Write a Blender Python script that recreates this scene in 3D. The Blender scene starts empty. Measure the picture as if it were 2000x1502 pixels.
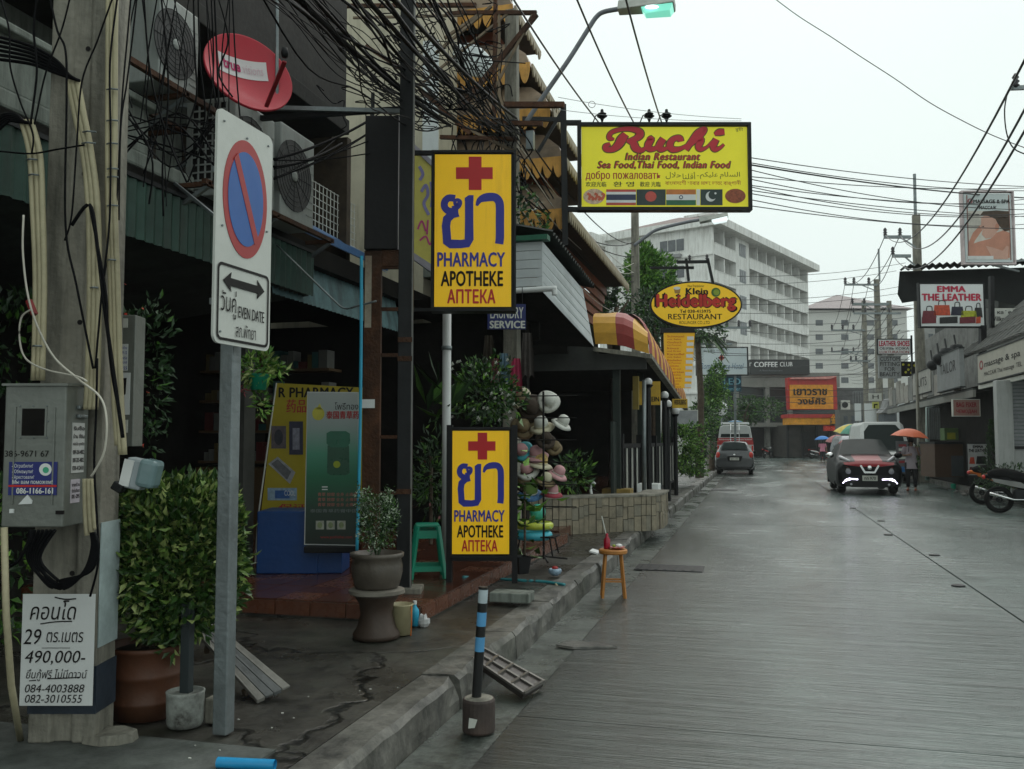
import bpy, math, random
from mathutils import Vector, Matrix
R=math.radians; rnd=random.Random(11); PI=math.pi
sc=bpy.context.scene; COL=sc.collection
# ---------------- camera, sky, sun, exposure ----------------
FPX=1750.0; YAW=R(15.0964); PITCH=R(3.5967); CAM=Vector((0,0,1.53))
cd=bpy.data.cameras.new('camera'); cam=bpy.data.objects.new('camera',cd); COL.objects.link(cam)
cam.location=CAM; cam.rotation_euler=(R(90)+PITCH,0,YAW); cd.sensor_width=36; cd.lens=FPX/2000*36
cd.clip_start=.05; cd.clip_end=3000; sc.camera=cam
SUN_EL,SUN_AZ=R(50),R(4)
w=bpy.data.worlds.new("World"); sc.world=w; w.use_nodes=True; nt=w.node_tree; N=nt.nodes; Lk=nt.links
bg=N['Background']; bg.inputs['Strength'].default_value=.1
sky=N.new('ShaderNodeTexSky'); sky.sky_type='NISHITA'; sky.sun_disc=False; sky.sun_elevation=SUN_EL; sky.sun_rotation=SUN_AZ
sky.air_density=1; sky.dust_density=6
hs=N.new('ShaderNodeHueSaturation'); hs.inputs['Saturation'].default_value=.2
mx=N.new('ShaderNodeMix'); mx.data_type='RGBA'; mx.inputs[0].default_value=.9   # thick even rain cloud over the clear sky
tc=N.new('ShaderNodeTexCoord'); nz=N.new('ShaderNodeTexNoise'); nz.inputs['Scale'].default_value=1.6; nz.inputs['Detail'].default_value=3
cr=N.new('ShaderNodeMix'); cr.data_type='RGBA'; cr.inputs[6].default_value=(8.6,9.8,9.45,1); cr.inputs[7].default_value=(9.3,10.4,10.05,1)
Lk.new(tc.outputs['Generated'],nz.inputs['Vector']); Lk.new(nz.outputs['Fac'],cr.inputs[0])
Lk.new(sky.outputs[0],hs.inputs['Color']); Lk.new(hs.outputs[0],mx.inputs[6]); Lk.new(cr.outputs[2],mx.inputs[7]); Lk.new(mx.outputs[2],bg.inputs['Color'])
sd=bpy.data.lights.new('sun','SUN'); sd.energy=1.2; sd.angle=R(50); sd.color=(1,.97,.93)
so=bpy.data.objects.new('sun',sd); COL.objects.link(so)
sdir=Vector((math.sin(SUN_AZ)*math.cos(SUN_EL),math.cos(SUN_AZ)*math.cos(SUN_EL),math.sin(SUN_EL)))
so.rotation_euler=sdir.to_track_quat('Z','Y').to_euler()
vs=sc.view_settings; vs.view_transform='Standard'; vs.look='None'; vs.exposure=0; vs.gamma=1; vs.use_curve_mapping=False
sc.render.engine='CYCLES'; sc.cycles.max_bounces=6; sc.cycles.diffuse_bounces=3; sc.cycles.glossy_bounces=3; sc.cycles.use_denoising=True

# ---------------- photo geometry: pixel of the photograph -> point of the place ----------------
fw=Vector((-math.sin(YAW)*math.cos(PITCH),math.cos(YAW)*math.cos(PITCH),math.sin(PITCH)))
rt=Vector((math.cos(YAW),math.sin(YAW),0)); upv=rt.cross(fw)
def ray(u,v): return fw*FPX+rt*(u-1000)+upv*(751-v)
def at(u,v,Y): d=ray(u,v); return CAM+d*(Y/d.y)
def atx(u,v,X): d=ray(u,v); return CAM+d*(X/d.x)
def atz(u,v,z=0): d=ray(u,v); return CAM+d*((z-CAM.z)/d.z)

# ---------------- helpers ----------------
def V(*a): return Vector(a[0]) if len(a)==1 else Vector(a)
class MB:
    def __init__(s): s.v=[];s.f=[];s.m=[]
    def add(s,vs,fs,mi=0):
        b=len(s.v); s.v+=[V(p) for p in vs]; s.f+=[tuple(b+i for i in f) for f in fs]; s.m+=[mi]*len(fs); return s
    def bb(s,x0,y0,z0,x1,y1,z1,mi=0):
        return s.add([(x0,y0,z0),(x1,y0,z0),(x1,y1,z0),(x0,y1,z0),(x0,y0,z1),(x1,y0,z1),(x1,y1,z1),(x0,y1,z1)],
            [(0,3,2,1),(4,5,6,7),(0,1,5,4),(1,2,6,5),(2,3,7,6),(3,0,4,7)],mi)
    def box(s,c,sz,mi=0,M=None):
        t=MB().bb(-sz[0]/2,-sz[1]/2,-sz[2]/2,sz[0]/2,sz[1]/2,sz[2]/2)
        if M is not None: t.xf(M)
        return s.add([p+V(c) for p in t.v],t.f,mi)
    def bar(s,a,b,wd,ht=None,mi=0):          # square bar from a to b
        a=V(a);b=V(b);d=b-a; q=d.to_track_quat('Z','Y').to_matrix(); ht=ht or wd
        x=q@V(wd/2,0,0); y=q@V(0,ht/2,0)
        return s.add([a-x-y,a+x-y,a+x+y,a-x+y,b-x-y,b+x-y,b+x+y,b-x+y],[(0,3,2,1),(4,5,6,7),(0,1,5,4),(1,2,6,5),(2,3,7,6),(3,0,4,7)],mi)
    def tube(s,pts,r,n=8,mi=0,cap=True):
        pts=[V(p) for p in pts]; rs=r if isinstance(r,(list,tuple)) else [r]*len(pts); L=len(pts); vs=[];fs=[]
        ref=None
        for i,p in enumerate(pts):
            d=(pts[min(i+1,L-1)]-pts[max(i-1,0)]).normalized()
            if ref is None: ref=V(1,0,0) if abs(d.x)<.8 else V(0,0,1)
            a=d.cross(ref); 
            if a.length<1e-5: a=d.cross(V(0,1,0.3))
            a.normalize(); b=d.cross(a).normalized(); ref=-b if False else ref
            for k in range(n):
                t=2*PI*k/n; vs.append(p+(a*math.cos(t)+b*math.sin(t))*rs[i])
        for i in range(L-1):
            for k in range(n): k2=(k+1)%n; fs.append((i*n+k,i*n+k2,(i+1)*n+k2,(i+1)*n+k))
        if cap: fs.append(tuple(range(n))[::-1]); fs.append(tuple((L-1)*n+k for k in range(n)))
        return s.add(vs,fs,mi)
    def lathe(s,prof,c=(0,0,0),n=20,mi=0,sx=1,sy=1,wob=0):
        c=V(c);vs=[];fs=[]
        for i,(r,z) in enumerate(prof):
            for k in range(n):
                t=2*PI*k/n; rr=r*(1+wob*math.sin(3*t+i)); vs.append(c+V(rr*math.cos(t)*sx,rr*math.sin(t)*sy,z))
        for i in range(len(prof)-1):
            for k in range(n): k2=(k+1)%n; fs.append((i*n+k,i*n+k2,(i+1)*n+k2,(i+1)*n+k))
        if prof[0][0]>1e-4: fs.append(tuple(range(n))[::-1])
        if prof[-1][0]>1e-4: fs.append(tuple((len(prof)-1)*n+k for k in range(n)))
        return s.add(vs,fs,mi)
    def ball(s,c,r,n=12,mi=0):
        if not isinstance(r,(tuple,list)): r=(r,r,r)
        h=n//2; prof=[(max(1e-5,math.sin(PI*i/h)),-math.cos(PI*i/h)) for i in range(h+1)]
        t=MB().lathe(prof,n=n); return s.add([V(p.x*r[0],p.y*r[1],p.z*r[2])+V(c) for p in t.v],t.f,mi)
    def prism(s,poly,y0,y1,mi=0):            # poly of (x,z), from y0 (front) to y1
        n=len(poly); vs=[(x,y0,z) for x,z in poly]+[(x,y1,z) for x,z in poly]
        return s.add(vs,[tuple(range(n)),tuple(range(n,2*n))[::-1]]+[(i,i+n,(i+1)%n+n,(i+1)%n) for i in range(n)],mi)
    def quad(s,a,b,c,d,mi=0): return s.add([a,b,c,d],[(0,1,2,3)],mi)
    def torus(s,c,Rr,r,axis='y',n=24,m=8,mi=0):
        vs=[];fs=[]
        for i in range(n):
            a=2*PI*i/n
            for j in range(m):
                b=2*PI*j/m; q=Rr+r*math.cos(b); p=(q*math.cos(a),q*math.sin(a),r*math.sin(b))
                vs.append({'z':p,'y':(p[0],p[2],p[1]),'x':(p[2],p[0],p[1])}[axis])
        for i in range(n):
            for j in range(m): i2=(i+1)%n;j2=(j+1)%m; fs.append((i*m+j,i2*m+j,i2*m+j2,i*m+j2))
        return s.add([V(c)+V(p) for p in vs],fs,mi)
    def xf(s,M): s.v=[M@p for p in s.v]; return s
    def mesh(s,name,mats,smooth=False):
        me=bpy.data.meshes.new(name); me.from_pydata([tuple(p) for p in s.v],[],s.f)
        for m in (mats if isinstance(mats,(list,tuple)) else [mats]): me.materials.append(m)
        me.polygons.foreach_set('material_index',s.m)
        if smooth: me.polygons.foreach_set('use_smooth',[True]*len(s.f))
        me.validate(); me.update(); return me
    def build(s,name,mats,parent=None,smooth=False,bevel=0,label=None,loc=None):
        o=bpy.data.objects.new(name,s.mesh(name,mats,smooth)); COL.objects.link(o)
        if parent: o.parent=parent
        if loc: o.location=loc
        if bevel:
            b=o.modifiers.new('bevel','BEVEL'); b.width=bevel; b.segments=2; b.limit_method='ANGLE'
        if smooth=='auto' : pass
        if label: o['label']=label
        return o
def tag(o,label,cat,group=None,kind=None):
    if label: o['label']=label
    if cat: o['category']=cat
    if group: o['group']=group
    if kind: o['kind']=kind
    return o
def thing(name,label,cat,loc=(0,0,0),rz=0,group=None,rot=None):
    o=bpy.data.objects.new(name,None); COL.objects.link(o); o.location=loc; o.rotation_euler=rot or (0,0,rz); o.empty_display_size=.1
    return tag(o,label,cat,group)
def struct(o): o['kind']='structure'; return o
def copy_of(mesh_obj,name,parent,loc,rot=(0,0,0),scale=(1,1,1)):
    c=bpy.data.objects.new(name,mesh_obj.data if hasattr(mesh_obj,'data') else mesh_obj); COL.objects.link(c); c.parent=parent; c.location=loc; c.rotation_euler=rot; c.scale=scale; return c
def copy_tree(o,parent=None,loc=None,rz=None,label=None):
    c=o.copy(); COL.objects.link(c)
    if parent: c.parent=parent
    if loc is not None: c.location=loc
    if rz is not None: c.rotation_euler=(0,0,rz)
    if label: c['label']=label
    for ch in list(o.children): copy_tree(ch,c)
    return c
# ---------------- materials ----------------
def M(name,col,rough=.65,metal=0,var=.25,scale=3,bump=.15,dirt=None,damt=.5,dscale=1.2,emit=0,ecol=None,streak=False,coat=0,trans=0,ior=1.45,spec=.5,bscale=None):
    m=bpy.data.materials.new(name); m.use_nodes=True; t=m.node_tree; n=t.nodes; l=t.links; b=n['Principled BSDF']
    b.inputs['Roughness'].default_value=rough; b.inputs['Metallic'].default_value=metal; b.inputs['IOR'].default_value=ior
    b.inputs['Specular IOR Level'].default_value=spec
    if coat: b.inputs['Coat Weight'].default_value=coat; b.inputs['Coat Roughness'].default_value=.06
    if trans: b.inputs['Transmission Weight'].default_value=trans
    tcn=n.new('ShaderNodeTexCoord'); no=n.new('ShaderNodeTexNoise'); no.inputs['Scale'].default_value=scale; no.inputs['Detail'].default_value=6; no.inputs['Roughness'].default_value=.65
    l.new(tcn.outputs['Object'],no.inputs['Vector'])
    mix=n.new('ShaderNodeMix'); mix.data_type='RGBA'; c=V(*col[:3])
    mix.inputs[6].default_value=tuple(max(0,x*(1-var)) for x in c)+(1,); mix.inputs[7].default_value=tuple(min(1,x*(1+var)) for x in c)+(1,)
    cr=n.new('ShaderNodeMapRange'); cr.inputs[1].default_value=.3; cr.inputs[2].default_value=.7; l.new(no.outputs['Fac'],cr.inputs[0]); l.new(cr.outputs[0],mix.inputs[0])
    out=mix.outputs[2]
    if dirt:
        n2=n.new('ShaderNodeTexNoise'); n2.inputs['Scale'].default_value=dscale; n2.inputs['Detail'].default_value=8; n2.inputs['Roughness'].default_value=.7
        if streak:
            mp=n.new('ShaderNodeMapping'); mp.inputs['Scale'].default_value=(6,6,.7); l.new(tcn.outputs['Object'],mp.inputs[0]); l.new(mp.outputs[0],n2.inputs['Vector'])
        else: l.new(tcn.outputs['Object'],n2.inputs['Vector'])
        r2=n.new('ShaderNodeMapRange'); r2.inputs[1].default_value=.62-.3*damt; r2.inputs[2].default_value=.8-.2*damt; l.new(n2.outputs['Fac'],r2.inputs[0])
        mm=n.new('ShaderNodeMath'); mm.operation='MULTIPLY'; mm.inputs[1].default_value=min(1,damt*1.4); l.new(r2.outputs[0],mm.inputs[0])
        m2=n.new('ShaderNodeMix'); m2.data_type='RGBA'; m2.inputs[7].default_value=tuple(dirt)+(1,); l.new(out,m2.inputs[6]); l.new(mm.outputs[0],m2.inputs[0]); out=m2.outputs[2]
    l.new(out,b.inputs['Base Color'])
    if bump:
        nb=n.new('ShaderNodeTexNoise'); nb.inputs['Scale'].default_value=bscale or scale*6; nb.inputs['Detail'].default_value=5; l.new(tcn.outputs['Object'],nb.inputs['Vector'])
        bp=n.new('ShaderNodeBump'); bp.inputs['Strength'].default_value=bump; bp.inputs['Distance'].default_value=.02; l.new(nb.outputs['Fac'],bp.inputs['Height']); l.new(bp.outputs[0],b.inputs['Normal'])
        rr=n.new('ShaderNodeMapRange'); rr.inputs[3].default_value=max(.03,rough-.12); rr.inputs[4].default_value=min(1,rough+.12); l.new(nb.outputs['Fac'],rr.inputs[0]); l.new(rr.outputs[0],b.inputs['Roughness'])
    if emit:
        b.inputs['Emission Color'].default_value=tuple(ecol or col)+(1,); b.inputs['Emission Strength'].default_value=emit
    return m
black=M('black_paint',(.007,.007,.008),.5,spec=.3); dark=M('dark_metal',(.011,.012,.013),.55,var=.4,spec=.3); blackcable=M('cable_black',(.004,.004,.005),.65,bump=0,spec=.12)
conc=M('pole_concrete',(.24,.225,.185),.8,var=.25,dirt=(.045,.045,.036),damt=.6,streak=True,scale=5,bump=.4)
conc2=M('wall_concrete',(.2,.22,.195),.85,var=.25,dirt=(.04,.045,.035),damt=.6,scale=2,dscale=1.5,bump=.4,streak=True)
white=M('white_paint',(.72,.73,.72),.55,var=.06,dirt=(.3,.3,.28),damt=.25,bump=.05); offw=M('offwhite',(.6,.6,.55),.6,var=.1,dirt=(.25,.24,.2),damt=.35)
steel=M('galvanised',(.2,.225,.23),.42,metal=.6,var=.25,scale=7,dirt=(.12,.12,.11),damt=.4)
rust=M('rust',(.075,.032,.016),.8,var=.6,scale=6,dirt=(.02,.014,.01),damt=.6,bump=.5,spec=.3)
pvc=M('pvc_cream',(.44,.39,.25),.5,var=.12,dirt=(.14,.12,.08),damt=.5,scale=8); cyan=M('pipe_cyan',(.03,.36,.55),.4,var=.1,dirt=(.05,.12,.15),damt=.25)
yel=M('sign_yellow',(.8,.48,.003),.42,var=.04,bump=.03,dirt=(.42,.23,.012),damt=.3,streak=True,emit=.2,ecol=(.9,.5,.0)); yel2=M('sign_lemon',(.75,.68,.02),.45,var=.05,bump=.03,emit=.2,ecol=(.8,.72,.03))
red=M('paint_red',(.5,.012,.012),.45,var=.1,bump=.03); blue=M('paint_blue',(.012,.02,.28),.45,var=.1,bump=.03); ink=M('ink_black',(.008,.006,.006),.55,var=.1,bump=0,spec=.25)
glassd=M('glass_dark',(.01,.012,.013),.06,var=0,bump=0,spec=.8); chrome=M('chrome',(.7,.7,.7),.15,metal=1,var=0,bump=0)
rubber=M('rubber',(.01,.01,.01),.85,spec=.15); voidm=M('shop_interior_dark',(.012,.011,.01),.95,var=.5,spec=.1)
leafA=M('leaf_green',(.055,.135,.022),.45,var=.4,scale=9,bump=.1,spec=.3); leafB=M('leaf_light',(.15,.29,.045),.45,var=.4,scale=9,bump=.1,spec=.3); leafC=M('leaf_dark',(.018,.05,.014),.42,var=.4,scale=6,bump=.1)
leafV=M('leaf_cream_edge',(.32,.38,.13),.4,var=.3,scale=9); flow=M('petal_white',(.75,.75,.7),.6,bump=0); bark=M('bark',(.09,.065,.045),.9,var=.4,bump=.6,scale=8)
orange=M('orange_plastic',(.55,.13,.01),.4); tealp=M('green_plastic',(.01,.28,.17),.35,var=.1,bump=0)

# ---------------- lettering and flat print ----------------
TXT={}
def text_mesh(s,bold=0,shear=0,space=1):
    k=(s,bold,shear,space)
    if k in TXT: return TXT[k]
    c=bpy.data.curves.new('lettering','FONT'); c.body=s; c.offset=bold; c.shear=shear; c.space_character=space; c.resolution_u=3
    o=bpy.data.objects.new('lettering',c); me=bpy.data.meshes.new_from_object(o)
    vs=[v.co.copy() for v in me.vertices]; fs=[tuple(p.vertices) for p in me.polygons]
    bpy.data.objects.remove(o); bpy.data.curves.remove(c); bpy.data.meshes.remove(me)
    TXT[k]=(vs,fs); return TXT[k]
def text(s,x0,z0,x1,z1,mat,parent,y=-.004,bold=0,shear=0,space=1,name='lettering',keep=False):
    vs,fs=text_mesh(s,0,shear,space+(bold*1.2 if bold>.01 else 0))
    if not vs: return None
    ax=min(v.x for v in vs);bx=max(v.x for v in vs);ay=min(v.y for v in vs);by=max(v.y for v in vs)
    kx=(x1-x0)/(bx-ax);ky=(z1-z0)/(by-ay)
    mb=MB(); sh=[(0,0)]
    if bold>.012: q=bold*1.15; sh=[(-q,0),(q,0),(0,q*.6),(0,-q*.6),(q/2,0),(-q/2,0)][:6 if bold>.025 else 2]
    for i,(dx,dz) in enumerate(sh): mb.add([(x0+(v.x+dx-ax)*kx,y-.0004*i,z0+(v.y+dz-ay)*ky) for v in vs],fs)
    return mb.build(name,mat,parent)
def spline(pts,sub=6):
    P=[V(*p) if len(p)==3 else V(p[0],p[1],0) for p in pts]; out=[]
    for i in range(len(P)-1):
        a,b,c,d=P[max(i-1,0)],P[i],P[i+1],P[min(i+2,len(P)-1)]
        for k in range(sub):
            t=k/sub; out.append(.5*((2*b)+(c-a)*t+(2*a-5*b+4*c-d)*t*t+(3*b-3*c+d-a)*t**3))
    out.append(P[-1]); return out
def stroke(mb,pts,wd,y=-.004,smooth=True,sub=6,mi=0):   # pts (x,z) or (x,z,width factor)
    P=[(p[0],p[1],p[2] if len(p)>2 else 1) for p in pts]
    Q=spline(P,sub) if smooth else [V(*p) for p in P]
    vs=[]
    for i,q in enumerate(Q):
        a=Q[max(i-1,0)];b=Q[min(i+1,len(Q)-1)]; d=V(b.x-a.x,b.y-a.y); 
        if d.length<1e-9: d=V((1,0))
        d.normalize(); nx,nz=-d.y,d.x; h=wd*max(q.z,.02)/2
        if not smooth and 0<i<len(Q)-1:
            d1=V((Q[i].x-a.x,Q[i].y-a.y)).normalized(); h=h/max(.5,abs(d1.x*d.x+d1.y*d.y))
        vs+= [(q.x+nx*h,y,q.y+nz*h),(q.x-nx*h,y,q.y-nz*h)]
    n=len(Q); mb.add(vs,[(2*i,2*i+1,2*i+3,2*i+2) for i in range(n-1)],mi)
class Board:
    """upright thing that faces the camera's side of the street; lays its print out by photo pixels"""
    def __init__(s,name,label,cat,u0,v0,u1,v1,Y,group=None,turn=0,parent=None):
        s.uc,s.vc=(u0+u1)/2,(v0+v1)/2; c=at(s.uc,s.vc,Y); s.c=c; rz=YAW+turn; s.s=(c-CAM).dot(fw)/FPX
        s.n=V(math.sin(rz),-math.cos(rz),0); s.x=V(math.cos(rz),math.sin(rz),0); s.b=(u0,v0,u1,v1)
        s.e=thing(name,label,cat,c,rz,group); s.w=s.p(u1,s.vc)[0]-s.p(u0,s.vc)[0]; s.h=s.p(s.uc,v0)[1]-s.p(s.uc,v1)[1]
    def p(s,u,v,dy=0):
        d=ray(u,v); q=CAM+d*((s.c-s.n*dy-CAM).dot(s.n)/d.dot(s.n)); return ((q-s.c).dot(s.x),q.z-s.c.z)
    def pp(s,u,v,dy=0): a=s.p(u,v,dy); return V(a[0],dy,a[1])
    def rc(s,u0,v0,u1,v1): um,vm=(u0+u1)/2,(v0+v1)/2; return s.p(u0,vm)[0],s.p(um,v1)[1],s.p(u1,vm)[0],s.p(um,v0)[1]
    def rect(s,name,mat,u0,v0,u1,v1,y0=-.004,y1=0,bevel=0,label=None):
        a=s.rc(u0,v0,u1,v1); return MB().bb(a[0],y0,a[1],a[2],y1,a[3]).build(name,mat,s.e,bevel=bevel,label=label)
    def frame(s,mat,th,y0=-.02,y1=.06,name='frame',b=None):
        q=s.rc(*(b or s.b)); a=q[:2];c=q[2:]; m=MB()
        m.bb(a[0]-th,y0,a[1]-th,c[0]+th,y1,a[1]); m.bb(a[0]-th,y0,c[1],c[0]+th,y1,c[1]+th); m.bb(a[0]-th,y0,a[1],a[0],y1,c[1]); m.bb(c[0],y0,a[1],c[0]+th,y1,c[1])
        return m.build(name,mat,s.e)
    def text(s,t,u0,v0,u1,v1,mat,y=-.006,**k):
        q=s.rc(u0,v0,u1,v1); return text(t,q[0],q[1],q[2],q[3],mat,s.e,y=y,**k)
    def stroke(s,mb,pts,wpx,y=-.006,**k): stroke(mb,[s.p(p[0],p[1])+((p[2],) if len(p)>2 else ()) for p in pts],wpx*s.s,y=y,**k)
    def poly(s,name,mat,pts,y0=-.006,y1=-.002):
        return MB().prism([s.p(*p) for p in pts],y0,y1).build(name,mat,s.e)
    def ell(s,name,mat,u,v,ru,rv,y0=-.006,y1=-.002,n=40):
        return s.poly(name,mat,[(u+ru*math.cos(2*PI*i/n),v-rv*math.sin(2*PI*i/n)) for i in range(n)],y0,y1)
# ---------------- foliage ----------------
def leaf_mb(L,W,fold=.25,mi=0,mb=None,o=V(0,0,0),d=V(0,0,1),s=None):
    mb=mb or MB(); d=d.normalized(); s=(s or d.cross(V(.3,.5,.8))).normalized(); n=d.cross(s)
    mb.add([o,o+d*L*.45+s*W/2+n*W*fold,o+d*L-n*W*fold*.6,o+d*L*.45-s*W/2+n*W*fold,o+d*L*.5],[(0,1,4),(1,2,4),(0,4,3),(4,2,3)],mi); return mb
def leaf_cloud(mb,c,rad,n,L,W,mats=(0,1,2),wts=(5,3,2),shell=.55,up=.2,lump=.25,rg=None,camside=False):
    rg=rg or rnd; c=V(c); ph=[rg.uniform(0,6.3) for _ in range(6)]
    for i in range(n):
        while 1:
            d=V(rg.gauss(0,1),rg.gauss(0,1),rg.gauss(0,1)).normalized()
            if not camside or d.dot((CAM-c).normalized())>-.35: break
        k=1+lump*(math.sin(3*d.x+ph[0])*math.sin(4*d.y+ph[1])+math.sin(5*d.z+ph[2])*.6)
        r=(shell+(1-shell)*rg.random()**.6)*k
        p=c+V(d.x*rad[0],d.y*rad[1],d.z*rad[2])*r
        dd=(d+V(rg.gauss(0,.6),rg.gauss(0,.6),rg.gauss(0,.6)+up)).normalized()
        leaf_mb(L*rg.uniform(.6,1.25),W*rg.uniform(.7,1.2),.25,rg.choices(mats,(tuple(wts)+(1,)*9)[:len(mats)])[0],mb,p,dd,dd.cross(V(rg.gauss(0,1),rg.gauss(0,1),rg.gauss(0,1))))
    return mb
def cable(pts,r=.006,n=5,sub=7): 
    return MB().tube(spline(pts,sub),r,n)
def sag(a,b,s,k=9):
    a=V(a);b=V(b); return [a.lerp(b,i/(k-1))-V(0,0,4*s*(i/(k-1))*(1-i/(k-1))) for i in range(k)]
# ======================= GROUND, ROAD, PAVEMENTS =======================
def road_mat():
    m=bpy.data.materials.new('wet_concrete_road'); m.use_nodes=True; t=m.node_tree;n=t.nodes;l=t.links;b=n['Principled BSDF']
    g=n.new('ShaderNodeNewGeometry'); 
    def noise(sc_,scale,det=6,ro=.6):
        mp=n.new('ShaderNodeMapping'); mp.inputs['Scale'].default_value=sc_; l.new(g.outputs['Position'],mp.inputs[0])
        x=n.new('ShaderNodeTexNoise'); x.inputs['Scale'].default_value=scale; x.inputs['Detail'].default_value=det; x.inputs['Roughness'].default_value=ro; l.new(mp.outputs[0],x.inputs['Vector']); return x
    big=noise((.5,.22,1),1.0,2,.5); streak=noise((.75,7,1),1.3,5,.68); fine=noise((1.0,42,1),1.6,3,.7); grit=noise((1,1,1),90,3); wetn=noise((.9,.3,1),.8,2,.5)
    def mr(src,a,b_,c_=0,d=1):
        r=n.new('ShaderNodeMapRange'); r.inputs[1].default_value=a; r.inputs[2].default_value=b_; r.inputs[3].default_value=c_; r.inputs[4].default_value=d; l.new(src,r.inputs[0]); return r.outputs[0]
    def ma(op,x,y,z=None):
        q=n.new('ShaderNodeMath'); q.operation=op
        for k,v_ in enumerate((x,y,z)):
            if v_ is None: continue
            if isinstance(v_,(int,float)): q.inputs[k].default_value=v_
            else: l.new(v_,q.inputs[k])
        return q.outputs[0]
    st_=ma('ADD',ma('MULTIPLY',mr(streak.outputs['Fac'],.3,.7),.8),ma('MULTIPLY',mr(fine.outputs['Fac'],.32,.68),.2))
    pat=noise((.9,.6,1),2.3,7,.7); f=ma('ADD',ma('MULTIPLY',st_,.4),ma('ADD',ma('MULTIPLY',mr(big.outputs['Fac'],.3,.7),.38),ma('MULTIPLY',mr(pat.outputs['Fac'],.3,.7),.22)))
    c=n.new('ShaderNodeMix'); c.data_type='RGBA'; c.inputs[6].default_value=(.016,.019,.018,1); c.inputs[7].default_value=(.16,.205,.19,1)
    l.new(f,c.inputs[0])
    # darker, faintly warm tone towards the left kerb, its edge broken by noise
    sx=n.new('ShaderNodeSeparateXYZ'); l.new(g.outputs['Position'],sx.inputs[0]); sn=noise((1,.35,1),1.4,5,.6)
    edge=mr(ma('ADD',sx.outputs['X'],ma('MULTIPLY',sn.outputs['Fac'],2.4)),-.3,2.1,.92,0)
    c2=n.new('ShaderNodeMix'); c2.data_type='RGBA'; c2.inputs[7].default_value=(.028,.028,.024,1); l.new(c.outputs[2],c2.inputs[6]); l.new(edge,c2.inputs[0]); l.new(c2.outputs[2],b.inputs['Base Color'])
    l.new(ma('ADD',mr(wetn.outputs['Fac'],.35,.65,.06,.24),ma('MULTIPLY',st_,.1)),b.inputs['Roughness'])
    s2=ma('ADD',ma('ADD',ma('MULTIPLY',fine.outputs['Fac'],.35),ma('MULTIPLY',streak.outputs['Fac'],1.1)),ma('MULTIPLY',grit.outputs['Fac'],.25))
    bp=n.new('ShaderNodeBump'); bp.inputs['Strength'].default_value=.75; bp.inputs['Distance'].default_value=.018; l.new(s2,bp.inputs['Height']); l.new(bp.outputs[0],b.inputs['Normal'])
    return m
def pave_mat(name,c0,c1,rough=(.2,.5),crack=True,cs=.9,moss=(.02,.03,.012)):
    m=bpy.data.materials.new(name); m.use_nodes=True; t=m.node_tree;n=t.nodes;l=t.links;b=n['Principled BSDF']; g=n.new('ShaderNodeNewGeometry')
    no=n.new('ShaderNodeTexNoise'); no.inputs['Scale'].default_value=3.2; no.inputs['Detail'].default_value=11; no.inputs['Roughness'].default_value=.78; l.new(g.outputs['Position'],no.inputs['Vector'])
    cr=n.new('ShaderNodeMapRange'); cr.inputs[1].default_value=.38; cr.inputs[2].default_value=.62; l.new(no.outputs['Fac'],cr.inputs[0])
    c=n.new('ShaderNodeMix'); c.data_type='RGBA'; c.inputs[6].default_value=c0+(1,); c.inputs[7].default_value=c1+(1,); l.new(cr.outputs[0],c.inputs[0]); out=c.outputs[2]
    n3=n.new('ShaderNodeTexNoise'); n3.inputs['Scale'].default_value=1.1; n3.inputs['Detail'].default_value=8; n3.inputs['Roughness'].default_value=.65; l.new(g.outputs['Position'],n3.inputs['Vector'])
    r3=n.new('ShaderNodeMapRange'); r3.inputs[1].default_value=.52; r3.inputs[2].default_value=.72; r3.inputs[4].default_value=.7; l.new(n3.outputs['Fac'],r3.inputs[0])
    c3=n.new('ShaderNodeMix'); c3.data_type='RGBA'; c3.inputs[7].default_value=moss+(1,); l.new(out,c3.inputs[6]); l.new(r3.outputs[0],c3.inputs[0]); out=c3.outputs[2]
    h=no.outputs['Fac']
    if crack:
        w_=n.new('ShaderNodeTexNoise'); w_.inputs['Scale'].default_value=2.2; w_.inputs['Detail'].default_value=6; l.new(g.outputs['Position'],w_.inputs['Vector'])
        ad=n.new('ShaderNodeMix'); ad.data_type='RGBA'; ad.blend_type='ADD'; ad.inputs[0].default_value=.6; l.new(g.outputs['Position'],ad.inputs[6]); l.new(w_.outputs['Color'],ad.inputs[7])
        vo=n.new('ShaderNodeTexVoronoi'); vo.feature='DISTANCE_TO_EDGE'; vo.inputs['Scale'].default_value=cs; l.new(ad.outputs[2],vo.inputs['Vector'])
        r=n.new('ShaderNodeMapRange'); r.inputs[1].default_value=.002; r.inputs[2].default_value=.012; l.new(vo.outputs['Distance'],r.inputs[0])
        c2=n.new('ShaderNodeMix'); c2.data_type='RGBA'; c2.inputs[6].default_value=(.006,.006,.005,1); l.new(out,c2.inputs[7]); l.new(r.outputs[0],c2.inputs[0]); out=c2.outputs[2]
        mh=n.new('ShaderNodeMath'); mh.operation='MULTIPLY'; l.new(no.outputs['Fac'],mh.inputs[0]); l.new(r.outputs[0],mh.inputs[1]); h=mh.outputs[0]
    l.new(out,b.inputs['Base Color'])
    rr=n.new('ShaderNodeMapRange'); rr.inputs[1].default_value=.4; rr.inputs[2].default_value=.6; rr.inputs[3].default_value=rough[0]; rr.inputs[4].default_value=rough[1]; l.new(n3.outputs['Fac'],rr.inputs[0]); l.new(rr.outputs[0],b.inputs['Roughness'])
    bp=n.new('ShaderNodeBump'); bp.inputs['Strength'].default_value=.55; bp.inputs['Distance'].default_value=.025; l.new(h,bp.inputs['Height']); l.new(bp.outputs[0],b.inputs['Normal'])
    return m
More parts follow.
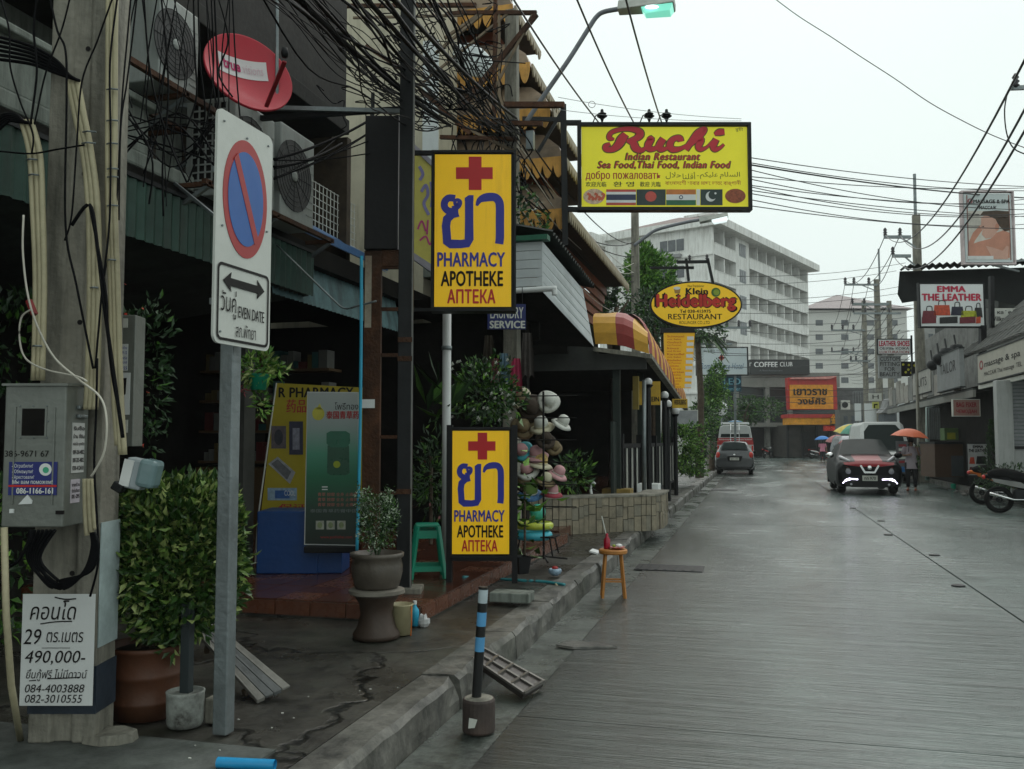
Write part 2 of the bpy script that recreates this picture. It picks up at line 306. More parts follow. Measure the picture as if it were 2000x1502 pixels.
ROAD=road_mat(); PAVE=pave_mat('pavement_wet',(.014,.013,.011),(.062,.058,.048),cs=.42); PAVL=pave_mat('pavement_pale',(.05,.054,.05),(.13,.14,.13),crack=False,rough=(.35,.7))
KERB=pave_mat('kerb_concrete',(.02,.02,.017),(.165,.158,.138),crack=False,rough=(.35,.7)); GUT=pave_mat('gutter_mossy',(.025,.03,.026),(.11,.125,.11),crack=False,rough=(.12,.45),moss=(.015,.03,.02))
TILE=M('terracotta_tile',(.085,.03,.018),.22,var=.35,scale=2,dirt=(.03,.018,.012),damt=.5,bump=.08); GROUT=M('grout',(.03,.028,.025),.8)
g=MB().bb(-900,-60,-.5,900,1800,-.09).build('ground',M('ground_far',(.07,.07,.06),.8,scale=.2)); struct(g)
# road: a bed with cast slabs standing on it, joints open between them
road=MB().bb(-1.7,-8,-.09,8.5,97,-.03).build('road',M('joint_dirt',(.015,.015,.014),.9)); struct(road)
ys=[-6,-1.2,4.93]+[4.93+6.1*i for i in range(1,16)]
for i in range(len(ys)-1):
    for (xa,xb) in ((-1.3,2.165),(2.185,6.3)):
        MB().bb(xa,ys[i]+.006,-.05,xb,ys[i+1]-.006,rnd.uniform(-.002,.001)).build('slab',ROAD,road)
gut=MB().bb(-1.655,-6,-.05,-1.31,42,-.008).build('gutter',GUT); struct(gut)
# pavement left
pv=MB().bb(-7,-6,-.09,-1.9,42,.168).build('pavement',PAVE); struct(pv)
k=-3.
kb=thing('kerb',None,None,(0,0,0)); struct(kb)
while k<41:
    L=1.22 if k>4 else 1.6; a=rnd.uniform(-.012,.012); dz=rnd.uniform(-.009,.007)
    km=MB(); ns_=9; kv=[]; kr=random.Random(int(k*100)+7)
    for q in range(ns_+1):
        y=k+.006+(L-.012)*q/ns_; j1,j2,j3=kr.gauss(0,.005),kr.gauss(0,.004),kr.gauss(0,.006)
        if kr.random()<.18: j1-=.018; j3-=.02
        kv+=[(-1.65+a+j2,y,-.09),(-1.655+a+j2,y,.05),(-1.665+a+j1,y,.15+dz+j3),(-1.695+a+j1*1.4,y,.182+dz+j2),(-1.8,y,.181+dz+j3*.3),(-1.895,y,.176+dz),(-1.895,y,-.09)]
    km.add(kv,[tuple(range(7)),tuple(range(7*ns_,7*ns_+7))[::-1]]+[(q*7+w_,(q+1)*7+w_,(q+1)*7+(w_+1)%7,q*7+(w_+1)%7) for q in range(ns_) for w_ in range(7)]); km.build('kerbstone',KERB,kb); k+=L
MB().bb(-6.5,-3,.168,-2.05,3.62,.178).build('pale_apron',PAVL)
struct(bpy.data.objects['pale_apron'])
# sunken strip and raised tile terrace
ter=MB().bb(-7,6.35,.168,-2.42,11.9,.292).build('terrace',PAVE); struct(ter)
tm=MB().bb(0,0,0,.292,.292,.012).mesh('tile',TILE); tm2=MB().bb(0,0,0,.292,.292,.012).mesh('tile',M('terracotta_tile_worn',(.12,.045,.025),.28,var=.3,scale=3,dirt=(.05,.03,.02),damt=.4,bump=.08))
for i in range(12):
    for j in range(18):
        y=6.36+j*.3
        if i>8 and j>14: continue
        copy_of(rnd.choice([tm,tm,tm2]),'tile',ter,(-2.715-i*.3,y,.292+rnd.uniform(-.0015,.0015)))
em=MB().bb(0,0,0,.012,.292,.105).mesh('edge_tile',tm2.materials[0])
for j in range(18): copy_of(em,'edge_tile',ter,(-2.42,6.36+j*.3,.186))
em2=MB().bb(0,-.012,0,.292,0,.105).mesh('edge_tile',tm2.materials[0])
for i in range(12): copy_of(em2,'edge_tile',ter,(-2.715-i*.3,6.35,.186))
pr=MB().bb(6.3,19,-.09,16,100,.12).build('pavement',PAVE); struct(pr)
MB().bb(6.12,19,-.09,6.29,60,.15).build('kerb',KERB); struct(bpy.data.objects['kerb.001'])
# manhole, grate, patch
def manhole(u,v,Y0,w_,d_,lab,cat='manhole cover'):
    p=atz(u,v,0); t=thing('manhole_cover',lab,cat,(p.x,p.y,0)); MB().bb(-w_/2,-d_/2,.002,w_/2,d_/2,.009).build('plate',dark,t)
    m=MB(); 
    for i in range(7): m.bb(-w_/2+.03+i*(w_-.06)/7,-d_/2+.03,.009,-w_/2+.03+i*(w_-.06)/7+.03,d_/2-.03,.014)
    m.build('rib',dark,t)
manhole(1308,1110,0,.8,.5,'dark iron drain grate set in the road behind the offering stool')
manhole(1415,957,0,.8,.8,'round-edged manhole plate farther up the road behind the dark hatchback lane')
p=atz(1140,1262,0); pt=MB(); pts=[(-.2,-.08),(-.06,-.13),(.1,-.07),(.26,-.02),(.08,.1),(-.16,.09)]
pt.add([(x,y,.003) for x,y in pts]+[(x*.93,y*.9,.016) for x,y in pts],[tuple(range(6,12))]+[(i,(i+1)%6,(i+1)%6+6,i+6) for i in range(6)])
tag(pt.build('road_patch',KERB,None,loc=(p.x,p.y,0)),'small raised grey mortar patch on the wet road near the kerb','patch')
for i,(u,v) in enumerate(((1872,1145),(1825,1085),(1735,1045),(1721,1018),(1665,993))):
    q=atz(u,v,0); tag(MB().lathe([(.07,0),(.07,.012),(.06,.016),(.001,.016)],n=16).build('road_stud',dark,loc=(q.x,q.y,0)),('nearest','second nearest','middle','fourth','farthest')[i]+' small round iron cap set beside the long road joint','road cap','iron caps beside the road joint')
# scattered litter specks
lit=MB()
for i in range(26):
    p=atz(rnd.uniform(300,1000),rnd.uniform(1330,1500),.18)
    if p.x>-1.75: continue
    s=rnd.uniform(.002,.006); lit.box((p.x,p.y,.181),(s*2,s,.004))
tag(lit.build('litter',offw),'tiny pale scraps scattered on the wet pavement by the kerb','litter',kind='stuff')
# joint line dirt patches
# ======================= LEFT BUILDINGS =======================
def fnl(mb,name,mats,parent,**k): return mb.build(name,mats,parent,**k)
corr=lambda x0,x1,z0,z1,y,mb,pitch=.076,dep=.018,axis='x': None
def corrugated(mb,p0,along,up,length,height,pitch=.09,dep=.02,th=.003):
    """ribbed sheet: starts at p0, runs along 'along' (length), extends 'up' (height)"""
    along=V(along).normalized(); up=V(up).normalized(); nrm=along.cross(up); p0=V(p0); n=max(2,int(length/pitch*4)); vs=[]
    for i in range(n+1):
        d=dep*math.sin(2*PI*i/4); q=p0+along*(length*i/n)+nrm*d; vs+=[q,q+up*height]
    mb.add(vs,[(2*i,2*i+2,2*i+3,2*i+1) for i in range(n)]); return mb
greenp=M('green_sheet',(.018,.055,.04),.6,var=.3,dirt=(.02,.03,.022),damt=.6,streak=True,scale=4)
tealsheet=M('teal_sheet',(.09,.17,.18),.55,var=.35,dirt=(.03,.04,.04),damt=.6,streak=True); darksh=M('dark_shade_roof',(.03,.034,.03),.8,var=.4)
cream=M('cream_wall',(.5,.46,.35),.8,var=.1,dirt=(.15,.14,.1),damt=.4,streak=True); brownw=M('brown_board',(.05,.035,.022),.75,var=.4,scale=6)
A=thing('shophouse','stained concrete shophouse with dark open ground floor and green sheet canopy at far left','building',(-5.5,5,0))
def PA(m,name,mat,par=A,**k): m.xf(Matrix.Translation((5.5,-5,0))); return m.build(name,mat,par,**k)
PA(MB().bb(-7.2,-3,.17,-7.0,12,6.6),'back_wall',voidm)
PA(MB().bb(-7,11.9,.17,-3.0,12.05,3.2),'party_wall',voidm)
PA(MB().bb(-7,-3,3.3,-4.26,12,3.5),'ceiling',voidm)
PA(MB().bb(-7,-3,3.5,-4.25,6.1,3.62),'ledge_slab',conc2,bevel=.02)
PA(MB().bb(-4.45,-3,3.62,-4.27,5.55,3.95).bb(-4.5,-3,3.95,-4.2,5.6,4.0),'parapet',conc2,bevel=.01)
PA(corrugated(MB(),(-4.2,0,2.96),(0,1,0),(0,0,1),8.0,.42,pitch=.1,dep=.012),'canopy_fascia',greenp)
PA(MB().bb(-4.24,0,3.38,-4.18,8,3.41),'fascia_rail',dark)
PA(corrugated(MB(),(-4.25,0,2.98),(0,1,0),(-1,0,-.12),8,2.6,dep=.012),'canopy_sheet',darksh)
for y in (3.2,5.4,7.6): PA(MB().bb(-4.9,y,.17,-4.7,y+.2,3.3),'column',M('column_dark',(.05,.05,.045),.8))
PA(MB().bb(-5.9,-3,3.62,-5.75,9.4,5.4),'upper_wall',conc2)
PA(MB().bb(-7,-3,5.05,-4.45,9.3,5.22),'balcony_slab',M('slab_dark',(.015,.014,.012),.85,var=.4),bevel=.01)
PA(MB().bb(-4.6,-3,5.22,-4.5,9.3,6.6),'upper_fascia',M('upper_dark',(.016,.014,.012),.8,var=.4))
for i,(y,z0,z1) in enumerate(((6.6,3.95,4.7),(8.0,3.9,4.8))):
    w_=thing  # windows as parts
    f=PA(MB().bb(-5.74,y,z0,-5.68,y+.9,z1),'window',brownw); 
    MB().bb(.0,y+.06-5,z0+.06,.01,y+.84-5,z1-.06).xf(Matrix.Translation((-.175,0,0))).build('pane',glassd,f)
PA(MB().bb(-5.9,9.35,3.4,-4.5,9.45,5.05),'end_wall',brownw); PA(MB().bb(-5.9,9.35,5.05,-4.7,9.45,5.9),'end_wall',brownw)
# glimpsed window top-left with teal frame
PA(MB().bb(-5.0,2.9,4.05,-4.9,4.6,4.12),'sill',conc2)
fr=PA(MB().bb(-5.05,3.2,4.12,-5.0,4.5,4.9),'window',M('teal_frame',(.08,.32,.28),.5)); 
for k_ in range(3): MB().bb(.455,-1.75+k_*.43,4.17,.465,-1.4+k_*.43,4.85).xf(Matrix.Translation((.05,0,0))).build('pane',M('pane_grey%d'%k_,(.1,.12,.12),.15) if k_==0 else bpy.data.materials['pane_grey0'],fr)
PA(MB().bb(-5.06,-3,3.9,-5.0,2.9,6.6).bb(-5.06,2.9,3.9,-5.0,4.7,4.1),'side_wall',conc2)
# second sheet canopy (teal) right of the no-parking sign
p=at(530,430,8.2)
cs=thing('sheet_canopy','small faded teal ribbed canopy hanging behind the no parking sign','canopy',(-4.3,8,2.9))
corrugated(MB(),(0,-.6,0),(0,1,0),(-.2,0,1),3.1,.55,dep=.012).build('ribbed_sheet',tealsheet,cs)
MB().bb(-.14,-.7,.55,-.06,2.6,.6).build('top_rail',brownw,cs); MB().bb(-1.8,-.6,.46,-.15,2.5,.5).build('deck',darksh,cs)
# blue edged balcony sheet with small grille
bl=thing('balcony_grille','white wire balcony grille above a blue edged sheet behind the dark sign box','balcony rail',(-4.6,8.6,3.75))
m=MB()
for i in range(14): m.tube([(0,i*.09,.1),(0,i*.09,.62)],.006,4)
for i in range(7): m.tube([(0,0,.1+i*.085),(0,1.2,.1+i*.085)],.006,4)
m.build('grille',offw,bl)
MB().quad((.25,-1.2,-.05),(.25,1.6,-.15),(.02,1.6,.08),(.02,-1.2,.14)).bb(.24,-1.2,-.12,.26,1.6,-.04).build('blue_sheet',M('blue_sheet',(.06,.14,.3),.4,dirt=(.02,.03,.05),damt=.4),bl)
# cream block farther on, tall
B=thing('cream_block','tall cream rendered block with pale signboards seen behind the cable tangle','building',(-6,14,0))
def PB(m,name,mat,**k): m.xf(Matrix.Translation((6,-14,0))); return m.build(name,mat,B,**k)
PB(MB().bb(-9,12.1,.17,-4.6,13.6,9.5),'wall',cream); PB(MB().bb(-4.6,12.1,3.9,-4.2,13.6,4.1),'ledge',conc2)
PB(MB().bb(-4.61,12.06,5.2,at(856,60,12.06).x,12.1,7.4),'signboard',M('pale_board',(.62,.66,.66),.5,var=.06,dirt=(.3,.32,.3),damt=.25))
for z in (4.6,6.4,8): PB(MB().bb(-7.4,12.07,z,-6.6,12.1,z+.9),'window',glassd)

# ======================= PAGODA-LIKE TIERED FRONT =======================
sh=M('valance_orange',(.58,.3,.07),.75,var=.25,scale=5,dirt=(.12,.07,.03),damt=.45,streak=True); woodr=M('eave_board_red',(.22,.05,.015),.6,var=.35,scale=5,dirt=(.03,.02,.012),damt=.4)
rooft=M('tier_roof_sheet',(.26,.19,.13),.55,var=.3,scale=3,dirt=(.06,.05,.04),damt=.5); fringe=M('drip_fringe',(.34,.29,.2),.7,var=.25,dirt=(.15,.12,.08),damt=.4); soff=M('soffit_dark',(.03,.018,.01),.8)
T=thing('tiered_restaurant_front','tall building with stacked curved eaves, orange scalloped valances and red boards behind the cables','building',(-4,15,0))
def scallops(mb,a,b,h,n,th=.03,pointed=False):
    a=V(a);b=V(b); d=(b-a); nn=V(d.y,-d.x,0).normalized()*th
    for i in range(n):
        p0=a+d*(i/n); p1=a+d*((i+1)/n); q=[]
        for k_ in range(7):
            t=k_/6; zz=-h*(.35+.65*math.sin(PI*t)**(.7 if not pointed else 1.6)); q.append(p0.lerp(p1,t)+V(0,0,zz))
        pts=[p0,p1]+q[::-1]; m_=len(pts); mb.add(pts+[x+nn for x in pts],[tuple(range(m_)),tuple(range(m_,2*m_))[::-1]]+[(j,j+m_,(j+1)%m_+m_,(j+1)%m_) for j in range(m_)])
tiers=[((1010,28),(1052,112),14.0,-7.5),((1043,140),(1103,212),14.0,-7.5),((1082,225),(1135,305),14.0,-7.5),((1108,320),(1160,420),14.0,-7.2),((1112,420),(1226,552),14.0,-6.8)]
for i,((ua,va),(ub,vb),Y0,xl) in enumerate(tiers):
    a=at(ua,va,Y0); b=atx(ub,vb,a.x); z=a.z; X=a.x; Y1=b.y; O=V(-4,15,0)
    if i==4: Y1=20.8
    e=X; curve=[(0,0),(-.1,.24),(-.38,.5),(-1.0,.72)]
    rm=MB()
    for k_ in range(3):
        (x0,z0),(x1,z1)=curve[k_],curve[k_+1]
        rm.quad((e+x0,Y0-.25+ -x0*.6,z+z0),(e+x0,Y1,z+z0),(e+x1,Y1,z+z1),(e+x1,Y0-.25-x1*.6,z+z1))
        rm.quad((e+x0,Y0-.25-x0*.6,z+z0),(e+x1,Y0-.25-x1*.6,z+z1),(xl,Y0-.25-x1*.6,z+z1),(xl,Y0-.25-x0*.6,z+z0))
    rm.xf(Matrix.Translation(-O)).build('tier_roof',rooft,T,smooth=False)
    sm=MB(); scallops(sm,(xl,Y0-.27,z+.02),(e,Y0-.27,z+.04),.34,int((e-xl)/.17)); sm.xf(Matrix.Translation(-O)).build('scalloped_valance',sh,T)
    sm=MB(); scallops(sm,(e+.02,Y0-.27,z+.02),(e+.02,Y1,z+.02),.19,max(4,int((Y1-Y0)/.17)),pointed=True); sm.xf(Matrix.Translation(-O)).build('drip_fringe',fringe,T)
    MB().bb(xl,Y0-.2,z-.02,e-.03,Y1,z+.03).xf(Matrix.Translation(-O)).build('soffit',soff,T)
    zb=z-1.0 if i<4 else z-1.25
    for k_ in range(5):
        zz=z-.08-k_*.19
        MB().bb(xl,Y0+.35+ .02*(k_%2),zz-.175,e-.42-.05*k_,Y0+.41+.02*(k_%2),zz).xf(Matrix.Translation(-O)).build('board',woodr,T)
        MB().bb(e-.5-.05*k_,Y0+.42,zz-.175,e-.45-.05*k_,Y1-.2,zz).xf(Matrix.Translation(-O)).build('board',woodr,T)
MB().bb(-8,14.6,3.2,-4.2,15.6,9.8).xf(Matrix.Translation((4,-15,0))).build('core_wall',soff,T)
MB().bb(-8,14.6,9.8,-4.6,15.4,12.5).xf(Matrix.Translation((4,-15,0))).build('upper_wall',M('tower_pale',(.5,.38,.22),.8,var=.15,dirt=(.2,.12,.06),damt=.4),T)
# mesh dish seen among cables
d=Board('mesh_dish','round white mesh dish crossed by black wires in front of the tiered eaves','satellite dish',885,85,962,150,12.6)
m=MB(); m.lathe([(0.001,.06),(.22,.05),(.3,.02),(.315,-.01),(.3,.0),(.22,.03),(0.001,.04)],n=32,sx=1.1,sy=.72); m.xf(Matrix.Rotation(R(90),4,'X')@Matrix.Identity(4)).xf(Matrix.Rotation(R(35),4,'Y')).build('bowl',M('dish_pale',(.75,.8,.8),.4,var=.05),d.e,smooth=True)
m=MB()
for k_ in (-.18,-.06,.06,.18): m.tube([(-.3,-.09,k_-.05),(.3,-.09,k_+.05)],.008,5); m.tube([(k_*1.3-.06,-.09,-.22),(k_*1.3+.06,-.09,.22)],.008,5)
m.xf(Matrix.Rotation(R(20),4,'Y')).build('wire',ink,d.e)
# white boarded eave of the next shop, gutter and pipe
WX=-2.6
E_=thing('boarded_eave','white boarded shop eave with a green topped gutter and drooping drain pipe','eave',(WX,11,3.2))
bm_=M('white_siding',(.5,.53,.54),.55,var=.08,dirt=(.2,.2,.18),damt=.3)
pa,pb=at(1060,472,10.6),at(1138,565,13.3); pc,pd=at(1050,560,10.6),at(1160,678,13.6)
O=V(WX,11,3.2)
for k_ in range(5):
    t0,t1=k_/5,(k_+.94)/5; a=pa.lerp(pc,t0);b=pb.lerp(pd,t0);c=pb.lerp(pd,t1);d_=pa.lerp(pc,t1); off=V(.0,0,0); th=V(-.02,0.005,0)
    MB().add([a-O,b-O,c-O,d_-O,a-O+th,b-O+th,c-O+th,d_-O+th],[(0,1,2,3),(7,6,5,4),(0,4,5,1),(1,5,6,2),(2,6,7,3),(3,7,4,0)]).build('board',bm_,E_)
    zt,zb_=pa.z-(k_)*(pa.z-pc.z)/5,pa.z-(k_+.94)*(pa.z-pc.z)/5
    MB().bb(pa.x-.9,10.58,zb_,pa.x,10.6,zt).xf(Matrix.Translation(-O)).build('board',bm_,E_)
MB().bb(pa.x-.9,10.5,pa.z+.01,pa.x+.08,10.66,pa.z+.07).xf(Matrix.Translation(-O)).build('gutter',M('gutter_green',(.02,.12,.07),.5),E_)
MB().tube(spline([(pa.x-.9,10.5,pc.z-.06),(pa.x+.1,10.5,pc.z-.05),(pa.x+.16,10.5,pc.z-.06),(pa.x+.17,10.5,pc.z-.13)]),.035,8).xf(Matrix.Translation(-O)).build('drain_pipe',white,E_,smooth=True)
corrugated(MB(),pa+V(.12,0,.12)-O,(pb-pa),(-1,.1,.25),(pb-pa).length*1.15,1.6,pitch=.14,dep=.03).build('roof_sheet',darksh,E_)
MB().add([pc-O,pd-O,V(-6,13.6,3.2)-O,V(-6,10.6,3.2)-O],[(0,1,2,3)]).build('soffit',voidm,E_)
# thin ladder tray hung with green creeper above the eave
m=MB(); leaf_cloud(m,(0,0,0),(.35,.9,.55),420,.09,.05,mats=(0,1),wts=(3,1)); 
tag(m.build('creeper',[leafC,leafA],None,loc=(-3.05,11.3,4.5)),'dark creeper hanging in the cables above the white boarded eave','plant')
# ======================= RESTAURANT TERRACE =======================
Rr=thing('open_restaurant','dark open fronted restaurant under a striped barrel awning beyond the tiled planter','building',(-4,18,.17))
O=V(-4,18,.17)
def PR(m,name,mat,**k): m.xf(Matrix.Translation(-O)); return m.build(name,mat,Rr,**k)
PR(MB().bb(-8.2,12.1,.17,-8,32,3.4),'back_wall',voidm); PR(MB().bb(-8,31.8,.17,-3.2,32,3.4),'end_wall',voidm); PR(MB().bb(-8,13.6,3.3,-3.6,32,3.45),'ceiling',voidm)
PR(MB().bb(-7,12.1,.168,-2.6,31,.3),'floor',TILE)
stY=M('awning_yellow',(.62,.33,.04),.6,var=.12,scale=6,bump=.1,dirt=(.25,.13,.03),damt=.3); stR=M('awning_maroon',(.28,.035,.03),.6,var=.12,scale=6,bump=.1,dirt=(.1,.02,.02),damt=.3)
# barrel awning: stripes run over the curve, each stripe a part
ax0,ax1=-2.85,-1.95; 
Bn,Bf=at(1268,690,15.0),at(1340,792,26.5); Tn,Tf=at(1222,612,15.6),at(1322,752,26.5)
NS=24
for i in range(NS):
    m=MB(); wv=4
    for j in range(wv):
        t0,t1=(i+j/wv)/NS,(i+(j+1)/wv)/NS; t0,t1=t0**1.0,t1
        for k_ in range(6):
            def pt(t,s): 
                b=Bn.lerp(Bf,t); q=Tn.lerp(Tf,t); x=q.x+(b.x-q.x)*math.sin(PI/2*s); z=b.z+(q.z-b.z)*math.cos(PI/2*s); f=(t*NS)%1; return V(x+.03*math.sin(PI*f),b.y+(q.y-b.y)*(1-s),z+.015*math.sin(PI*f))
            m.quad(pt(t0,k_/6),pt(t0,(k_+1)/6),pt(t1-1e-4,(k_+1)/6),pt(t1-1e-4,k_/6))
    PR(m,'stripe',stR if i%2==0 else stY,smooth=True)
# shaped end piece of the awning turned to the viewer
for k_,(ua,ub) in enumerate(((1163,1184),(1184,1206),(1206,1222),(1222,1240),(1240,1268))):
    tops={1163:612,1184:612,1206:610,1222:612,1240:622,1268:652}; bots={1163:672,1184:672,1206:674,1222:677,1240:683,1268:691}
    a0=at(ua,tops[ua],15.5);a1=at(ub,tops[ub],15.5);b0=at(ua,bots[ua],14.8);b1=at(ub,bots[ub],14.8); mm=MB()
    for q in range(5):
        f0,f1=q/5,(q+1)/5; h0=V(0,-.25*math.sin(PI*f0),.12*math.sin(PI*f0));h1=V(0,-.25*math.sin(PI*f1),.12*math.sin(PI*f1))
        mm.quad(a0.lerp(b0,f0)+h0,a0.lerp(b0,f1)+h1,a1.lerp(b1,f1)+h1,a1.lerp(b1,f0)+h0)
    PR(mm,'stripe',(stY,stY,stR,stR,stY)[k_],smooth=True)
PR(MB().bar(at(1160,682,14.75),at(1270,696,14.75),.09,.07),'awning_rail',conc); PR(MB().bar(at(1266,696,14.8),at(1340,799,26.5),.12,.07),'awning_rail',conc)
fpm=M('front_panel_grey',(.045,.047,.044),.8,dirt=(.02,.02,.02),damt=.4)
PR(MB().bb(-8,14.92,at(1200,722,14.95).z,at(1262,700,14.95).x,15.0,at(1200,691,14.95).z),'front_beam',fpm)
PR(MB().bb(-8,14.92,at(1200,691,14.95).z,at(1168,690,14.95).x,14.98,at(1160,640,14.95).z),'front_panel',fpm)
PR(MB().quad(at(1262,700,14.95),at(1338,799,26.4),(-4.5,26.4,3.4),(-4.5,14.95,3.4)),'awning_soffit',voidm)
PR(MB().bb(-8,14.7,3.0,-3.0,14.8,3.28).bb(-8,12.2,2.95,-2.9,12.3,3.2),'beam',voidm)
for (yy,xx) in ((15.2,-2.25),(18.5,-2.25),(22,-2.25),(26,-2.25)): PR(MB().bb(xx-.06,yy-.06,.17,xx+.06,yy+.06,3.25),'post',M('post_dark_green',(.015,.025,.02),.5) if yy==15.2 else bpy.data.materials['post_dark_green'])
PR(MB().tube([at(1258,968,15.0),at(1258,742,15.0)],.035,10),'steel_post',steel,smooth=True)
PR(MB().bar(at(1242,800,15.6),at(1242,735,15.6),.1),'yellow_post',M('post_ochre',(.3,.22,.04),.6,dirt=(.08,.05,.02),damt=.4))
# bar counter, bottles, shelf lights inside
PR(MB().bb(-7.2,15,.3,-3.9,15.1,1.25),'bar_front',brownw)
for k_ in range(12):
    p=V(-6.9+k_*.26,15.05,1.25); tag(MB().lathe([(.03,0),(.035,.12),(.014,.2),(.014,.27)],n=8).build('bottle',(glassd,chrome,stR)[k_%3],None,smooth=True,loc=p),'small bottle in the row along the dim restaurant bar','bottle','bottles on the restaurant bar')
# ======================= FOREGROUND LEFT =======================
G=.178
# --- big concrete pole
up=thing('utility_pole','thick grooved concrete utility pole with painted base and conduits at far left','pole',(atz(118,1452,G).x,atz(118,1452,G).y,G),YAW)
def hsec(w_,d_,g_,gd,z0,z1,k=1):
    p=[(-w_/2,0),(-g_/2-.015,0),(-g_/2,gd),(g_/2,gd),(g_/2+.015,0),(w_/2,0),(w_/2,d_),(-w_/2,d_)]
    m=MB(); n=len(p); m.add([(x,y,z0) for x,y in p]+[(x*k,y*k,z1) for x,y in p],[tuple(range(n))[::-1],tuple(range(n,2*n))]+[(i,(i+1)%n,(i+1)%n+n,i+n) for i in range(n)]); return m
hsec(.3,.2,.07,.022,0,8.6,.9).build('shaft',conc,up,bevel=.008)
MB().bb(.151,.004,.42,.156,.198,.98).build('paint_band',M('band_pale_blue',(.42,.5,.5),.6,dirt=(.1,.12,.12),damt=.5,scale=4),up)
m=MB().bb(-.152,-.004,.13,.154,.2,.34); m.build('paint_band',M('band_navy',(.02,.03,.045),.6,var=.4,dirt=(.15,.16,.15),damt=.35),up)
for z in (.75,1.15,1.9,2.6,3.2): MB().tube([(.02,.018,z),(.02,.03,z)],.012,10).build('bolt_hole',ink,up)
# --- meter cabinet
mb_=Board('meter_cabinet','grey steel meter cabinet with dark square window and blue sticker on the thick pole','meter box',6,748,126,1030,3.2); mb_.e['category']='meter box'
cab=M('cabinet_grey',(.19,.2,.18),.45,metal=.3,var=.2,scale=5,dirt=(.07,.07,.06),damt=.4)
q=mb_.rc(6,752,126,1030); MB().bb(q[0],0,q[1],q[2],.21,q[3]).build('body',cab,mb_.e,bevel=.006)
MB().add([(q[0]-.01,-.012,q[3]-.004),(q[2]+.01,-.012,q[3]-.004),(q[2]+.012,.215,q[3]+.012),(q[0]-.01,.215,q[3]+.012),(q[0]-.01,-.012,q[3]+.006),(q[2]+.01,-.012,q[3]+.006),(q[2]+.012,.215,q[3]+.022),(q[0]-.01,.215,q[3]+.022)],[(0,3,2,1),(4,5,6,7),(0,1,5,4),(1,2,6,5),(2,3,7,6),(3,0,4,7)]).build('lid',cab,mb_.e)
mb_.rect('window',voidm,44,798,88,851,-.006,0); mb_.frame(cab,.008,-.004,.002,'window_rim',(44,798,88,851))
m=MB()
for u in (40,66,92): 
    for v in (793,855): a=mb_.p(u,v); m.ball((a[0],-.004,a[1]),.004,6)
for v in (823,): 
    for u in (38,94): a=mb_.p(u,v); m.ball((a[0],-.004,a[1]),.004,6)
m.build('rivet',steel,mb_.e)
for u in (28,105): mb_.rect('seam_rib',cab,u-1.5,795,u+1.5,985,-.006,0)
mb_.rect('latch',ink,111,997,126,1004,-.012,0); mb_.rect('key_plate',white,20,994,28,1002,-.008,0)
st=mb_.rect('sticker',M('sticker_navy',(.012,.02,.16),.4,var=.1),18,902,112,967,-.005,-.001)
mb_.rect('sticker_stripe',red,18,947,112,951,-.0062,-.005)
mb_.text('- Ограбили?',25,906,66,915,white,-.0066); mb_.text('- Обманули?',25,917,66,926,white,-.0066); mb_.text('- Арестовали?',25,928,68,937,white,-.0066)
mb_.text('Мы вам поможем!',26,937,104,945,white,-.0066,bold=.015); mb_.text('086-1166-161',34,953,105,964,white,-.0066,bold=.03)
mb_.ell('sticker_ring',white,90,917,12,12,-.0066,-.005); mb_.ell('sticker_eye',M('sticker_green',(.05,.35,.2),.5),91,918,6,6,-.0072,-.0066)
mb_.text('386-9671 67',10,880,96,892,ink,-.003,bold=-.005); mb_.poly('torn_label',white,[(37,985),(55,966),(64,978),(63,984)],-.006,-.001)
# right flank notices (flank faces +x)
fm=MB(); x=q[2]+.003
def flank(y0,z0,y1,z1,mat,name='notice'): return MB().bb(x-.003,y0,z0,x,y1,z1).build(name,mat,mb_.e)
zc=lambda v: mb_.p(126,v)[1]
flank(.06,zc(925),.17,zc(825),M('paper_grey',(.5,.5,.48),.6,var=.1),'notice'); flank(.06,zc(985),.14,zc(938),M('paper_lilac',(.5,.45,.5),.6,var=.1))
def vtext(t,y0,z0,y1,z1,mat,x_):
    vs,fs=text_mesh(t,.02,0,1); ax=min(v.x for v in vs);bx=max(v.x for v in vs);ay=min(v.y for v in vs);by=max(v.y for v in vs)
    MB().add([(x_,y0+(v.x-ax)/(bx-ax)*(y1-y0),z0+(v.y-ay)/(by-ay)*(z1-z0)) for v in vs],fs).build('lettering',mat,mb_.e)
for i,t in enumerate(['รับซื้อ','บ้าน ที่ดิน','คอนโด ทุกชนิด','089-206-4802','080-205-4802','038-412410']): vtext(t,.065,zc(840+i*16),.165,zc(831+i*16),ink,x+.0015)
for i,t in enumerate(['ขายด่วน','ติดต่อเจ้าของ','081-295']): vtext(t,.065,zc(952+i*12),.135,zc(944+i*12),ink,x+.0015)
for z in (790,808): MB().bb(x-.003,.09,zc(z+8),x+.014,.17,zc(z)).build('vent_louvre',steel,mb_.e,bevel=.005)
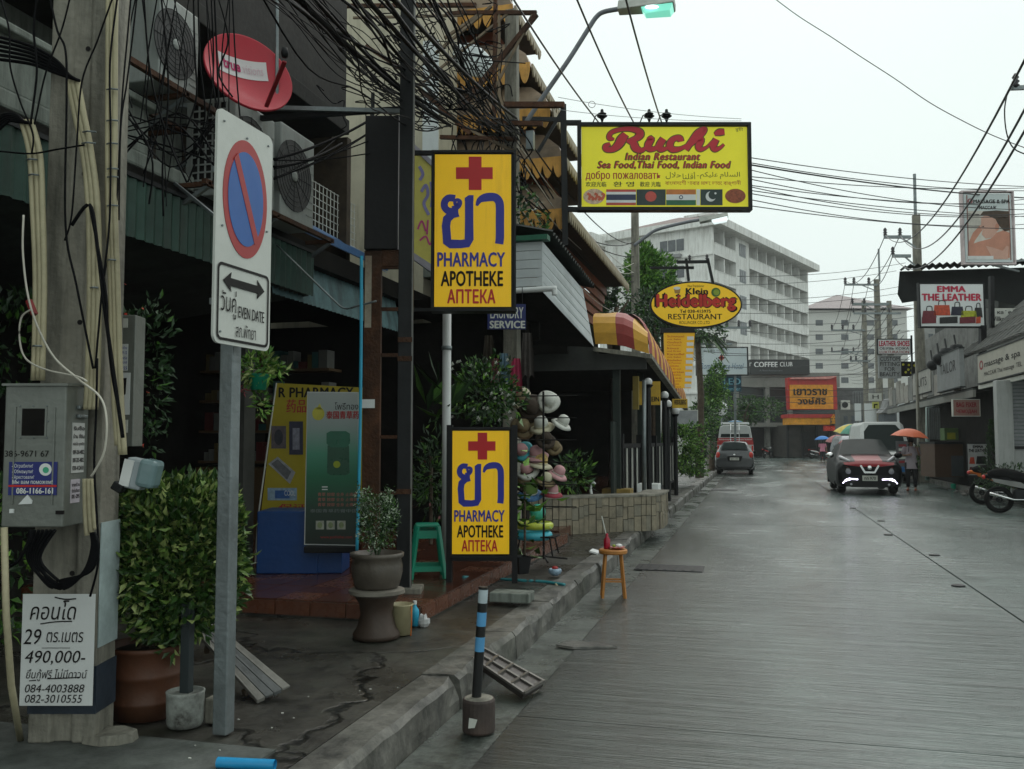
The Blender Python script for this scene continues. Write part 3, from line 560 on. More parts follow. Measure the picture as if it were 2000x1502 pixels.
# --- conduits
def conduit(pts,rad=.014,cat='conduit',lab=None,grp='cream plastic conduits on the thick pole',Y=3.42):
    P=[at(u,v,Y+(p[2] if len(p)>2 else 0)) for p in pts for u,v in [p[:2]]]
    return tag(MB().tube(spline(P,5),rad,8).build('conduit',pvc,None,smooth=True),lab,cat,grp)
for k_,(o_) in enumerate((0,8.5,17)):
    conduit([(134+o_,158),(148+o_,230),(163+o_*.9,300),(173+o_,400),(176+o_,560),(172+o_,740),(168+o_,800)],lab='cream conduit on the pole front curving down from the upper black cables',Y=3.36)
for k_,(o_) in enumerate((0,10,18)):
    conduit([(42+o_,235),(58+o_*1.1,300),(64+o_*1.05,400),(70+o_*.9,560),(66+o_*.9,743)],.013,lab='cream conduit rising from the meter cabinet on the left of the pole',Y=3.3)
for k_,(o_) in enumerate((0,7,14)):
    conduit([(212+o_,-10),(211+o_,150),(211+o_,400),(216+o_,560),(222+o_,760),(229+o_,888 if k_ else 870)],.012,lab='long cream conduit strapped down the right edge of the pole',Y=3.42)
for k_,o_ in enumerate((0,9,17)): conduit([(166+o_*.9,935),(167+o_,1000),(170+o_,1046-6*k_)],.011,lab='short cream conduit stub ending above the coiled black cables',Y=3.33)
for (u0,u1,v,Y) in ((162,188,258,3.34),(160,187,280,3.34),(209,231,175,3.4),(209,231,236,3.4),(209,231,281,3.4),(210,231,330,3.4),(210,231,346,3.4),(210,231,402,3.4),(52,73,312,3.28),(56,76,342,3.28),(177,192,562,3.34),(211,227,508,3.4),(64,82,676,3.28)):
    a=at(u0,v,Y);b=at(u1,v,Y); tag(MB().tube([a,a.lerp(b,.5)+V(.0,-.012,0),b],.0045,5).build('pipe_clip',steel),'small steel clip strapping the cream conduits on the thick pole','clip','pipe clips on the thick pole')
# --- black cables looping out of the conduits and over the pole
CB='black cables draped over the thick pole'
def pc(pts,rad=.006,Y=3.3,lab='loose black cable draped down the thick concrete pole',mat=blackcable,grp=CB):
    P=[at(p[0],p[1],Y+(p[2] if len(p)>2 else 0)) for p in pts]
    return tag(MB().tube(spline(P,6),rad,6).build('cable',mat,None,smooth=True),lab,'cable',grp)
for k_ in range(6): pc([(-10,70+k_*9),(60,90+k_*7),(110,118+k_*5),(135+k_*4,150+k_*1.5)],.008,3.34,'thick black cable arching from the left edge into the upper conduit ends',grp='black cables arching into the conduits')
for k_ in range(5): pc([(-10,230+k_*8),(15,222+k_*4),(35,226+k_*3),(45+k_*4,240)],.007,3.28,'thick black cable arching into the lower left conduit ends',grp='black cables arching into the conduits')
pc([(222,-10),(190,80),(160,160),(150,280),(140,420),(126,470)],.004); pc([(138,-10),(120,60),(90,140),(70,230),(62,260)],.004); pc([(96,-10),(112,60),(128,100),(130,200),(128,440),(150,560),(182,720)],.005)
pc([(230,-10),(215,120),(216,260),(214,430),(200,560),(192,650),(186,720)],.0045); pc([(140,440),(175,400),(190,480),(204,600),(218,700),(232,800),(240,855)],.008)
pc([(175,400),(205,560),(210,640),(219,730),(236,820),(240,850)],.006); pc([(256,-10),(250,60),(238,200),(225,430),(205,530),(195,620),(190,700)],.004,3.42); pc([(268,-10),(258,80),(248,160),(236,250),(232,430)],.004,3.45)
pc([(0,-10),(18,60),(20,130),(40,200),(64,260),(62,300)],.004,3.25); pc([(72,-10),(66,60),(72,140),(60,240)],.005,3.25)
pc([(345,-10),(332,70),(310,190),(290,300),(280,365)],.004,4.4); pc([(370,-10),(355,90),(345,200),(335,300),(322,385)],.003,4.4); pc([(335,60),(320,150),(310,250),(280,340)],.004,4.4)
pc([(190,700),(188,800),(184,900),(188,990),(192,1060),(190,1110),(176,1165)],.005)
pc([(-5,295),(60,300),(110,292),(165,283)],.004,3.27,'thin black tie wire wrapped across the thick pole'); 
wc=M('cable_white',(.5,.47,.4),.5,bump=0)
pc([(46,420),(45,500),(60,600),(100,690),(150,738),(195,775),(208,820),(204,880),(185,920),(178,930)],.0045,3.1,'thin cream cable sweeping down across the thick pole to the cabinet flank',wc,'thin cream cables on the thick pole')
pc([(60,605),(42,620),(38,660),(50,700),(90,722),(150,735),(170,745)],.004,3.1,'thin cream cable looping from a red clamp beside the thick pole',wc,'thin cream cables on the thick pole')
tag(MB().bar(at(56,586,3.15),at(68,615,3.15),.022).build('red_clamp',M('clamp_red',(.25,.02,.02),.5),bevel=.003),'small red wire clamp hanging at the left of the thick pole','clamp')
for k_ in range(7):   # hanging coil under the cabinet
    u0=60+k_*8; pc([(u0,1035),(60-6+k_*4,1090),(85+k_*4,1130+k_%3*6),(125,1150-k_*3),(165+k_*2,1115),(180+k_*2,1070),(178+k_,1040)],.007,3.2,'black cable hanging in a loose loop under the meter cabinet',grp='cable loops under the meter cabinet')
pc([(-10,1110),(30,1100),(55,1060),(60,1035)],.008,3.15,'black cable hanging in a loose loop under the meter cabinet',grp='cable loops under the meter cabinet'); 
tag(MB().tube([at(8,1030,3.1),at(12,1200,3.1),at(22,1340,3.12),atz(40,1446,G)],.014,8).build('ground_conduit',pvc,smooth=True),'leaning cream pipe running down to the pavement at the left edge','pipe')
# --- small meter on the right flank of the pole, with stickers
sm=Board('slim_meter_box','narrow grey box with white notices fixed behind the conduits, right of the thick pole','meter box',232,615,262,872,3.75)
qq=sm.rc(232,615,262,872); MB().bb(qq[0],0,qq[1],qq[2],.12,qq[3]).build('body',cab,sm.e,bevel=.004)
sm.rect('notice',white,234,672,250,724); sm.rect('notice',white,233,728,254,810); 
for i in range(5): sm.text(['ขายบ้าน','089 12','ติดต่อ','คุณเอ','2555'][i],235,676+i*10,249,682+i*10,blue,-.006,bold=.02)
sm.poly('notice_print',ink,[(236,740),(248,738),(246,770),(237,775)]); sm.rect('notice',offw,238,820,250,845); sm.rect('notice',offw,236,622,250,640)
cm=Board('hanging_meter','small clear fronted electric meter hanging tilted below the conduit ends','meter',228,893,292,958,3.5)
m=MB().box((0,.04,0),(.09,.08,.14),M=Matrix.Rotation(R(12),3,'Y')); m.build('housing',M('meter_grey',(.32,.36,.38),.4,var=.1),cm.e,bevel=.012)
MB().box((.06,.04,.0),(.085,.11,.13),M=Matrix.Rotation(R(12),3,'Y')).build('cover',M('meter_cover',(.16,.24,.25),.15,var=.1),cm.e,bevel=.02)
MB().box((-.028,-.004,.005),(.045,.006,.12),M=Matrix.Rotation(R(12),3,'Y')).build('face_plate',white,cm.e); MB().box((-.07,.02,-.06),(.05,.06,.04),M=Matrix.Rotation(R(30),3,'Y')).build('terminal_cap',dark,cm.e,bevel=.006)
# --- hand-written paper notice
pn=Board('paper_notice','white hand lettered price notice pasted on the base of the thick pole','notice',42,1160,184,1378,3.38)
u=pn
pn.rect('sheet',M('paper_white',(.62,.63,.62),.6,var=.05,scale=2),42,1160,184,1378,-.003,0)
hw=dict(bold=.0,shear=.2); pn.text('คอนโด',60,1172,150,1210,ink,-.006,**hw); pn.text('29',47,1228,82,1258,ink,-.006,**hw); pn.text('ตร.เมตร',92,1234,164,1254,ink,-.006,shear=.2)
pn.text('490,000-',50,1270,168,1298,ink,-.006,**hw); pn.text('ยื่นกู้ฟรี ไม่มีดาวน์',52,1306,172,1330,ink,-.006,shear=.2); pn.text('084-4003888',50,1336,166,1352,ink,-.006,**hw); pn.text('082-3010555',50,1356,162,1372,ink,-.006,**hw)
m=MB(); pn.stroke(m,[(80,1218),(110,1214),(142,1213)],2.2); pn.stroke(m,[(93,1325),(125,1324),(158,1322)],2); pn.stroke(m,[(58,1329),(72,1328)],2); pn.stroke(m,[(108,1166),(128,1170),(150,1169)],2.5); pn.stroke(m,[(83,1265),(138,1265)],1); m.build('underline',ink,pn.e)
# broken slab at the foot
p=atz(212,1446,G); m=MB(); n_=9
pts=[(.13*math.cos(2*PI*i/n_)*(1+.2*math.sin(i*2.3)),.09*math.sin(2*PI*i/n_)) for i in range(n_)]
m.add([(x,y,.002) for x,y in pts]+[(x*.95,y*.9,.035+.01*math.sin(i)) for i,(x,y) in enumerate(pts)],[tuple(range(n_,2*n_))]+[(i,(i+1)%n_,(i+1)%n_+n_,i+n_) for i in range(n_)])
tag(m.build('broken_slab',conc,loc=(p.x,p.y,G)),'flat broken piece of concrete lying at the foot of the thick pole','rubble')
# --- no parking sign
SY=4.0; p=atz(436,1432,G); ns=thing('no_parking_sign','tall white no parking panel with blue and red disc on a galvanised square post','road sign',(p.x,p.y,G))
MB().bb(-.036,-.036,0,.036,.036,at(424,225,p.y-.34).z-G-.12).build('post',steel,ns,bevel=.006)
# panel plane: left edge px (424,207)-(418,672), right edge (533,265)-(528,697)
d0=(at(421,440,p.y-.34)); ang=YAW+R(-18)   # panel turns its face towards the road
dirx=V(math.sin(R(1)+0),math.cos(R(1)),0)
def solve_panel(uL,uR,vm,P0,a):
    # find distance along direction a (angle from +Y to the right) at which pixel column uR is met
    dd=V(math.sin(a),math.cos(a),0); r=ray(uR,vm); 
    # P0 + t*dd = CAM + k*r  (xy)
    A=[[dd.x,-r.x],[dd.y,-r.y]]; b=[CAM.x-P0.x,CAM.y-P0.y]; det=A[0][0]*A[1][1]-A[0][1]*A[1][0]
    return (b[0]*A[1][1]-A[0][1]*b[1])/det
a_=R(1.5); W_=solve_panel(421,530,450,d0,a_); dd=V(math.sin(a_),math.cos(a_),0)
zT=at(424,207,d0.y).z; zB=at(418,668,d0.y).z
pe=MB(); PH=zT-zB; rr_=.04
def rrect(x0,z0,x1,z1,r,n=5):
    o=[]
    for cx,cz,a0 in ((x1-r,z1-r,0),(x0+r,z1-r,90),(x0+r,z0+r,180),(x1-r,z0+r,270)):
        for i in range(n+1): t=R(a0+90*i/n); o.append((cx+r*math.cos(t),cz+r*math.sin(t)))
    return o
# local panel frame: origin bottom-left, x along dd, y = away from road
pm=Matrix(((dd.x,-dd.y,0,d0.x-p.x),(dd.y,dd.x,0,d0.y-p.y),(0,0,1,zB-G),(0,0,0,1)))
pan=MB().prism(rrect(0,0,W_,PH,rr_),0,.012).xf(pm).build('panel',M('sign_white_sheet',(.55,.56,.52),.4,var=.08,scale=2,dirt=(.3,.3,.25),damt=.2),ns)
def PN(m,name,mat): m.xf(pm); return m.build(name,mat,ns)
sred=M('sign_red',(.36,.02,.02),.4,var=.08,bump=.02); sblu=M('sign_blue',(.015,.1,.36),.4,var=.08,bump=.02)
cx,cz=W_*.5,PH*.655; rx,rz_=W_*.395,PH*.262
el=lambda k,n=48: [(cx+rx*k*math.cos(2*PI*i/n),cz+rz_*k*math.sin(2*PI*i/n)) for i in range(n)]
PN(MB().prism(el(1),-.003,0),'red_ring',sred); PN(MB().prism(el(.8),-.005,-.003),'blue_disc',sblu)
t0=R(127);t1=R(-53); wv=R(7)
PN(MB().prism([(cx+rx*.83*math.cos(t0+wv),cz+rz_*.83*math.sin(t0+wv)),(cx+rx*.83*math.cos(t1-wv),cz+rz_*.83*math.sin(t1-wv)),(cx+rx*.83*math.cos(t1+wv),cz+rz_*.83*math.sin(t1+wv)),(cx+rx*.83*math.cos(t0-wv),cz+rz_*.83*math.sin(t0-wv))],-.007,-.005),'slash',sred)
ox0,oz0,ox1,oz1=W_*.04,PH*.015,W_*.96,PH*.345; o1=rrect(ox0,oz0,ox1,oz1,.03); o2=rrect(ox0+.012,oz0+.012,ox1-.012,oz1-.012,.022); n=len(o1)
PN(MB().add([(x,-.004,z) for x,z in o1+o2],[(i,(i+1)%n,(i+1)%n+n,i+n) for i in range(n)]),'border',ink)
zc_=PH*.27; PN(MB().prism([(W_*.13,zc_),(W_*.27,zc_+.045),(W_*.255,zc_+.018),(W_*.745,zc_+.018),(W_*.73,zc_+.045),(W_*.87,zc_),(W_*.73,zc_-.045),(W_*.745,zc_-.018),(W_*.255,zc_-.018),(W_*.27,zc_-.045)],-.005,-.003),'double_arrow',ink)
def ptext(t,x0,z0,x1,z1,**k):
    o=text(t,W_*x0,PH*z0,W_*x1,PH*z1,ink,ns,y=-.005,**k); o.matrix_basis=pm; return o
ptext('วันคู่',.1,.112,.36,.235,bold=.008); ptext('EVEN DATE',.4,.125,.87,.175,bold=.014); ptext('สภ.พัทยา',.36,.04,.72,.1)
for (x,z) in ((.1,.95),(.9,.95),(.1,.5),(.9,.55),(.1,.05),(.5,.93)): PN(MB().ball((W_*x,-.004,PH*z),.006,6),'rivet',steel)

for zz_ in (.215,.815): PN(MB().bb(W_*.1,.012,PH*zz_-.02,W_*.9,.03,PH*zz_+.02),'bracket',steel); PN(MB().bb(W_*.55,.03,PH*zz_-.015,W_*.62,.2,PH*zz_+.015),'bracket_arm',steel)
# --- big variegated bush in terracotta drum pot
p=atz(286,1392,G); bp_=thing('potted_bush','round cream edged leafy bush in a wide terracotta pot beside the thick pole','plant',(p.x,p.y,G))
s_=(p-CAM).dot(fw)/FPX; Rp=72*s_
terr=M('terracotta_pot',(.1,.036,.017),.55,var=.25,scale=4,dirt=(.03,.02,.012),damt=.5,bump=.15)
H=135*s_; MB().lathe([(Rp*.92,0),(Rp*.94,H*.2),(Rp*.955,H*.21),(Rp*.955,H*.25),(Rp*.94,H*.26),(Rp*.97,H*.55),(Rp*1.0,H*.57),(Rp*1.0,H*.62),(Rp*.98,H*.64),(Rp,H*.92),(Rp*1.05,H*.94),(Rp*1.05,H),(Rp*.95,H),(Rp*.93,H*.9),(0.001,H*.9)],n=32).build('pot',terr,bp_,smooth=True)
MB().lathe([(Rp*.9,H*.91),(0.001,H*.95)],n=16).build('soil',M('soil',(.02,.014,.01),.9),bp_)
c=at(335,1090,p.y); c.z-=G; cl=V(c.x-p.x,.05,c.z)
leafP=[M('leaf_variegated_green',(.028,.07,.014),.32,var=.4,scale=14),M('leaf_variegated_pale',(.14,.22,.05),.32,var=.4,scale=14),leafV]
rad=(.34,.3,.40)
m=MB(); leaf_cloud(m,cl,rad,6500,.056,.028,wts=(5,3,1.4),shell=.62,lump=.13,camside=True); leaf_cloud(m,cl+V(-.02,.05,-.1),(.26,.24,.32),900,.06,.034,shell=.3,wts=(8,1,.3))
leaf_cloud(m,cl+V(.0,-.03,-.27),(.26,.24,.15),1300,.055,.028,wts=(6,2,.8),shell=.3); leaf_cloud(m,cl+V(.08,-.03,-.14),(.24,.24,.18),1100,.055,.028,wts=(6,2,.8),shell=.5)
f_=m.build('foliage',leafP,bp_); f_['kind']='stuff'
lms=[leaf_mb(.064,.031,.25,0).mesh('leaf',leafP[i]) for i in (0,0,1,2)]
for i in range(260):
    d=V(rnd.gauss(.3,1),rnd.gauss(-1.1,.7),rnd.gauss(.2,1)).normalized(); k_=rnd.uniform(.92,1.1)
    pos=cl+V(d.x*rad[0],d.y*rad[1],d.z*rad[2])*k_; dr=(d+V(rnd.gauss(0,.5),rnd.gauss(0,.5),.4+rnd.gauss(0,.5))).normalized()
    copy_of(rnd.choices(lms,(5,3,2,1.2))[0],'leaf',bp_,pos,dr.to_track_quat('Z','Y').to_euler(),(rnd.uniform(.8,1.2),)*3)
m=MB()
for i in range(9): m.tube([(rnd.uniform(-.05,.05),rnd.uniform(-.05,.05),H*.9),cl+V(rnd.uniform(-.2,.2),rnd.uniform(-.15,.15),rnd.uniform(-.2,.2))],.008,5)
m.build('stem',bark,bp_)
# --- white bucket of cement with dark post
p=atz(361,1416,G); bk=thing('cement_bucket_post','dark square stake set in a paint stained white cement bucket before the terracotta pot','bollard',(p.x,p.y,G))
s_=(p-CAM).dot(fw)/FPX
MB().lathe([(32*s_,0),(35*s_,.02),(36*s_,60*s_),(37*s_,66*s_),(33*s_,67*s_),(32*s_,62*s_),(0.001,62*s_)],n=24).build('bucket',M('bucket_white',(.34,.36,.33),.7,var=.25,dirt=(.04,.035,.03),damt=.75,scale=7,dscale=7),bk,smooth=True)
MB().bb(-11*s_,-.012,60*s_,9*s_,.03,235*s_).build('stake',M('stake_dark',(.02,.028,.03),.6),bk,bevel=.003)
tag(MB().box((0,0,.06),(.05,.08,.12)).build('brick',conc,loc=(p.x+.1,p.y+.08,G),bevel=.01),'small pale brick standing behind the white cement bucket','brick')
# --- leaning boarded panel
lp=thing('leaning_panel','grey weathered plank panel leaning at a slant beside the no parking post','panel',(0,0,0))
P4=[at(385,1188,4.75),at(567,1338,4.35),atz(502,1368,G+.01),at(382,1232,4.55)]
a,b,c,d_=[V(x) for x in P4]; lp.location=c; nv=(b-a).cross(d_-a).normalized()*.022
plw=M('plank_grey',(.12,.125,.125),.6,var=.35,scale=5,dirt=(.05,.045,.035),damt=.5,bump=.3); ple=M('plank_edge_pale',(.21,.2,.18),.7,var=.3,scale=8,dirt=(.06,.05,.04),damt=.5)
for i in range(4):
    t0,t1=i/4+.01,(i+1)/4-.01; A_,B_,C_,D_=a.lerp(d_,t0)-c,b.lerp(c,t0)-c,b.lerp(c,t1)-c,a.lerp(d_,t1)-c
    k_=nv*(1 if i%2 else .6)
    MB().add([A_,B_,C_,D_,A_+k_,B_+k_,C_+k_,D_+k_],[(0,3,2,1),(4,5,6,7),(0,1,5,4),(1,2,6,5),(2,3,7,6),(3,0,4,7)]).build('plank',plw if 0<i<3 else ple,lp,bevel=.003)
for t_ in (.2,.8): MB().bar(a.lerp(b,t_)-c+nv*2.2,d_.lerp(c,t_)-c+nv*2.2,.03).build('batten',brownw,lp)
# blue pipe at the bottom edge
a=atz(425,1489,G+.02);b=atz(537,1494,G+.02); bpipe=MB(); bpipe.tube([a,b],.022,14,cap=False); bpipe.tube([a-(b-a).normalized()*.0,b],.019,14,cap=False); tag(bpipe.build('blue_pipe',M('pipe_bright_blue',(.02,.3,.6),.35,var=.1),smooth=True),'short bright blue plastic pipe lying on the pavement at the bottom edge','pipe')
# far-left shrubs behind the pole
m=MB(); leaf_cloud(m,(0,0,0),(.5,.4,.5),700,.09,.04); tag(m.build('shrub',[leafC,leafA,leafB],loc=at(20,1060,4.4)),'dark leafy shrub growing low behind the left side of the thick pole','plant')
m=MB(); leaf_cloud(m,(0,0,0),(.5,.4,.45),500,.1,.04); tag(m.build('shrub',[leafC,leafA,leafC],loc=at(20,690,5.2)),'dark shrub at the left edge above the meter cabinet','plant')
m=MB(); leaf_cloud(m,(0,0,0),(.2,.25,.5),500,.07,.03,wts=(5,2,1)); 
for i in range(26): d=V(rnd.gauss(0,.14),-.2,rnd.gauss(0,.4)); leaf_mb(.03,.03,.2,3,m,d,V(rnd.gauss(0,1),-1,rnd.gauss(0,1)))
tag(m.build('flowering_shrub',[leafC,leafC,leafA,M('petal_red',(.5,.04,.02),.5)],loc=at(278,720,5.4)),'dark hanging shrub with small red flowers right of the thick pole','plant')
# hanging basket
hb=thing('hanging_basket','green hanging pot with trailing cream and pink leaves behind the no parking sign','plant',at(505,745,6.6))
MB().lathe([(.06,-.07),(.09,.05),(.095,.06)],n=16).build('pot',tealp,hb,smooth=True)
m=MB(); leaf_cloud(m,(0,0,.1),(.2,.16,.12),260,.09,.03,wts=(4,3,2)); leaf_cloud(m,(.02,0,-.18),(.06,.06,.13),60,.07,.03); leaf_cloud(m,(-.17,0,0),(.05,.05,.1),50,.05,.02,mats=(3,)); m.build('foliage',[leafA,leafB,leafV,M('leaf_pink',(.3,.05,.07),.5)],hb)
MB().tube([(-.07,0,.05),(0,0,.5),(.07,0,.05)],.003,4).build('wire',ink,hb)
# --- air conditioners (upper left)
acw=M('ac_white',(.3,.32,.305),.5,var=.08,scale=3,dirt=(.17,.17,.14),damt=.4,streak=True)
def ac(loc,rz,L,D,Hh,label,side_grille=True,front=True):
    e=thing('air_conditioner',label,'air conditioner',loc,rz,None)
    MB().bb(0,0,0,L,D,Hh).build('casing',acw,e,bevel=.012)
    if side_grille:   # coil guard on the left end (faces -x)
        MB().bb(-.006,D*.15,Hh*.08,0,D*.85,Hh*.95).build('coil',ink,e)
        m=MB(); nn=5; mm=11
        for i in range(nn+1): y=D*(.15+.7*i/nn); m.bb(-.016,y-.006,Hh*.08,-.006,y+.006,Hh*.95)
        for i in range(mm+1): z=Hh*(.08+.87*i/mm); m.bb(-.017,D*.15,z-.006,-.007,D*.85,z+.006)
        m.build('coil_guard',acw,e)
    if front:
        m=MB(); c_=(L*.38,-.004,Hh*.5)
        for k_ in range(7): m.torus(c_,Hh*(.06+.052*k_),.004,'y',28,4)
        for k_ in range(6): a=PI*k_/6; m.tube([(c_[0]-math.cos(a)*Hh*.38,-.006,c_[2]-math.sin(a)*Hh*.38),(c_[0]+math.cos(a)*Hh*.38,-.006,c_[2]+math.sin(a)*Hh*.38)],.003,4)
        m.build('fan_guard',dark,e); MB().lathe([(Hh*.37,0),(Hh*.37,.004)],n=28).xf(Matrix.Translation((c_[0],-.001,c_[2]))@Matrix.Rotation(R(90),4,'X')).build('fan_opening',M('fan_dark',(.06,.06,.06),.7) if 'fan_dark' not in bpy.data.materials else bpy.data.materials['fan_dark'],e)
        MB().ball((c_[0],-.01,c_[2]),(Hh*.06,.012,Hh*.06),10).build('hub',acw,e)
        m=MB()
        for k_ in range(9): z=Hh*(.15+.08*k_); m.bb(L*.76,-.004,z,L*.96,0,z+.012)
        m.build('louvre',acw,e)
    return e
RZ=R(90)      # long side runs along the street: local x -> +Y, local y -> -X
ac((-4.05,5.36,4.1),RZ,.46,.62,.66,'dirty white air conditioner highest up beside the conduits, with a plain end panel',side_grille=False,front=True)
a_=ac((-3.98,6.22,3.5),RZ,.62,.45,.8,'white air conditioner with a square wire coil guard under the red dish')
b_=ac((-4.0,6.98,3.5),RZ,.62,.4,.86,'air conditioner with a big oval fan opening right of the no parking panel')
for (y0,y1,z,lab) in ((4.9,6.3,4.08,'rusty angle bracket carrying the two highest air conditioners'),(5.85,8.0,3.5,'rusty angle bracket carrying the air conditioner with the wire guard')):
    e=thing('ac_bracket',lab,'bracket',(-4.0,y0,z))
    MB().bar((0,0,0),(0,y1-y0,0),.04).build('rail',rust,e); MB().bar((-.5,0,0),(-.5,y1-y0,0),.04).build('rail',rust,e)
    for y in (.05,(y1-y0)*.5,y1-y0-.05): MB().bar((.02,y,-.01),(-.9,y,-.01),.035).build('arm',rust,e); MB().bar((.0,y,-.03),(-.9,y,-.55),.03).build('strut',steel,e)
# --- red satellite dish
dc=at(487,140,5.9); ds=thing('satellite_dish','round red satellite dish with a white name label among the air conditioners','satellite dish',dc)
s_=(dc-CAM).dot(fw)/FPX; RA=87*s_
dr=M('dish_red',(.5,.02,.04),.38,var=.1,scale=2,bump=.02)
wd_=(CAM-dc).normalized(); rd_=V(0,0,1).cross(wd_).normalized(); ud_=wd_.cross(rd_).normalized()
cf=lambda x,y,z: (rd_*x+ud_*y+wd_*z).normalized()
n_d=cf(.36,.65,.67); e1=cf(.978,-.15,-.38); e2=n_d.cross(e1).normalized()
MX=Matrix(((e1.x,e2.x,n_d.x,0),(e1.y,e2.y,n_d.y,0),(e1.z,e2.z,n_d.z,0),(0,0,0,1)))
dz=lambda r: -.1+.1*(r/RA)**2
m=MB().lathe([(max(.001,RA*k/8),dz(RA*k/8)) for k in range(9)]+[(RA+.008,.004),(RA+.008,-.02),(RA*.97,-.03)]+[(max(.001,RA*k/8),dz(RA*k/8)-.012) for k in range(7,-1,-1)],n=48)
m.xf(MX).build('bowl',dr,ds,smooth=True)
def ondish(x,y,h):
    ca,sa=math.cos(R(3)),math.sin(R(3)); x,y=x*ca-y*sa,x*sa+y*ca
    return MX@V(x*RA,y*RA,dz(RA*math.hypot(x,y))+h)
vs=[ondish(-.6+1.15*i/14,.03+.47*j/6,.004) for i in range(15) for j in range(7)]
MB().add(vs,[(i*7+j,(i+1)*7+j,(i+1)*7+j+1,i*7+j+1) for i in range(14) for j in range(6)]).build('name_label',M('label_white',(.7,.66,.66),.45,var=.04,bump=0),ds)
def dtext(t,x0,y0,x1,y1,mat,bold=0):
    vs,fs=text_mesh(t,bold,0,1); ax=min(v.x for v in vs);bx=max(v.x for v in vs);ay=min(v.y for v in vs);by=max(v.y for v in vs)
    MB().add([ondish(x0+(v.x-ax)/(bx-ax)*(x1-x0),y0+(v.y-ay)/(by-ay)*(y1-y0),.009) for v in vs],fs).build('lettering',mat,ds)
dtext('true',-.5,.16,-.06,.4,M('letter_magenta',(.5,.01,.12),.5,bump=0),.03); dtext('visions',-.01,.16,.46,.38,M('letter_faded_pink',(.68,.5,.55),.5,bump=0),.0)
MB().bar(at(520,208,5.85)-dc,at(556,120,5.6)-dc,.03,.02).build('feed_arm',M('dish_arm_red',(.3,.012,.02),.5),ds,bevel=.003)
MB().lathe([(.02,0),(.028,.03),(.02,.07)],n=10).build('feed_horn',dark,ds,smooth=True,loc=at(556,112,5.6)-dc)
MB().tube([at(541,205,6.1)-dc,at(541,0,6.1)-dc],.014,8).build('mast',steel,ds)

crn3=random.Random(8)
for i in range(22):
    u0=crn3.uniform(225,470); u1=u0+crn3.uniform(-60,90); Y=crn3.uniform(3.9,4.8); v1=crn3.uniform(180,430)
    pc([(u0,-15),(u0*.6+u1*.4+crn3.uniform(-25,25),v1*.4),(u0*.3+u1*.7+crn3.uniform(-25,25),v1*.75),(u1,v1)],crn3.choice((.003,.004,.005)),Y,'thin loose cable hanging across the air conditioners on the upper left facade',blackcable,'loose cables across the air conditioners')
for i in range(10):
    pc([(235,crn3.uniform(150,330)),(330+crn3.uniform(-20,20),crn3.uniform(180,330)),(420,crn3.uniform(190,330))],crn3.choice((.004,.006)),crn3.uniform(4.3,5),'thin cable sagging between the conduits and the no parking panel',blackcable,'cables between the conduits and the no parking panel')
# ======================= MIDDLE LEFT: POLES, SIGNS, PHARMACY =======================
# dark sign box seen edge-on with its painted face turned down the street
bx=thing('edge_on_sign_box','black backed projecting sign box seen nearly edge on beside the dark post','sign',at(745,356,7.3))
O=bx.location.copy(); a=at(708,225,7.3);b=at(708,484,7.3);c=at(770,225,7.3)
bw=(c-a).dot(rt); hh=a.z-b.z
Mr=Matrix.Rotation(YAW,4,'Z'); 
m=MB().box((0,.05,0),(bw,.12,hh)); m.xf(Mr).build('casing',black,bx,bevel=.008)
MB().add([(bw/2+.003,-.01,-hh/2),(bw/2+.01,.75,-hh/2+.02),(bw/2+.01,.75,hh/2-.02),(bw/2+.003,-.01,hh/2),(bw/2-.06,.0,-hh/2),(bw/2-.1,.75,-hh/2+.02),(bw/2-.1,.75,hh/2-.02),(bw/2-.06,0,hh/2)],[(0,1,2,3),(7,6,5,4),(3,2,6,7),(0,4,5,1),(1,5,6,2)]).xf(Mr).build('side_face',M('box_grey_violet',(.24,.22,.25),.5,var=.1,dirt=(.12,.12,.1),damt=.3),bx)
MB().add([(bw/2+.011,.12,-hh/2+.1),(bw/2+.018,.5,-hh/2+.1),(bw/2+.018,.5,hh/2-.2),(bw/2+.011,.2,hh/2-.25)],[(0,1,2,3)]).xf(Mr).build('print_panel',M('faded_yellow',(.55,.45,.12),.5,var=.15),bx)
MB().bar((-.1,.1,hh/2),(-.1,.1,hh/2+.25),.03).xf(Mr).build('hanger',dark,bx)
# faded yellow shop sign behind
ys_=Board('faded_shop_sign','faded yellow sign with violet and pink brush letters behind the dark post','sign',786,262,846,520,9.6)
q=[ys_.p(786,262),ys_.p(846,322),ys_.p(846,525),ys_.p(786,480)]
MB().prism(q,0,.08).build('panel',M('faded_yellow_sign',(.55,.48,.1),.5,var=.15,dirt=(.3,.28,.2),damt=.3),ys_.e); rg_=M('rim_grey',(.3,.28,.32),.5); MB().prism([ys_.p(784,258),ys_.p(848,318),ys_.p(848,330),ys_.p(786,270)],-.02,.09).build('rim',rg_,ys_.e); MB().prism([ys_.p(784,478),ys_.p(848,520),ys_.p(848,536),ys_.p(784,490)],-.02,.09).build('rim',rg_,ys_.e)
m=MB()
for pts in ([(819,325),(826,340),(820,352)],[(793,345),(800,352),(796,372),(792,400)],[(823,375),(832,362),(836,380),(828,398),(838,420)],[(800,300),(806,318),(800,330)],[(842,355),(845,380),(843,405)]): ys_.stroke(m,pts,6)
m.build('brush_letter',M('letter_violet',(.22,.2,.4),.6,bump=0),ys_.e)
m=MB()
for pts in ([(816,448),(824,432),(832,452)],[(836,430),(834,458)],[(820,470),(832,462),(840,478),(846,462)]): ys_.stroke(m,pts,3.5)
m.build('brush_letter',M('letter_pink',(.5,.05,.2),.6,bump=0),ys_.e)
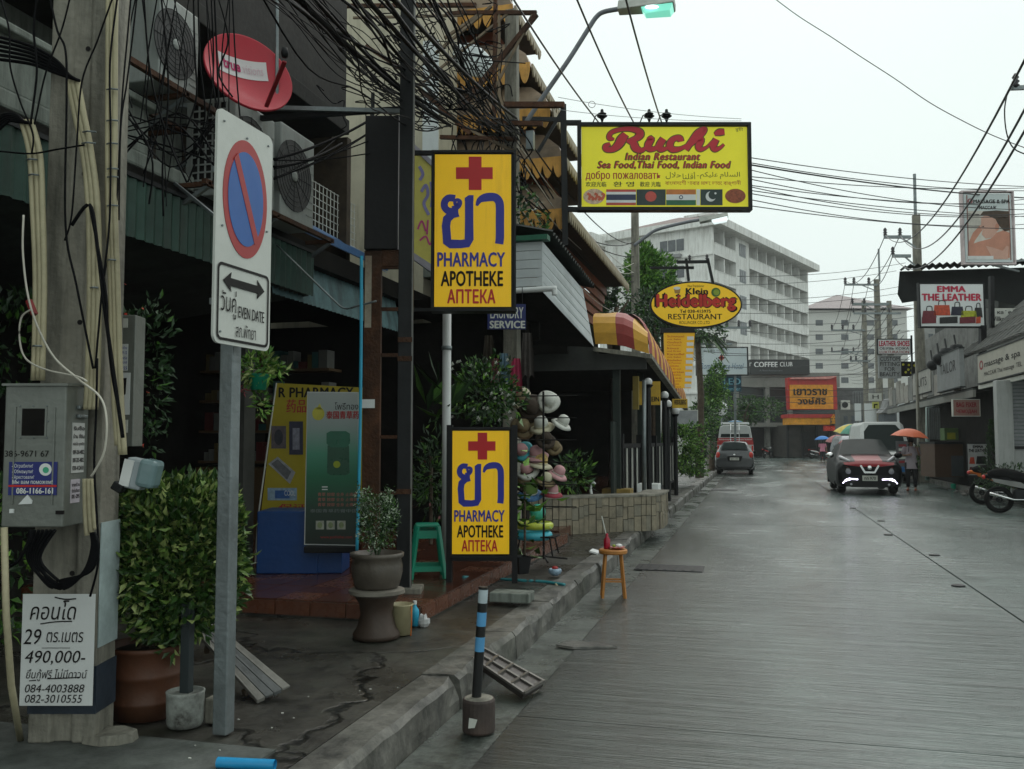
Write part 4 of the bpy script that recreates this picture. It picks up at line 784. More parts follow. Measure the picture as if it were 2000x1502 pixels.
# dark steel post (big, full height)
p=atz(787,1160,.3); dp=thing('dark_steel_post','tall black steel box post running from the terrace edge up into the cables','post',(p.x,p.y,.3),YAW)
s_=(p-CAM).dot(fw)/FPX
MB().bb(-14*s_,0,0,14*s_,.12,6.2).build('shaft',dark,dp,bevel=.006); MB().bb(13*s_,-.006,.0,15.5*s_,.02,6.2).build('edge_strip',M('edge_grey',(.16,.16,.15),.6,dirt=(.05,.05,.05),damt=.4),dp)
MB().bb(-.16,-.05,0,.15,.2,.05).build('foot_pad',conc,dp,bevel=.01)
for v in (668,965,1155-450): MB().bb(-14*s_-.0,-.01,at(800,v,p.y).z-.3,14*s_+.004,-.002,at(800,v,p.y).z-.26).build('band',rust,dp)
# rusty ladder-like post with rungs
p=atz(722,1150,.3); p.y=7.3; p=at(722,1120,7.3); p.z=.3; rp=thing('rusty_post','rust streaked steel post with a white tag and rungs bracing it to the black post','post',p,YAW)
s_=(p-CAM).dot(fw)/FPX; zz=lambda v: at(722,v,7.3).z-.3
MB().bb(-17*s_,0,0,17*s_,.08,zz(490)).build('shaft',rust,rp,bevel=.004); MB().bb(-15*s_,-.003,zz(640),-2*s_,0,zz(500)).build('paint_patch',M('patch_cream',(.4,.36,.28),.7,dirt=(.12,.05,.02),damt=.6,scale=6),rp)
MB().bb(-20*s_,-.008,zz(797),7*s_,-.003,zz(780)).build('tag',white,rp)
for v in (518,600,690,850,960): MB().bb(17*s_,.01,zz(v)-.03,62*s_,.05,zz(v)).build('rung',rust,rp)
MB().bb(17*s_,.0,zz(520),58*s_,.06,zz(488)).build('junction_box',rust,rp,bevel=.005)
a=[at(706,500,7.15),at(705,700,7.15),at(702,900,7.15),at(697,1075,7.15)]
tag(MB().tube(spline(a),.015,8).build('cyan_pipe',cyan,smooth=True),'thin cyan plastic water pipe running down the rusty post','pipe')
a=[at(540,478,7.2),at(640,575,7.2),at(672,602,7.2),at(700,597,7.2),at(735,588,7.2)]
tag(MB().tube(spline(a,4),.009,6).build('grey_conduit',steel,smooth=True),'thin grey conduit sloping under the canopy to the rusty post','pipe')
a=[at(785,295,6.9),at(783,380,6.9),at(779,470,6.9),at(783,500,6.9),at(780,515,6.9)]; tag(MB().tube(spline(a,5),.006,6).build('cable',wc,smooth=True),'short white cable hanging down the dark sign box','cable')
# horizontal rusty struts high up, crossing left to right
for (a,b,w_,mt) in (((232,203,6.2),(800,218,6.9),.035,steel),((232,262,6.2),(500,232,6.6),.04,dark),((500,232,6.6),(800,212,6.9),.04,dark),((0,155,4.5),(70,215,4.6),.03,steel),((235,270,6.2),(430,430,5.6),.02,steel)):
    tag(MB().bar(at(*a),at(*b),w_).build('support_strut',mt),'thin steel strut spanning behind the signs under the dark balcony','strut','steel struts under the dark balcony')
# upper pharmacy sign
def pharmacy(name,label,u0,v0,u1,v1,Y,legs=False):
    bd=Board(name,label,'sign',u0,v0,u1,v1,Y); W_=u1-u0;Hh=v1-v0; fx=lambda a:u0+a*W_; fy=lambda a:v0+a*Hh
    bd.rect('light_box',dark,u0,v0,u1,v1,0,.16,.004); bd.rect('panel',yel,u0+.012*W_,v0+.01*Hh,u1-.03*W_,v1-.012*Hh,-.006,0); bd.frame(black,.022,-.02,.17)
    cr_=M('cross_red',(.5,.008,.012),.45,var=.05,bump=0) if 'cross_red' not in bpy.data.materials else bpy.data.materials['cross_red']; lb=M('letter_blue',(.02,.025,.3),.45,var=.05,bump=0) if 'letter_blue' not in bpy.data.materials else bpy.data.materials['letter_blue']
    a,b,c,d_=.28,.74,.44,.6
    q=[(c,.025),(d_,.025),(d_,.093),(b,.093),(b,.168),(d_,.168),(d_,.238),(c,.238),(c,.168),(a,.168),(a,.093),(c,.093)]
    bd.poly('red_cross',cr_,[(fx(x),fy(y)) for x,y in q],-.01,-.006)
    m=MB(); sw=.105*W_
    # letter with a head loop, kinked back, flat foot and tall right stem
    P=[(.315,.325),(.29,.338),(.27,.327),(.275,.308),(.305,.305),(.33,.32),(.325,.345),(.27,.36),(.19,.365),(.125,.35),(.11,.32),(.14,.293),(.2,.28),(.265,.285)]
    bd.stroke(m,[(fx(x),fy(y),.55 if i<5 else (.8 if i<7 else 1)) for i,(x,y) in enumerate([(.30,.325),(.285,.334),(.268,.325),(.272,.308),(.3,.302),(.326,.316),(.31,.343),(.24,.362)])],sw*.75,y=-.0085)
    bd.stroke(m,[(fx(x),fy(y)) for x,y in [(.27,.293),(.19,.29),(.14,.315),(.14,.35),(.19,.374),(.27,.376),(.31,.376)]],sw*.85,y=-.009)
    bd.stroke(m,[(fx(x),fy(y)) for x,y in [(.31,.384),(.23,.395),(.17,.425),(.155,.47),(.165,.53),(.17,.572),(.21,.585),(.34,.586),(.42,.58),(.445,.555),(.445,.45),(.445,.33),(.445,.29)]],sw,y=-.0095,smooth=False)
    bd.poly('glyph_tip',lb,[(fx(.39),fy(.31)),(fx(.39),fy(.29)),(fx(.44),fy(.272)),(fx(.5),fy(.272)),(fx(.5),fy(.31))],-.0102,-.009)
    bd.stroke(m,[(fx(x),fy(y),k_) for x,y,k_ in [(.54,.34,.3),(.575,.305,.7),(.65,.287,1),(.76,.285,1),(.815,.31,1),(.83,.35,1),(.83,.45,1),(.83,.54,1),(.82,.585,1)]],sw,y=-.009)
    m.build('glyph',lb,bd.e)
    bd.text('PHARMACY',fx(.05),fy(.64),fx(.89),fy(.73),lb,-.0095,bold=.03); bd.text('APOTHEKE',fx(.095),fy(.76),fx(.865),fy(.855),ink,-.0095,bold=.03); bd.text('АПТЕКА',fx(.175),fy(.878),fx(.77),fy(.965),cr_,-.0095,bold=.03)
    return bd
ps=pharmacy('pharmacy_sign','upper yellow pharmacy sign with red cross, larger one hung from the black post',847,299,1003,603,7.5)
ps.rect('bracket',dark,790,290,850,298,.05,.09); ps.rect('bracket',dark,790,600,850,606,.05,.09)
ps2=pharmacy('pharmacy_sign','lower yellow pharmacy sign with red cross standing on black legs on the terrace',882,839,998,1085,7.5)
q=ps2.rc(876,830,1004,1140)
for x in (q[0],q[2]): 
    zb=.3-ps2.c.z; MB().bb(x-.02,0,zb,x+.03,.12,q[3]).build('leg',black,ps2.e)
ps2.rect('cross_bar',black,878,1088,1000,1096,0,.1)
tag(MB().box((0,0,.04),(.34,.2,.08)).build('sign_plinth',conc2,loc=(atz(1000,1150,.3).x,atz(1000,1150,.3).y,.2),bevel=.01),'low dark plinth under the right leg of the lower pharmacy sign','block')
# white pvc post
p=at(871,1060,8.2); p.z=.3; MBp=thing('white_drain_post','tall white plastic post with a strap clip behind the upper pharmacy sign','post',p)
zt=at(871,600,8.2).z-.3; MB().tube([(0,0,0),(0,0,zt)],.042,14).build('pipe',M('pvc_white',(.55,.56,.55),.45,var=.08,dirt=(.2,.2,.18),damt=.35,streak=True),MBp,smooth=True)
MB().tube([(0,0,zt-.42),(0,0,zt-.38)],.05,14).build('strap',steel,MBp,smooth=True)
# laundry sign
ls=Board('laundry_sign','small navy hanging sign reading LAUNDRY SERVICE behind the upper pharmacy sign','sign',952,594,1027,643,9.4)
ls.rect('panel',M('navy_panel',(.012,.02,.12),.5,var=.1),952,594,1027,643,0,.03); ls.text('LAUNDRY',958,600,1022,622,offw,-.004,bold=.02); ls.text('SERVICE',957,627,1025,641,offw,-.004,bold=.04)
MB().tube([ls.pp(960,594),ls.pp(960,560)],.004,4).tube([ls.pp(1020,594),ls.pp(1020,560)],.004,4).build('hanger',ink,ls.e)
# pharmacy banners + counter
yb=Board('yellow_banner','yellow pharmacy banner with product pictures hung over the blue counter','banner',512,750,705,1002,8.1)
yb.poly('sheet',M('banner_yellow',(.36,.28,.008),.5,var=.12,bump=.2,bscale=4),[(540,748),(708,757),(706,1003),(510,1000)],0,.01)
yb.text('R PHARMACY',545,757,690,776,ink,-.004,bold=.03)
def pic(bd,u0,v0,u1,v1,c1,c2,kind='box',tilt=0,y=-.004):
    nm='print_%02d%02d%02d'%tuple(int(99*x) for x in c1)
    mt=bpy.data.materials.get(nm) or M(nm,c1,.5,var=.3,scale=20,bump=0); nm2='print_%02d%02d%02d'%tuple(int(99*x) for x in c2); mt2=bpy.data.materials.get(nm2) or M(nm2,c2,.5,var=.3,scale=25,bump=0)
    um,vm=(u0+u1)/2,(v0+v1)/2
    if tilt: bd.poly('picture',mt,[(u0,v0+tilt),(u0+(u1-u0)*.35,v0),(u1,v1-tilt*1.6),(u1-(u1-u0)*.2,v1)],y,y+.002)
    else: bd.poly('picture',mt,[(u0,v0),(u1,v0),(u1,v1),(u0,v1)],y,y+.002)
    if kind=='oval': bd.ell('picture_detail',mt2,um,vm,(u1-u0)*.3,(v1-v0)*.35,y-.002,y,16)
    elif not tilt: bd.poly('picture_detail',mt2,[(um-(u1-u0)*.25,v0+(v1-v0)*.2),(um+(u1-u0)*.25,v0+(v1-v0)*.2),(um+(u1-u0)*.25,v1-(v1-v0)*.15),(um-(u1-u0)*.25,v1-(v1-v0)*.15)],y-.002,y)
    else: bd.poly('picture_detail',mt2,[(u0+6,v0+tilt),(u0+(u1-u0)*.35,v0+5),(u1-8,v1-tilt*1.7),(u1-(u1-u0)*.3,v1-8)],y-.002,y)
pic(yb,530,832,559,876,(.1,.08,.09),(.03,.03,.04),'oval'); pic(yb,565,823,592,888,(.03,.03,.06),(.2,.2,.25)); pic(yb,524,892,577,945,(.3,.3,.32),(.12,.12,.13),tilt=14); pic(yb,523,953,580,977,(.25,.35,.45),(.03,.1,.3))
yb.text('药品',560,780,598,806,sred,-.004,bold=.02); yb.text('保证',545,984,598,998,sred,-.004,bold=.02); yb.text('COOL',556,958,577,968,white,-.009)
MB().tube([yb.pp(540,748),yb.pp(505,1002),yb.pp(498,1100)],.008,6).build('pole',offw,yb.e)
gb=Board('rollup_banner','white to green roll up banner with a balm jar, in front of the yellow banner','banner',598,765,700,1065,7.55)
gw=M('banner_white',(.5,.52,.5),.5,var=.05)
m=gb.poly('sheet',gw,[(600,765),(700,766),(700,1066),(594,1064)],0,.008)
# printed sheet: gradient from white to deep green is part of the print
pm_=bpy.data.materials.new('banner_print'); pm_.use_nodes=True; t=pm_.node_tree;n=t.nodes;l=t.links; tcx=n.new('ShaderNodeTexCoord'); sp=n.new('ShaderNodeSeparateXYZ'); l.new(tcx.outputs['Generated'],sp.inputs[0]); cr=n.new('ShaderNodeValToRGB')
E_cr=cr.color_ramp; E_cr.elements[0].position=0; E_cr.elements[0].color=(.012,.02,.015,1); E_cr.elements[1].position=1; E_cr.elements[1].color=(.36,.39,.38,1)
for ps_,c_ in ((.22,(.015,.04,.025,1)),(.45,(.01,.13,.06,1)),(.6,(.06,.25,.16,1)),(.8,(.28,.33,.32,1))): e_=E_cr.elements.new(ps_); e_.color=c_
l.new(sp.outputs['Z'],cr.inputs[0]); l.new(cr.outputs[0],n['Principled BSDF'].inputs['Base Color']); n['Principled BSDF'].inputs['Roughness'].default_value=.45
gb.poly('print',pm_,[(601,767),(699,768),(699,1064),(596,1062)],-.003,0)
gb.text('โพธิ์ทอง',654,786,700,800,ink,-.006,bold=.01); gb.text('泰国青草药',638,803,701,818,sred,-.006,bold=.03)
gb.ell('pear',M('print_pear',(.5,.45,.06),.5),622,808,12,13,-.006,-.003,20); gb.poly('pear_stalk',bpy.data.materials['print_pear'],[(617,800),(625,788),(629,800)],-.006,-.003)
jar=M('jar_green',(.008,.07,.035),.3,var=.2); jl=M('jar_lid_green',(.008,.11,.06),.3,var=.2)
gb.poly('jar',jar,[(640,870),(682,870),(683,924),(676,928),(646,928),(639,924)],-.005,-.003); gb.poly('jar_lid',jl,[(638,846),(646,842),(676,842),(684,847),(684,866),(676,874),(646,874),(638,866)],-.007,-.003); gb.ell('jar_mark',M('print_lime',(.3,.35,.02),.5),658,907,7,7,-.007,-.005,14)
for i in range(3): gb.text('青草 按摩 全身 止痛膏',621,962+i*10,698,969+i*10,M('print_rose',(.4,.12,.1),.5) if i==0 else bpy.data.materials['print_rose'],-.006)
gb.text('泰国青草药膏中国',606,994,698,1001,steel,-.006); gb.text('www.pothithai.com',626,1046,688,1053,sred,-.006)
for i in range(3): pic(gb,617+i*21,1017,633+i*21,1034,(.35,.36,.3),(.2,.25,.12),'oval',y=-.006)
gb.rect('flag_print',white,629,950,640,952,-.006,-.003); gb.rect('flag_print',white,629,955,640,957,-.006,-.003)
MB().bb(-gb.w/2,-.06,-gb.h/2-.06,gb.w/2,.06,-gb.h/2).build('base',dark,gb.e,bevel=.01)
bc=thing('blue_counter','bright blue painted counter box under the banners','counter',(atz(500,1122,.3).x,atz(500,1122,.3).y,.305),YAW)
cw=(atz(672,1118,.3)-atz(500,1122,.3)).dot(rt); s_=cw/172
blp=M('counter_blue',(.003,.045,.18),.4,var=.12,dirt=(.01,.05,.15),damt=.25)
MB().bb(0,0,0,cw*.72,.5,125*s_).build('cabinet',blp,bc,bevel=.01); MB().bb(cw*.7,.02,0,cw,.42,47*s_).build('side_box',blp,bc,bevel=.01); MB().bb(cw*.7,.0,47*s_,cw+.01,.44,55*s_).build('side_top',offw,bc,bevel=.005)
# --- pots
p=atz(735,1244,G); pp=thing('pot_stand_plant','silver leaved plant in a grey glazed pot on a scalloped wooden stand','plant',(p.x,p.y,G)); s_=(p-CAM).dot(fw)/FPX
MB().lathe([(46*s_,0),(46*s_,8*s_),(38*s_,20*s_),(31*s_,45*s_),(34*s_,66*s_),(44*s_,80*s_),(46*s_,84*s_)],n=24).build('stand',M('stand_brown',(.055,.035,.025),.55,var=.35,dirt=(.02,.015,.01),damt=.4),pp,smooth=True)
MB().lathe([(50*s_,84*s_),(54*s_,86*s_),(54*s_,93*s_),(40*s_,95*s_)],n=48,wob=.03).build('stand_top',M('stand_top_grey',(.2,.18,.15),.6,dirt=(.05,.04,.03),damt=.5),pp)
MB().lathe([(38*s_,94*s_),(44*s_,100*s_),(50*s_,125*s_),(50*s_,140*s_),(47*s_,152*s_),(52*s_,156*s_),(53*s_,163*s_),(47*s_,164*s_),(44*s_,150*s_),(.001,150*s_)],n=32).build('pot',M('pot_grey_glaze',(.09,.075,.06),.4,var=.3,scale=6,dirt=(.03,.025,.02),damt=.5),pp,smooth=True)
m=MB(); leaf_cloud(m,(0,0,222*s_),(.15,.13,.21),1500,.026,.012,wts=(5,3,2.5),shell=.25,lump=.12); 
for i in range(14): a=rnd.uniform(0,6.28); q=V(math.cos(a)*.13,math.sin(a)*.11,(250+rnd.uniform(-20,35))*s_); m.tube([(0,0,150*s_),q*.6+V(0,0,60*s_),q],.003,4,mi=0); leaf_cloud(m,q,(.03,.03,.06),40,.026,.011,wts=(3,3,4),shell=.2)
m.build('foliage',[leafC,leafA,M('leaf_silver',(.34,.4,.3),.45,var=.3)],pp)
p=atz(783,1238,G); t=thing('cream_bucket','small cream plastic bucket standing at the terrace corner','bucket',(p.x,p.y,G)); MB().lathe([(.07,0),(.085,.2),(.09,.205),(.082,.21),(.068,.02)],n=20).build('body',M('bucket_cream',(.38,.34,.2),.45,dirt=(.12,.1,.06),damt=.4),t,smooth=True)
MB().tube([(.085,-.02,.2),(.1,-.05,.1),(.09,-.04,-.0)],.004,5).build('handle',orange,t)
p=atz(810,1222,G); t=thing('cyan_bottle','small cyan plastic bottle at the terrace corner beside a white rag','bottle',(p.x,p.y,G)); MB().lathe([(.03,0),(.032,.1),(.028,.12),(.012,.14),(.012,.155)],n=14).build('body',cyan,t,smooth=True); MB().lathe([(.014,.155),(.014,.18)],n=10).build('cap',white,t)
m=MB(); p=atz(828,1222,G); m.ball((0,0,.03),(.05,.035,.045),10); [setattr(q,'z',q.z*(1+.3*math.sin(9*q.x*20))) for q in m.v]; tag(m.build('white_rag',M('rag_white',(.5,.5,.5),.8),loc=(p.x,p.y,G)),'crumpled white plastic rag lying by the terrace corner','rag')
# green stool
p=atz(834,1128,.3); gs=thing('green_stool','green moulded plastic stool with splayed legs beside the black post','stool',(p.x,p.y,.305),YAW+.15); s_=(p-CAM).dot(fw)/FPX; hS=104*s_; w0,w1=23*s_,33*s_
MB().bb(-w0,-w0,hS-.03,w0,w0,hS).build('seat',tealp,gs,bevel=.012)
for sx in (-1,1):
    for sy in (-1,1): MB().bar((sx*w1,sy*w1,0),(sx*w0*.86,sy*w0*.86,hS-.02),.045,.03).build('leg',tealp,gs,bevel=.006)
for sy in (-1,1):
    MB().bar((-w1*.93,sy*w1*.93,.09),(w1*.93,sy*w1*.93,.09),.02,.045).build('stretcher',tealp,gs); MB().bar((-w0*.98,sy*w0*.98,hS-.09),(w0*.98,sy*w0*.98,hS-.09),.02,.07).build('apron',tealp,gs); MB().bar((sy*w1*.93,-w1*.93,.09),(sy*w1*.93,w1*.93,.09),.02,.045).build('stretcher',tealp,gs)
# plants round the pvc post and above
m=MB(); leaf_cloud(m,(0,0,0),(.42,.3,.36),1100,.075,.035,wts=(6,3,1),shell=.3)
for i in range(26): q=V(rnd.uniform(-.4,.4),-.3,rnd.uniform(-.3,.32)); [leaf_mb(.022,.018,.1,3,m,q,V(math.cos(a),-.3,math.sin(a))) for a in (0,1.25,2.5,3.75,5)]
tag(m.build('white_flower_shrub',[leafC,leafA,leafB,flow],loc=at(948,768,9.0)),'hanging leafy shrub dotted with small white flowers above the lower pharmacy sign','plant')
m=MB()
for i in range(16): a=rnd.uniform(0,6.28); L=rnd.uniform(.25,.5); leaf_mb(L,.08,.15,rnd.randrange(2),m,V(rnd.uniform(-.1,.1),rnd.uniform(-.1,.1),rnd.uniform(-.3,.3)),V(math.cos(a),math.sin(a)*.5-.3,rnd.uniform(-.5,1.2)))
tag(m.build('broadleaf_plant',[leafC,leafA],loc=at(852,770,8.5)),'dark broad leaved plant growing behind the white plastic post','plant')
m=MB(); leaf_cloud(m,(0,0,0),(.25,.25,.5),450,.1,.03,wts=(5,2,.3),shell=.2)
for i in range(10): leaf_mb(.06,.03,.1,3,m,V(rnd.uniform(-.2,.2),-.25,rnd.uniform(-.4,.4)),V(rnd.gauss(0,1),-1,rnd.gauss(0,1)))
t=thing('red_leaved_plant','dark bushy plant with maroon leaves above the green stool','plant',at(842,930,8.8)); m.build('foliage',[leafC,leafA,leafB,M('leaf_maroon',(.12,.02,.02),.5)],t)['kind']='stuff'; MB().tube([(0,0,-.7),(0,0,.2)],.02,6).build('stem',bark,t)
m=MB()
for i in range(60): a=rnd.uniform(0,6.28); q=V(rnd.gauss(0,.12),rnd.gauss(0,.1),rnd.gauss(0,.28)); leaf_mb(rnd.uniform(.1,.2),.07,.2,rnd.randrange(3),m,q,V(math.cos(a),math.sin(a)-.3,rnd.uniform(-.2,.8)))
t=thing('green_pot_plant','bright green broad leaved plant right of the lower pharmacy sign','plant',at(1025,1000,8.6)); m.build('foliage',[leafA,leafB,leafA],t)['kind']='stuff'; MB().tube([(0,0,-.55),(0,0,.2)],.012,6).build('stem',bark,t)
t=thing('black_plant_pot','small square black plant pot on the terrace behind the lower pharmacy sign','pot',atz(1018,1120,.3)); MB().lathe([(.07,0),(.1,.16),(.09,.16),(.085,.14),(.001,.14)],n=4).build('pot',black,t)
# hose along the kerb top
a=[atz(u,v,.33)+V(0,0,0) for u,v in ((905,1124),(960,1130),(1020,1134),(1060,1134),(1103,1140))]
a=[V(q.x,q.y,.315) if q.x<-2.43 else atz(u,v,.195) for q,(u,v) in zip(a,((905,1124),(960,1130),(1020,1134),(1060,1136),(1103,1142)))]
tag(MB().tube(spline(a),.014,8).build('cyan_hose',M('hose_teal',(.04,.25,.28),.4),smooth=True),'teal pipe lying from under the lower pharmacy sign out to the kerb','pipe')
a=[at(1085,1140,8.3),at(1098,1158,8.25),at(1097,1178,8.2)]; tag(MB().tube(spline(a),.01,6).build('drain_hose',pvc,smooth=True),'short pale hose end hanging down the kerb face','hose')
t=thing('flower_bowl','tiny blue and white patterned bowl with red flowers on the pavement strip','bowl',atz(1084,1124,.185)); MB().lathe([(.03,0),(.06,.02),(.07,.05),(.055,.07),(.05,.065)],n=18).build('bowl',M('bowl_blue_white',(.25,.35,.45),.3,var=.5,scale=40),t,smooth=True); MB().ball((0,0,.075),(.035,.035,.02),8).build('flowers',sred,t)
# --- shop stock: hats on an unseen stand, clothes, swim rings
rk=thing('hat_rack','thin black wire display rack carrying the sun hats beside the pharmacy sign','rack',atz(1062,1092,.3))
m=MB(); m.tube([(0,0,0),(0,0,1.75)],.012,6)
for k_ in range(6):
    z=.55+.23*k_; m.tube([(-.3,-.05,z),(.36,-.05,z)],.006,5)
for a in range(4): m.tube([(0,0,.03),(.25*math.cos(a*1.57+.4),.25*math.sin(a*1.57+.4),0)],.01,5)
m.build('stand',ink,rk)
def hat(u,v,Y,size,mats,tilt,label,soft=.1):
    e=thing('sun_hat',label,'hat',at(u,v,Y),0,'sun hats on the wire rack',rot=(R(tilt[0]),R(tilt[1]),YAW))
    m=MB(); r=size/2; prof=[(r,-.02-soft*r),(r*.8,-.005),(r*.56,0)]; m.lathe(prof+[(r*.555,.0)],n=26,wob=soft*.5); m.build('brim',mats[0],e,smooth=True)
    MB().lathe([(r*.56,-.003),(r*.54,r*.35),(r*.47,r*.6),(r*.3,r*.74),(.001,r*.78)],n=24).build('crown',mats[1],e,smooth=True)
    MB().lathe([(r*.565,.002),(r*.562,r*.12)],n=24).build('band',mats[2],e,smooth=True); return e
hb_,hw_,hc_,hp_,hg_=M('hat_brown',(.045,.03,.02),.8),M('hat_white',(.55,.55,.5),.8,bump=.3),M('hat_cream',(.5,.46,.33),.8,bump=.3),M('hat_pink',(.5,.27,.28),.8),M('hat_straw',(.2,.15,.08),.8,bump=.4)
HY=10.0
hat(1037,795,HY,.34,(hb_,hb_,ink),(80,0),'large dark brown hat hanging at the top of the rack, brim towards the road')
hat(1072,783,HY,.27,(hw_,hw_,offw),(75,25),'white hat hanging edge up beside the dark brown one')
hat(1058,832,HY,.3,(hc_,hw_,hc_),(25,-12),'cream hat with a flower band, second row of the rack')
hat(1098,826,HY,.25,(hw_,hw_,offw),(20,28),'white peaked cap jutting out to the right of the cream hat')
hat(1022,832,HY,.3,(hg_,hg_,hb_),(75,-20),'straw coloured hat half hidden behind the pharmacy sign')
hat(1083,872,HY,.2,(hg_,hg_,hb_),(60,30),'small olive straw hat hanging below the white cap')
hat(1048,888,HY,.28,(hp_,hp_,hw_),(25,-8),'pink hat with rounded crown in the third row')
hat(1054,905,HY,.32,(hc_,M('hat_flowered',(.5,.35,.12),.8,var=.6,scale=25),hc_),(8,10),'cream and ochre flowered hat under the pink hat')
hat(1020,880,HY,.26,(M('hat_turquoise',(.06,.35,.4),.7),hp_,hw_),(60,-30),'turquoise brimmed hat nearest the pharmacy sign')
hat(1090,925,HY,.25,(hp_,hp_,offw),(18,25),'pale pink visor cap pointing down to the right')
hat(1078,962,HY,.26,(M('hat_maroon',(.3,.04,.06),.8),hp_,hw_),(10,5),'dark pink hat lowest on the right of the rack')
hat(1036,962,HY,.3,(M('hat_blue_pattern',(.08,.2,.4),.7,var=.6,scale=20),M('hat_green',(.15,.25,.06),.8),hw_),(25,0),'blue and green patterned hat lowest on the left of the rack')
hat(1014,775,HY,.28,(hc_,hg_,hb_),(70,-15),'straw and cream hat highest on the left of the rack')
hat(1066,858,HY-.1,.24,(hb_,hb_,ink),(50,10),'small dark brown hat between the cream hat and the olive one')
hat(1030,920,HY-.05,.27,(hw_,hp_,hb_),(30,-15),'white brimmed pink crowned hat left of the flowered one')
hat(1066,938,HY-.1,.24,(hg_,hc_,hb_),(20,12),'cream crowned straw hat just above the lowest dark pink one')
hat(1024,940,HY,.26,(hb_,hg_,ink),(60,-25),'brown and olive hat low at the left edge of the rack')
def cloth(u,v,Y,w_,h,col,label,turn=0):
    m=MB(); nx=8
    for i in range(nx+1):
        x=-w_/2+w_*i/nx; y=.02*math.sin(i*2.1)
        m.v+= [V(x*.7,y,0),V(x,y*1.5,-h*.5),V(x*1.1,y*2,-h*(1+.05*math.sin(i*1.7)))]
    m.f=[(3*i+j,3*i+3+j,3*i+4+j,3*i+1+j) for i in range(nx) for j in (0,1)]; m.m=[0]*len(m.f)
    o=m.build('hanging_garment',M('cloth_'+label.split()[0],col,.85,var=.4,scale=12,bump=.3),loc=at(u,v,Y),smooth=True); o.rotation_euler=(0,0,YAW+turn); return tag(o,label,'clothes','clothes hanging under the laundry sign')
cloth(985,690,9.6,.12,.4,(.12,.2,.26),'pale blue garment hanging under the laundry sign'); cloth(1008,700,9.7,.13,.38,(.35,.03,.08),'crimson garment hanging right of the pale blue one'); cloth(968,700,9.5,.1,.28,(.2,.05,.07),'dull red patterned garment left of the pale blue one'); cloth(1030,650,9.8,.14,.5,(.06,.05,.045),'brown garment hanging farthest right under the laundry sign'); cloth(955,655,9.9,.14,.45,(.04,.03,.02),'dark brown garment hanging nearest the pharmacy sign')
def ring(u,v,Y,Rr_,r,col,label,rot=(0,0,0)):
    e=thing('swim_ring',label,'swim ring',at(u,v,Y),rot=rot,group='inflatable rings on the terrace'); MB().torus((0,0,0),Rr_,r,'z',28,10).build('tube',M('ring_'+label.split()[0],col,.3,var=.2,scale=6),e,smooth=True); MB().torus((0,0,.0),Rr_,r*1.01,'z',28,4).build('stripe',white,e,smooth=True) if 0 else None; return e
ring(1042,1045,9.6,.16,.05,(.05,.4,.5),'turquoise blow up ring lowest in the pile beside the plant'); ring(1044,1026,9.6,.17,.04,(.45,.5,.05),'lime yellow blow up ring in the middle of the pile')
t=thing('beach_ball','mint green inflatable ball on top of the swim rings','beach ball',at(1050,1000,9.6)); MB().ball((0,0,0),.09,16).build('ball',M('ball_mint',(.06,.42,.3),.3,var=.2),t,smooth=True)
t=thing('ring_stand','low black metal stand holding the swim rings','stand',atz(1050,1082,.3)); 
for x in (-.2,.2):
    for y in (-.15,.15): MB().tube([(x,y,0),(x*.8,y*.8,.2)],.01,5).build('leg',ink,t)
MB().bb(-.22,-.16,.19,.22,.16,.205).build('top',ink,t)
# --- stone tiled planter
p0=atz(1062,1043,.19); p1=atz(1212,1036,.19); p2=atz(1283,1032,.19)
dc_=thing('display_cabinet','dim wooden medicine cabinet with rows of small boxes inside the dark pharmacy','cabinet',(-5.9,9.9,.3))
cw_=M('cabinet_wood',(.09,.05,.02),.5,var=.3); MB().bb(-.9,0,0,.9,.4,.9).build('base',cw_,dc_)
for k_ in range(4): MB().bb(-.9,.05,.95+k_*.38,.9,.4,.98+k_*.38).build('shelf',cw_,dc_)
bxm=[M('box_%s'%n_,c_,.5,var=.2) for n_,c_ in (('white',(.13,.13,.12)),('teal',(.02,.08,.08)),('red',(.08,.012,.012)),('ochre',(.1,.07,.02)))]
m=MB()
for k_ in range(4):
    x=-.85
    while x<.8:
        w0=rnd.uniform(.05,.13); m.bb(x,.1,.98+k_*.38,x+w0*.92,.3,.98+k_*.38+rnd.uniform(.08,.24),rnd.randrange(4)); x+=w0
m.build('medicine_box',bxm,dc_)['kind']='stuff'
pl=thing('tiled_planter','low curved planter wall faced with upright buff stone tiles before the restaurant','planter',(p0.x,p0.y,.17))
top=at(1140,962,(p0.y+p1.y)/2).z-.17; hT=.52
path=spline([p0-V(.9,0.25,0),p0,p0.lerp(p1,.5),p1,p2,p2+V(.05,1.2,0)],6); path=[V(q.x,q.y,0) for q in path]
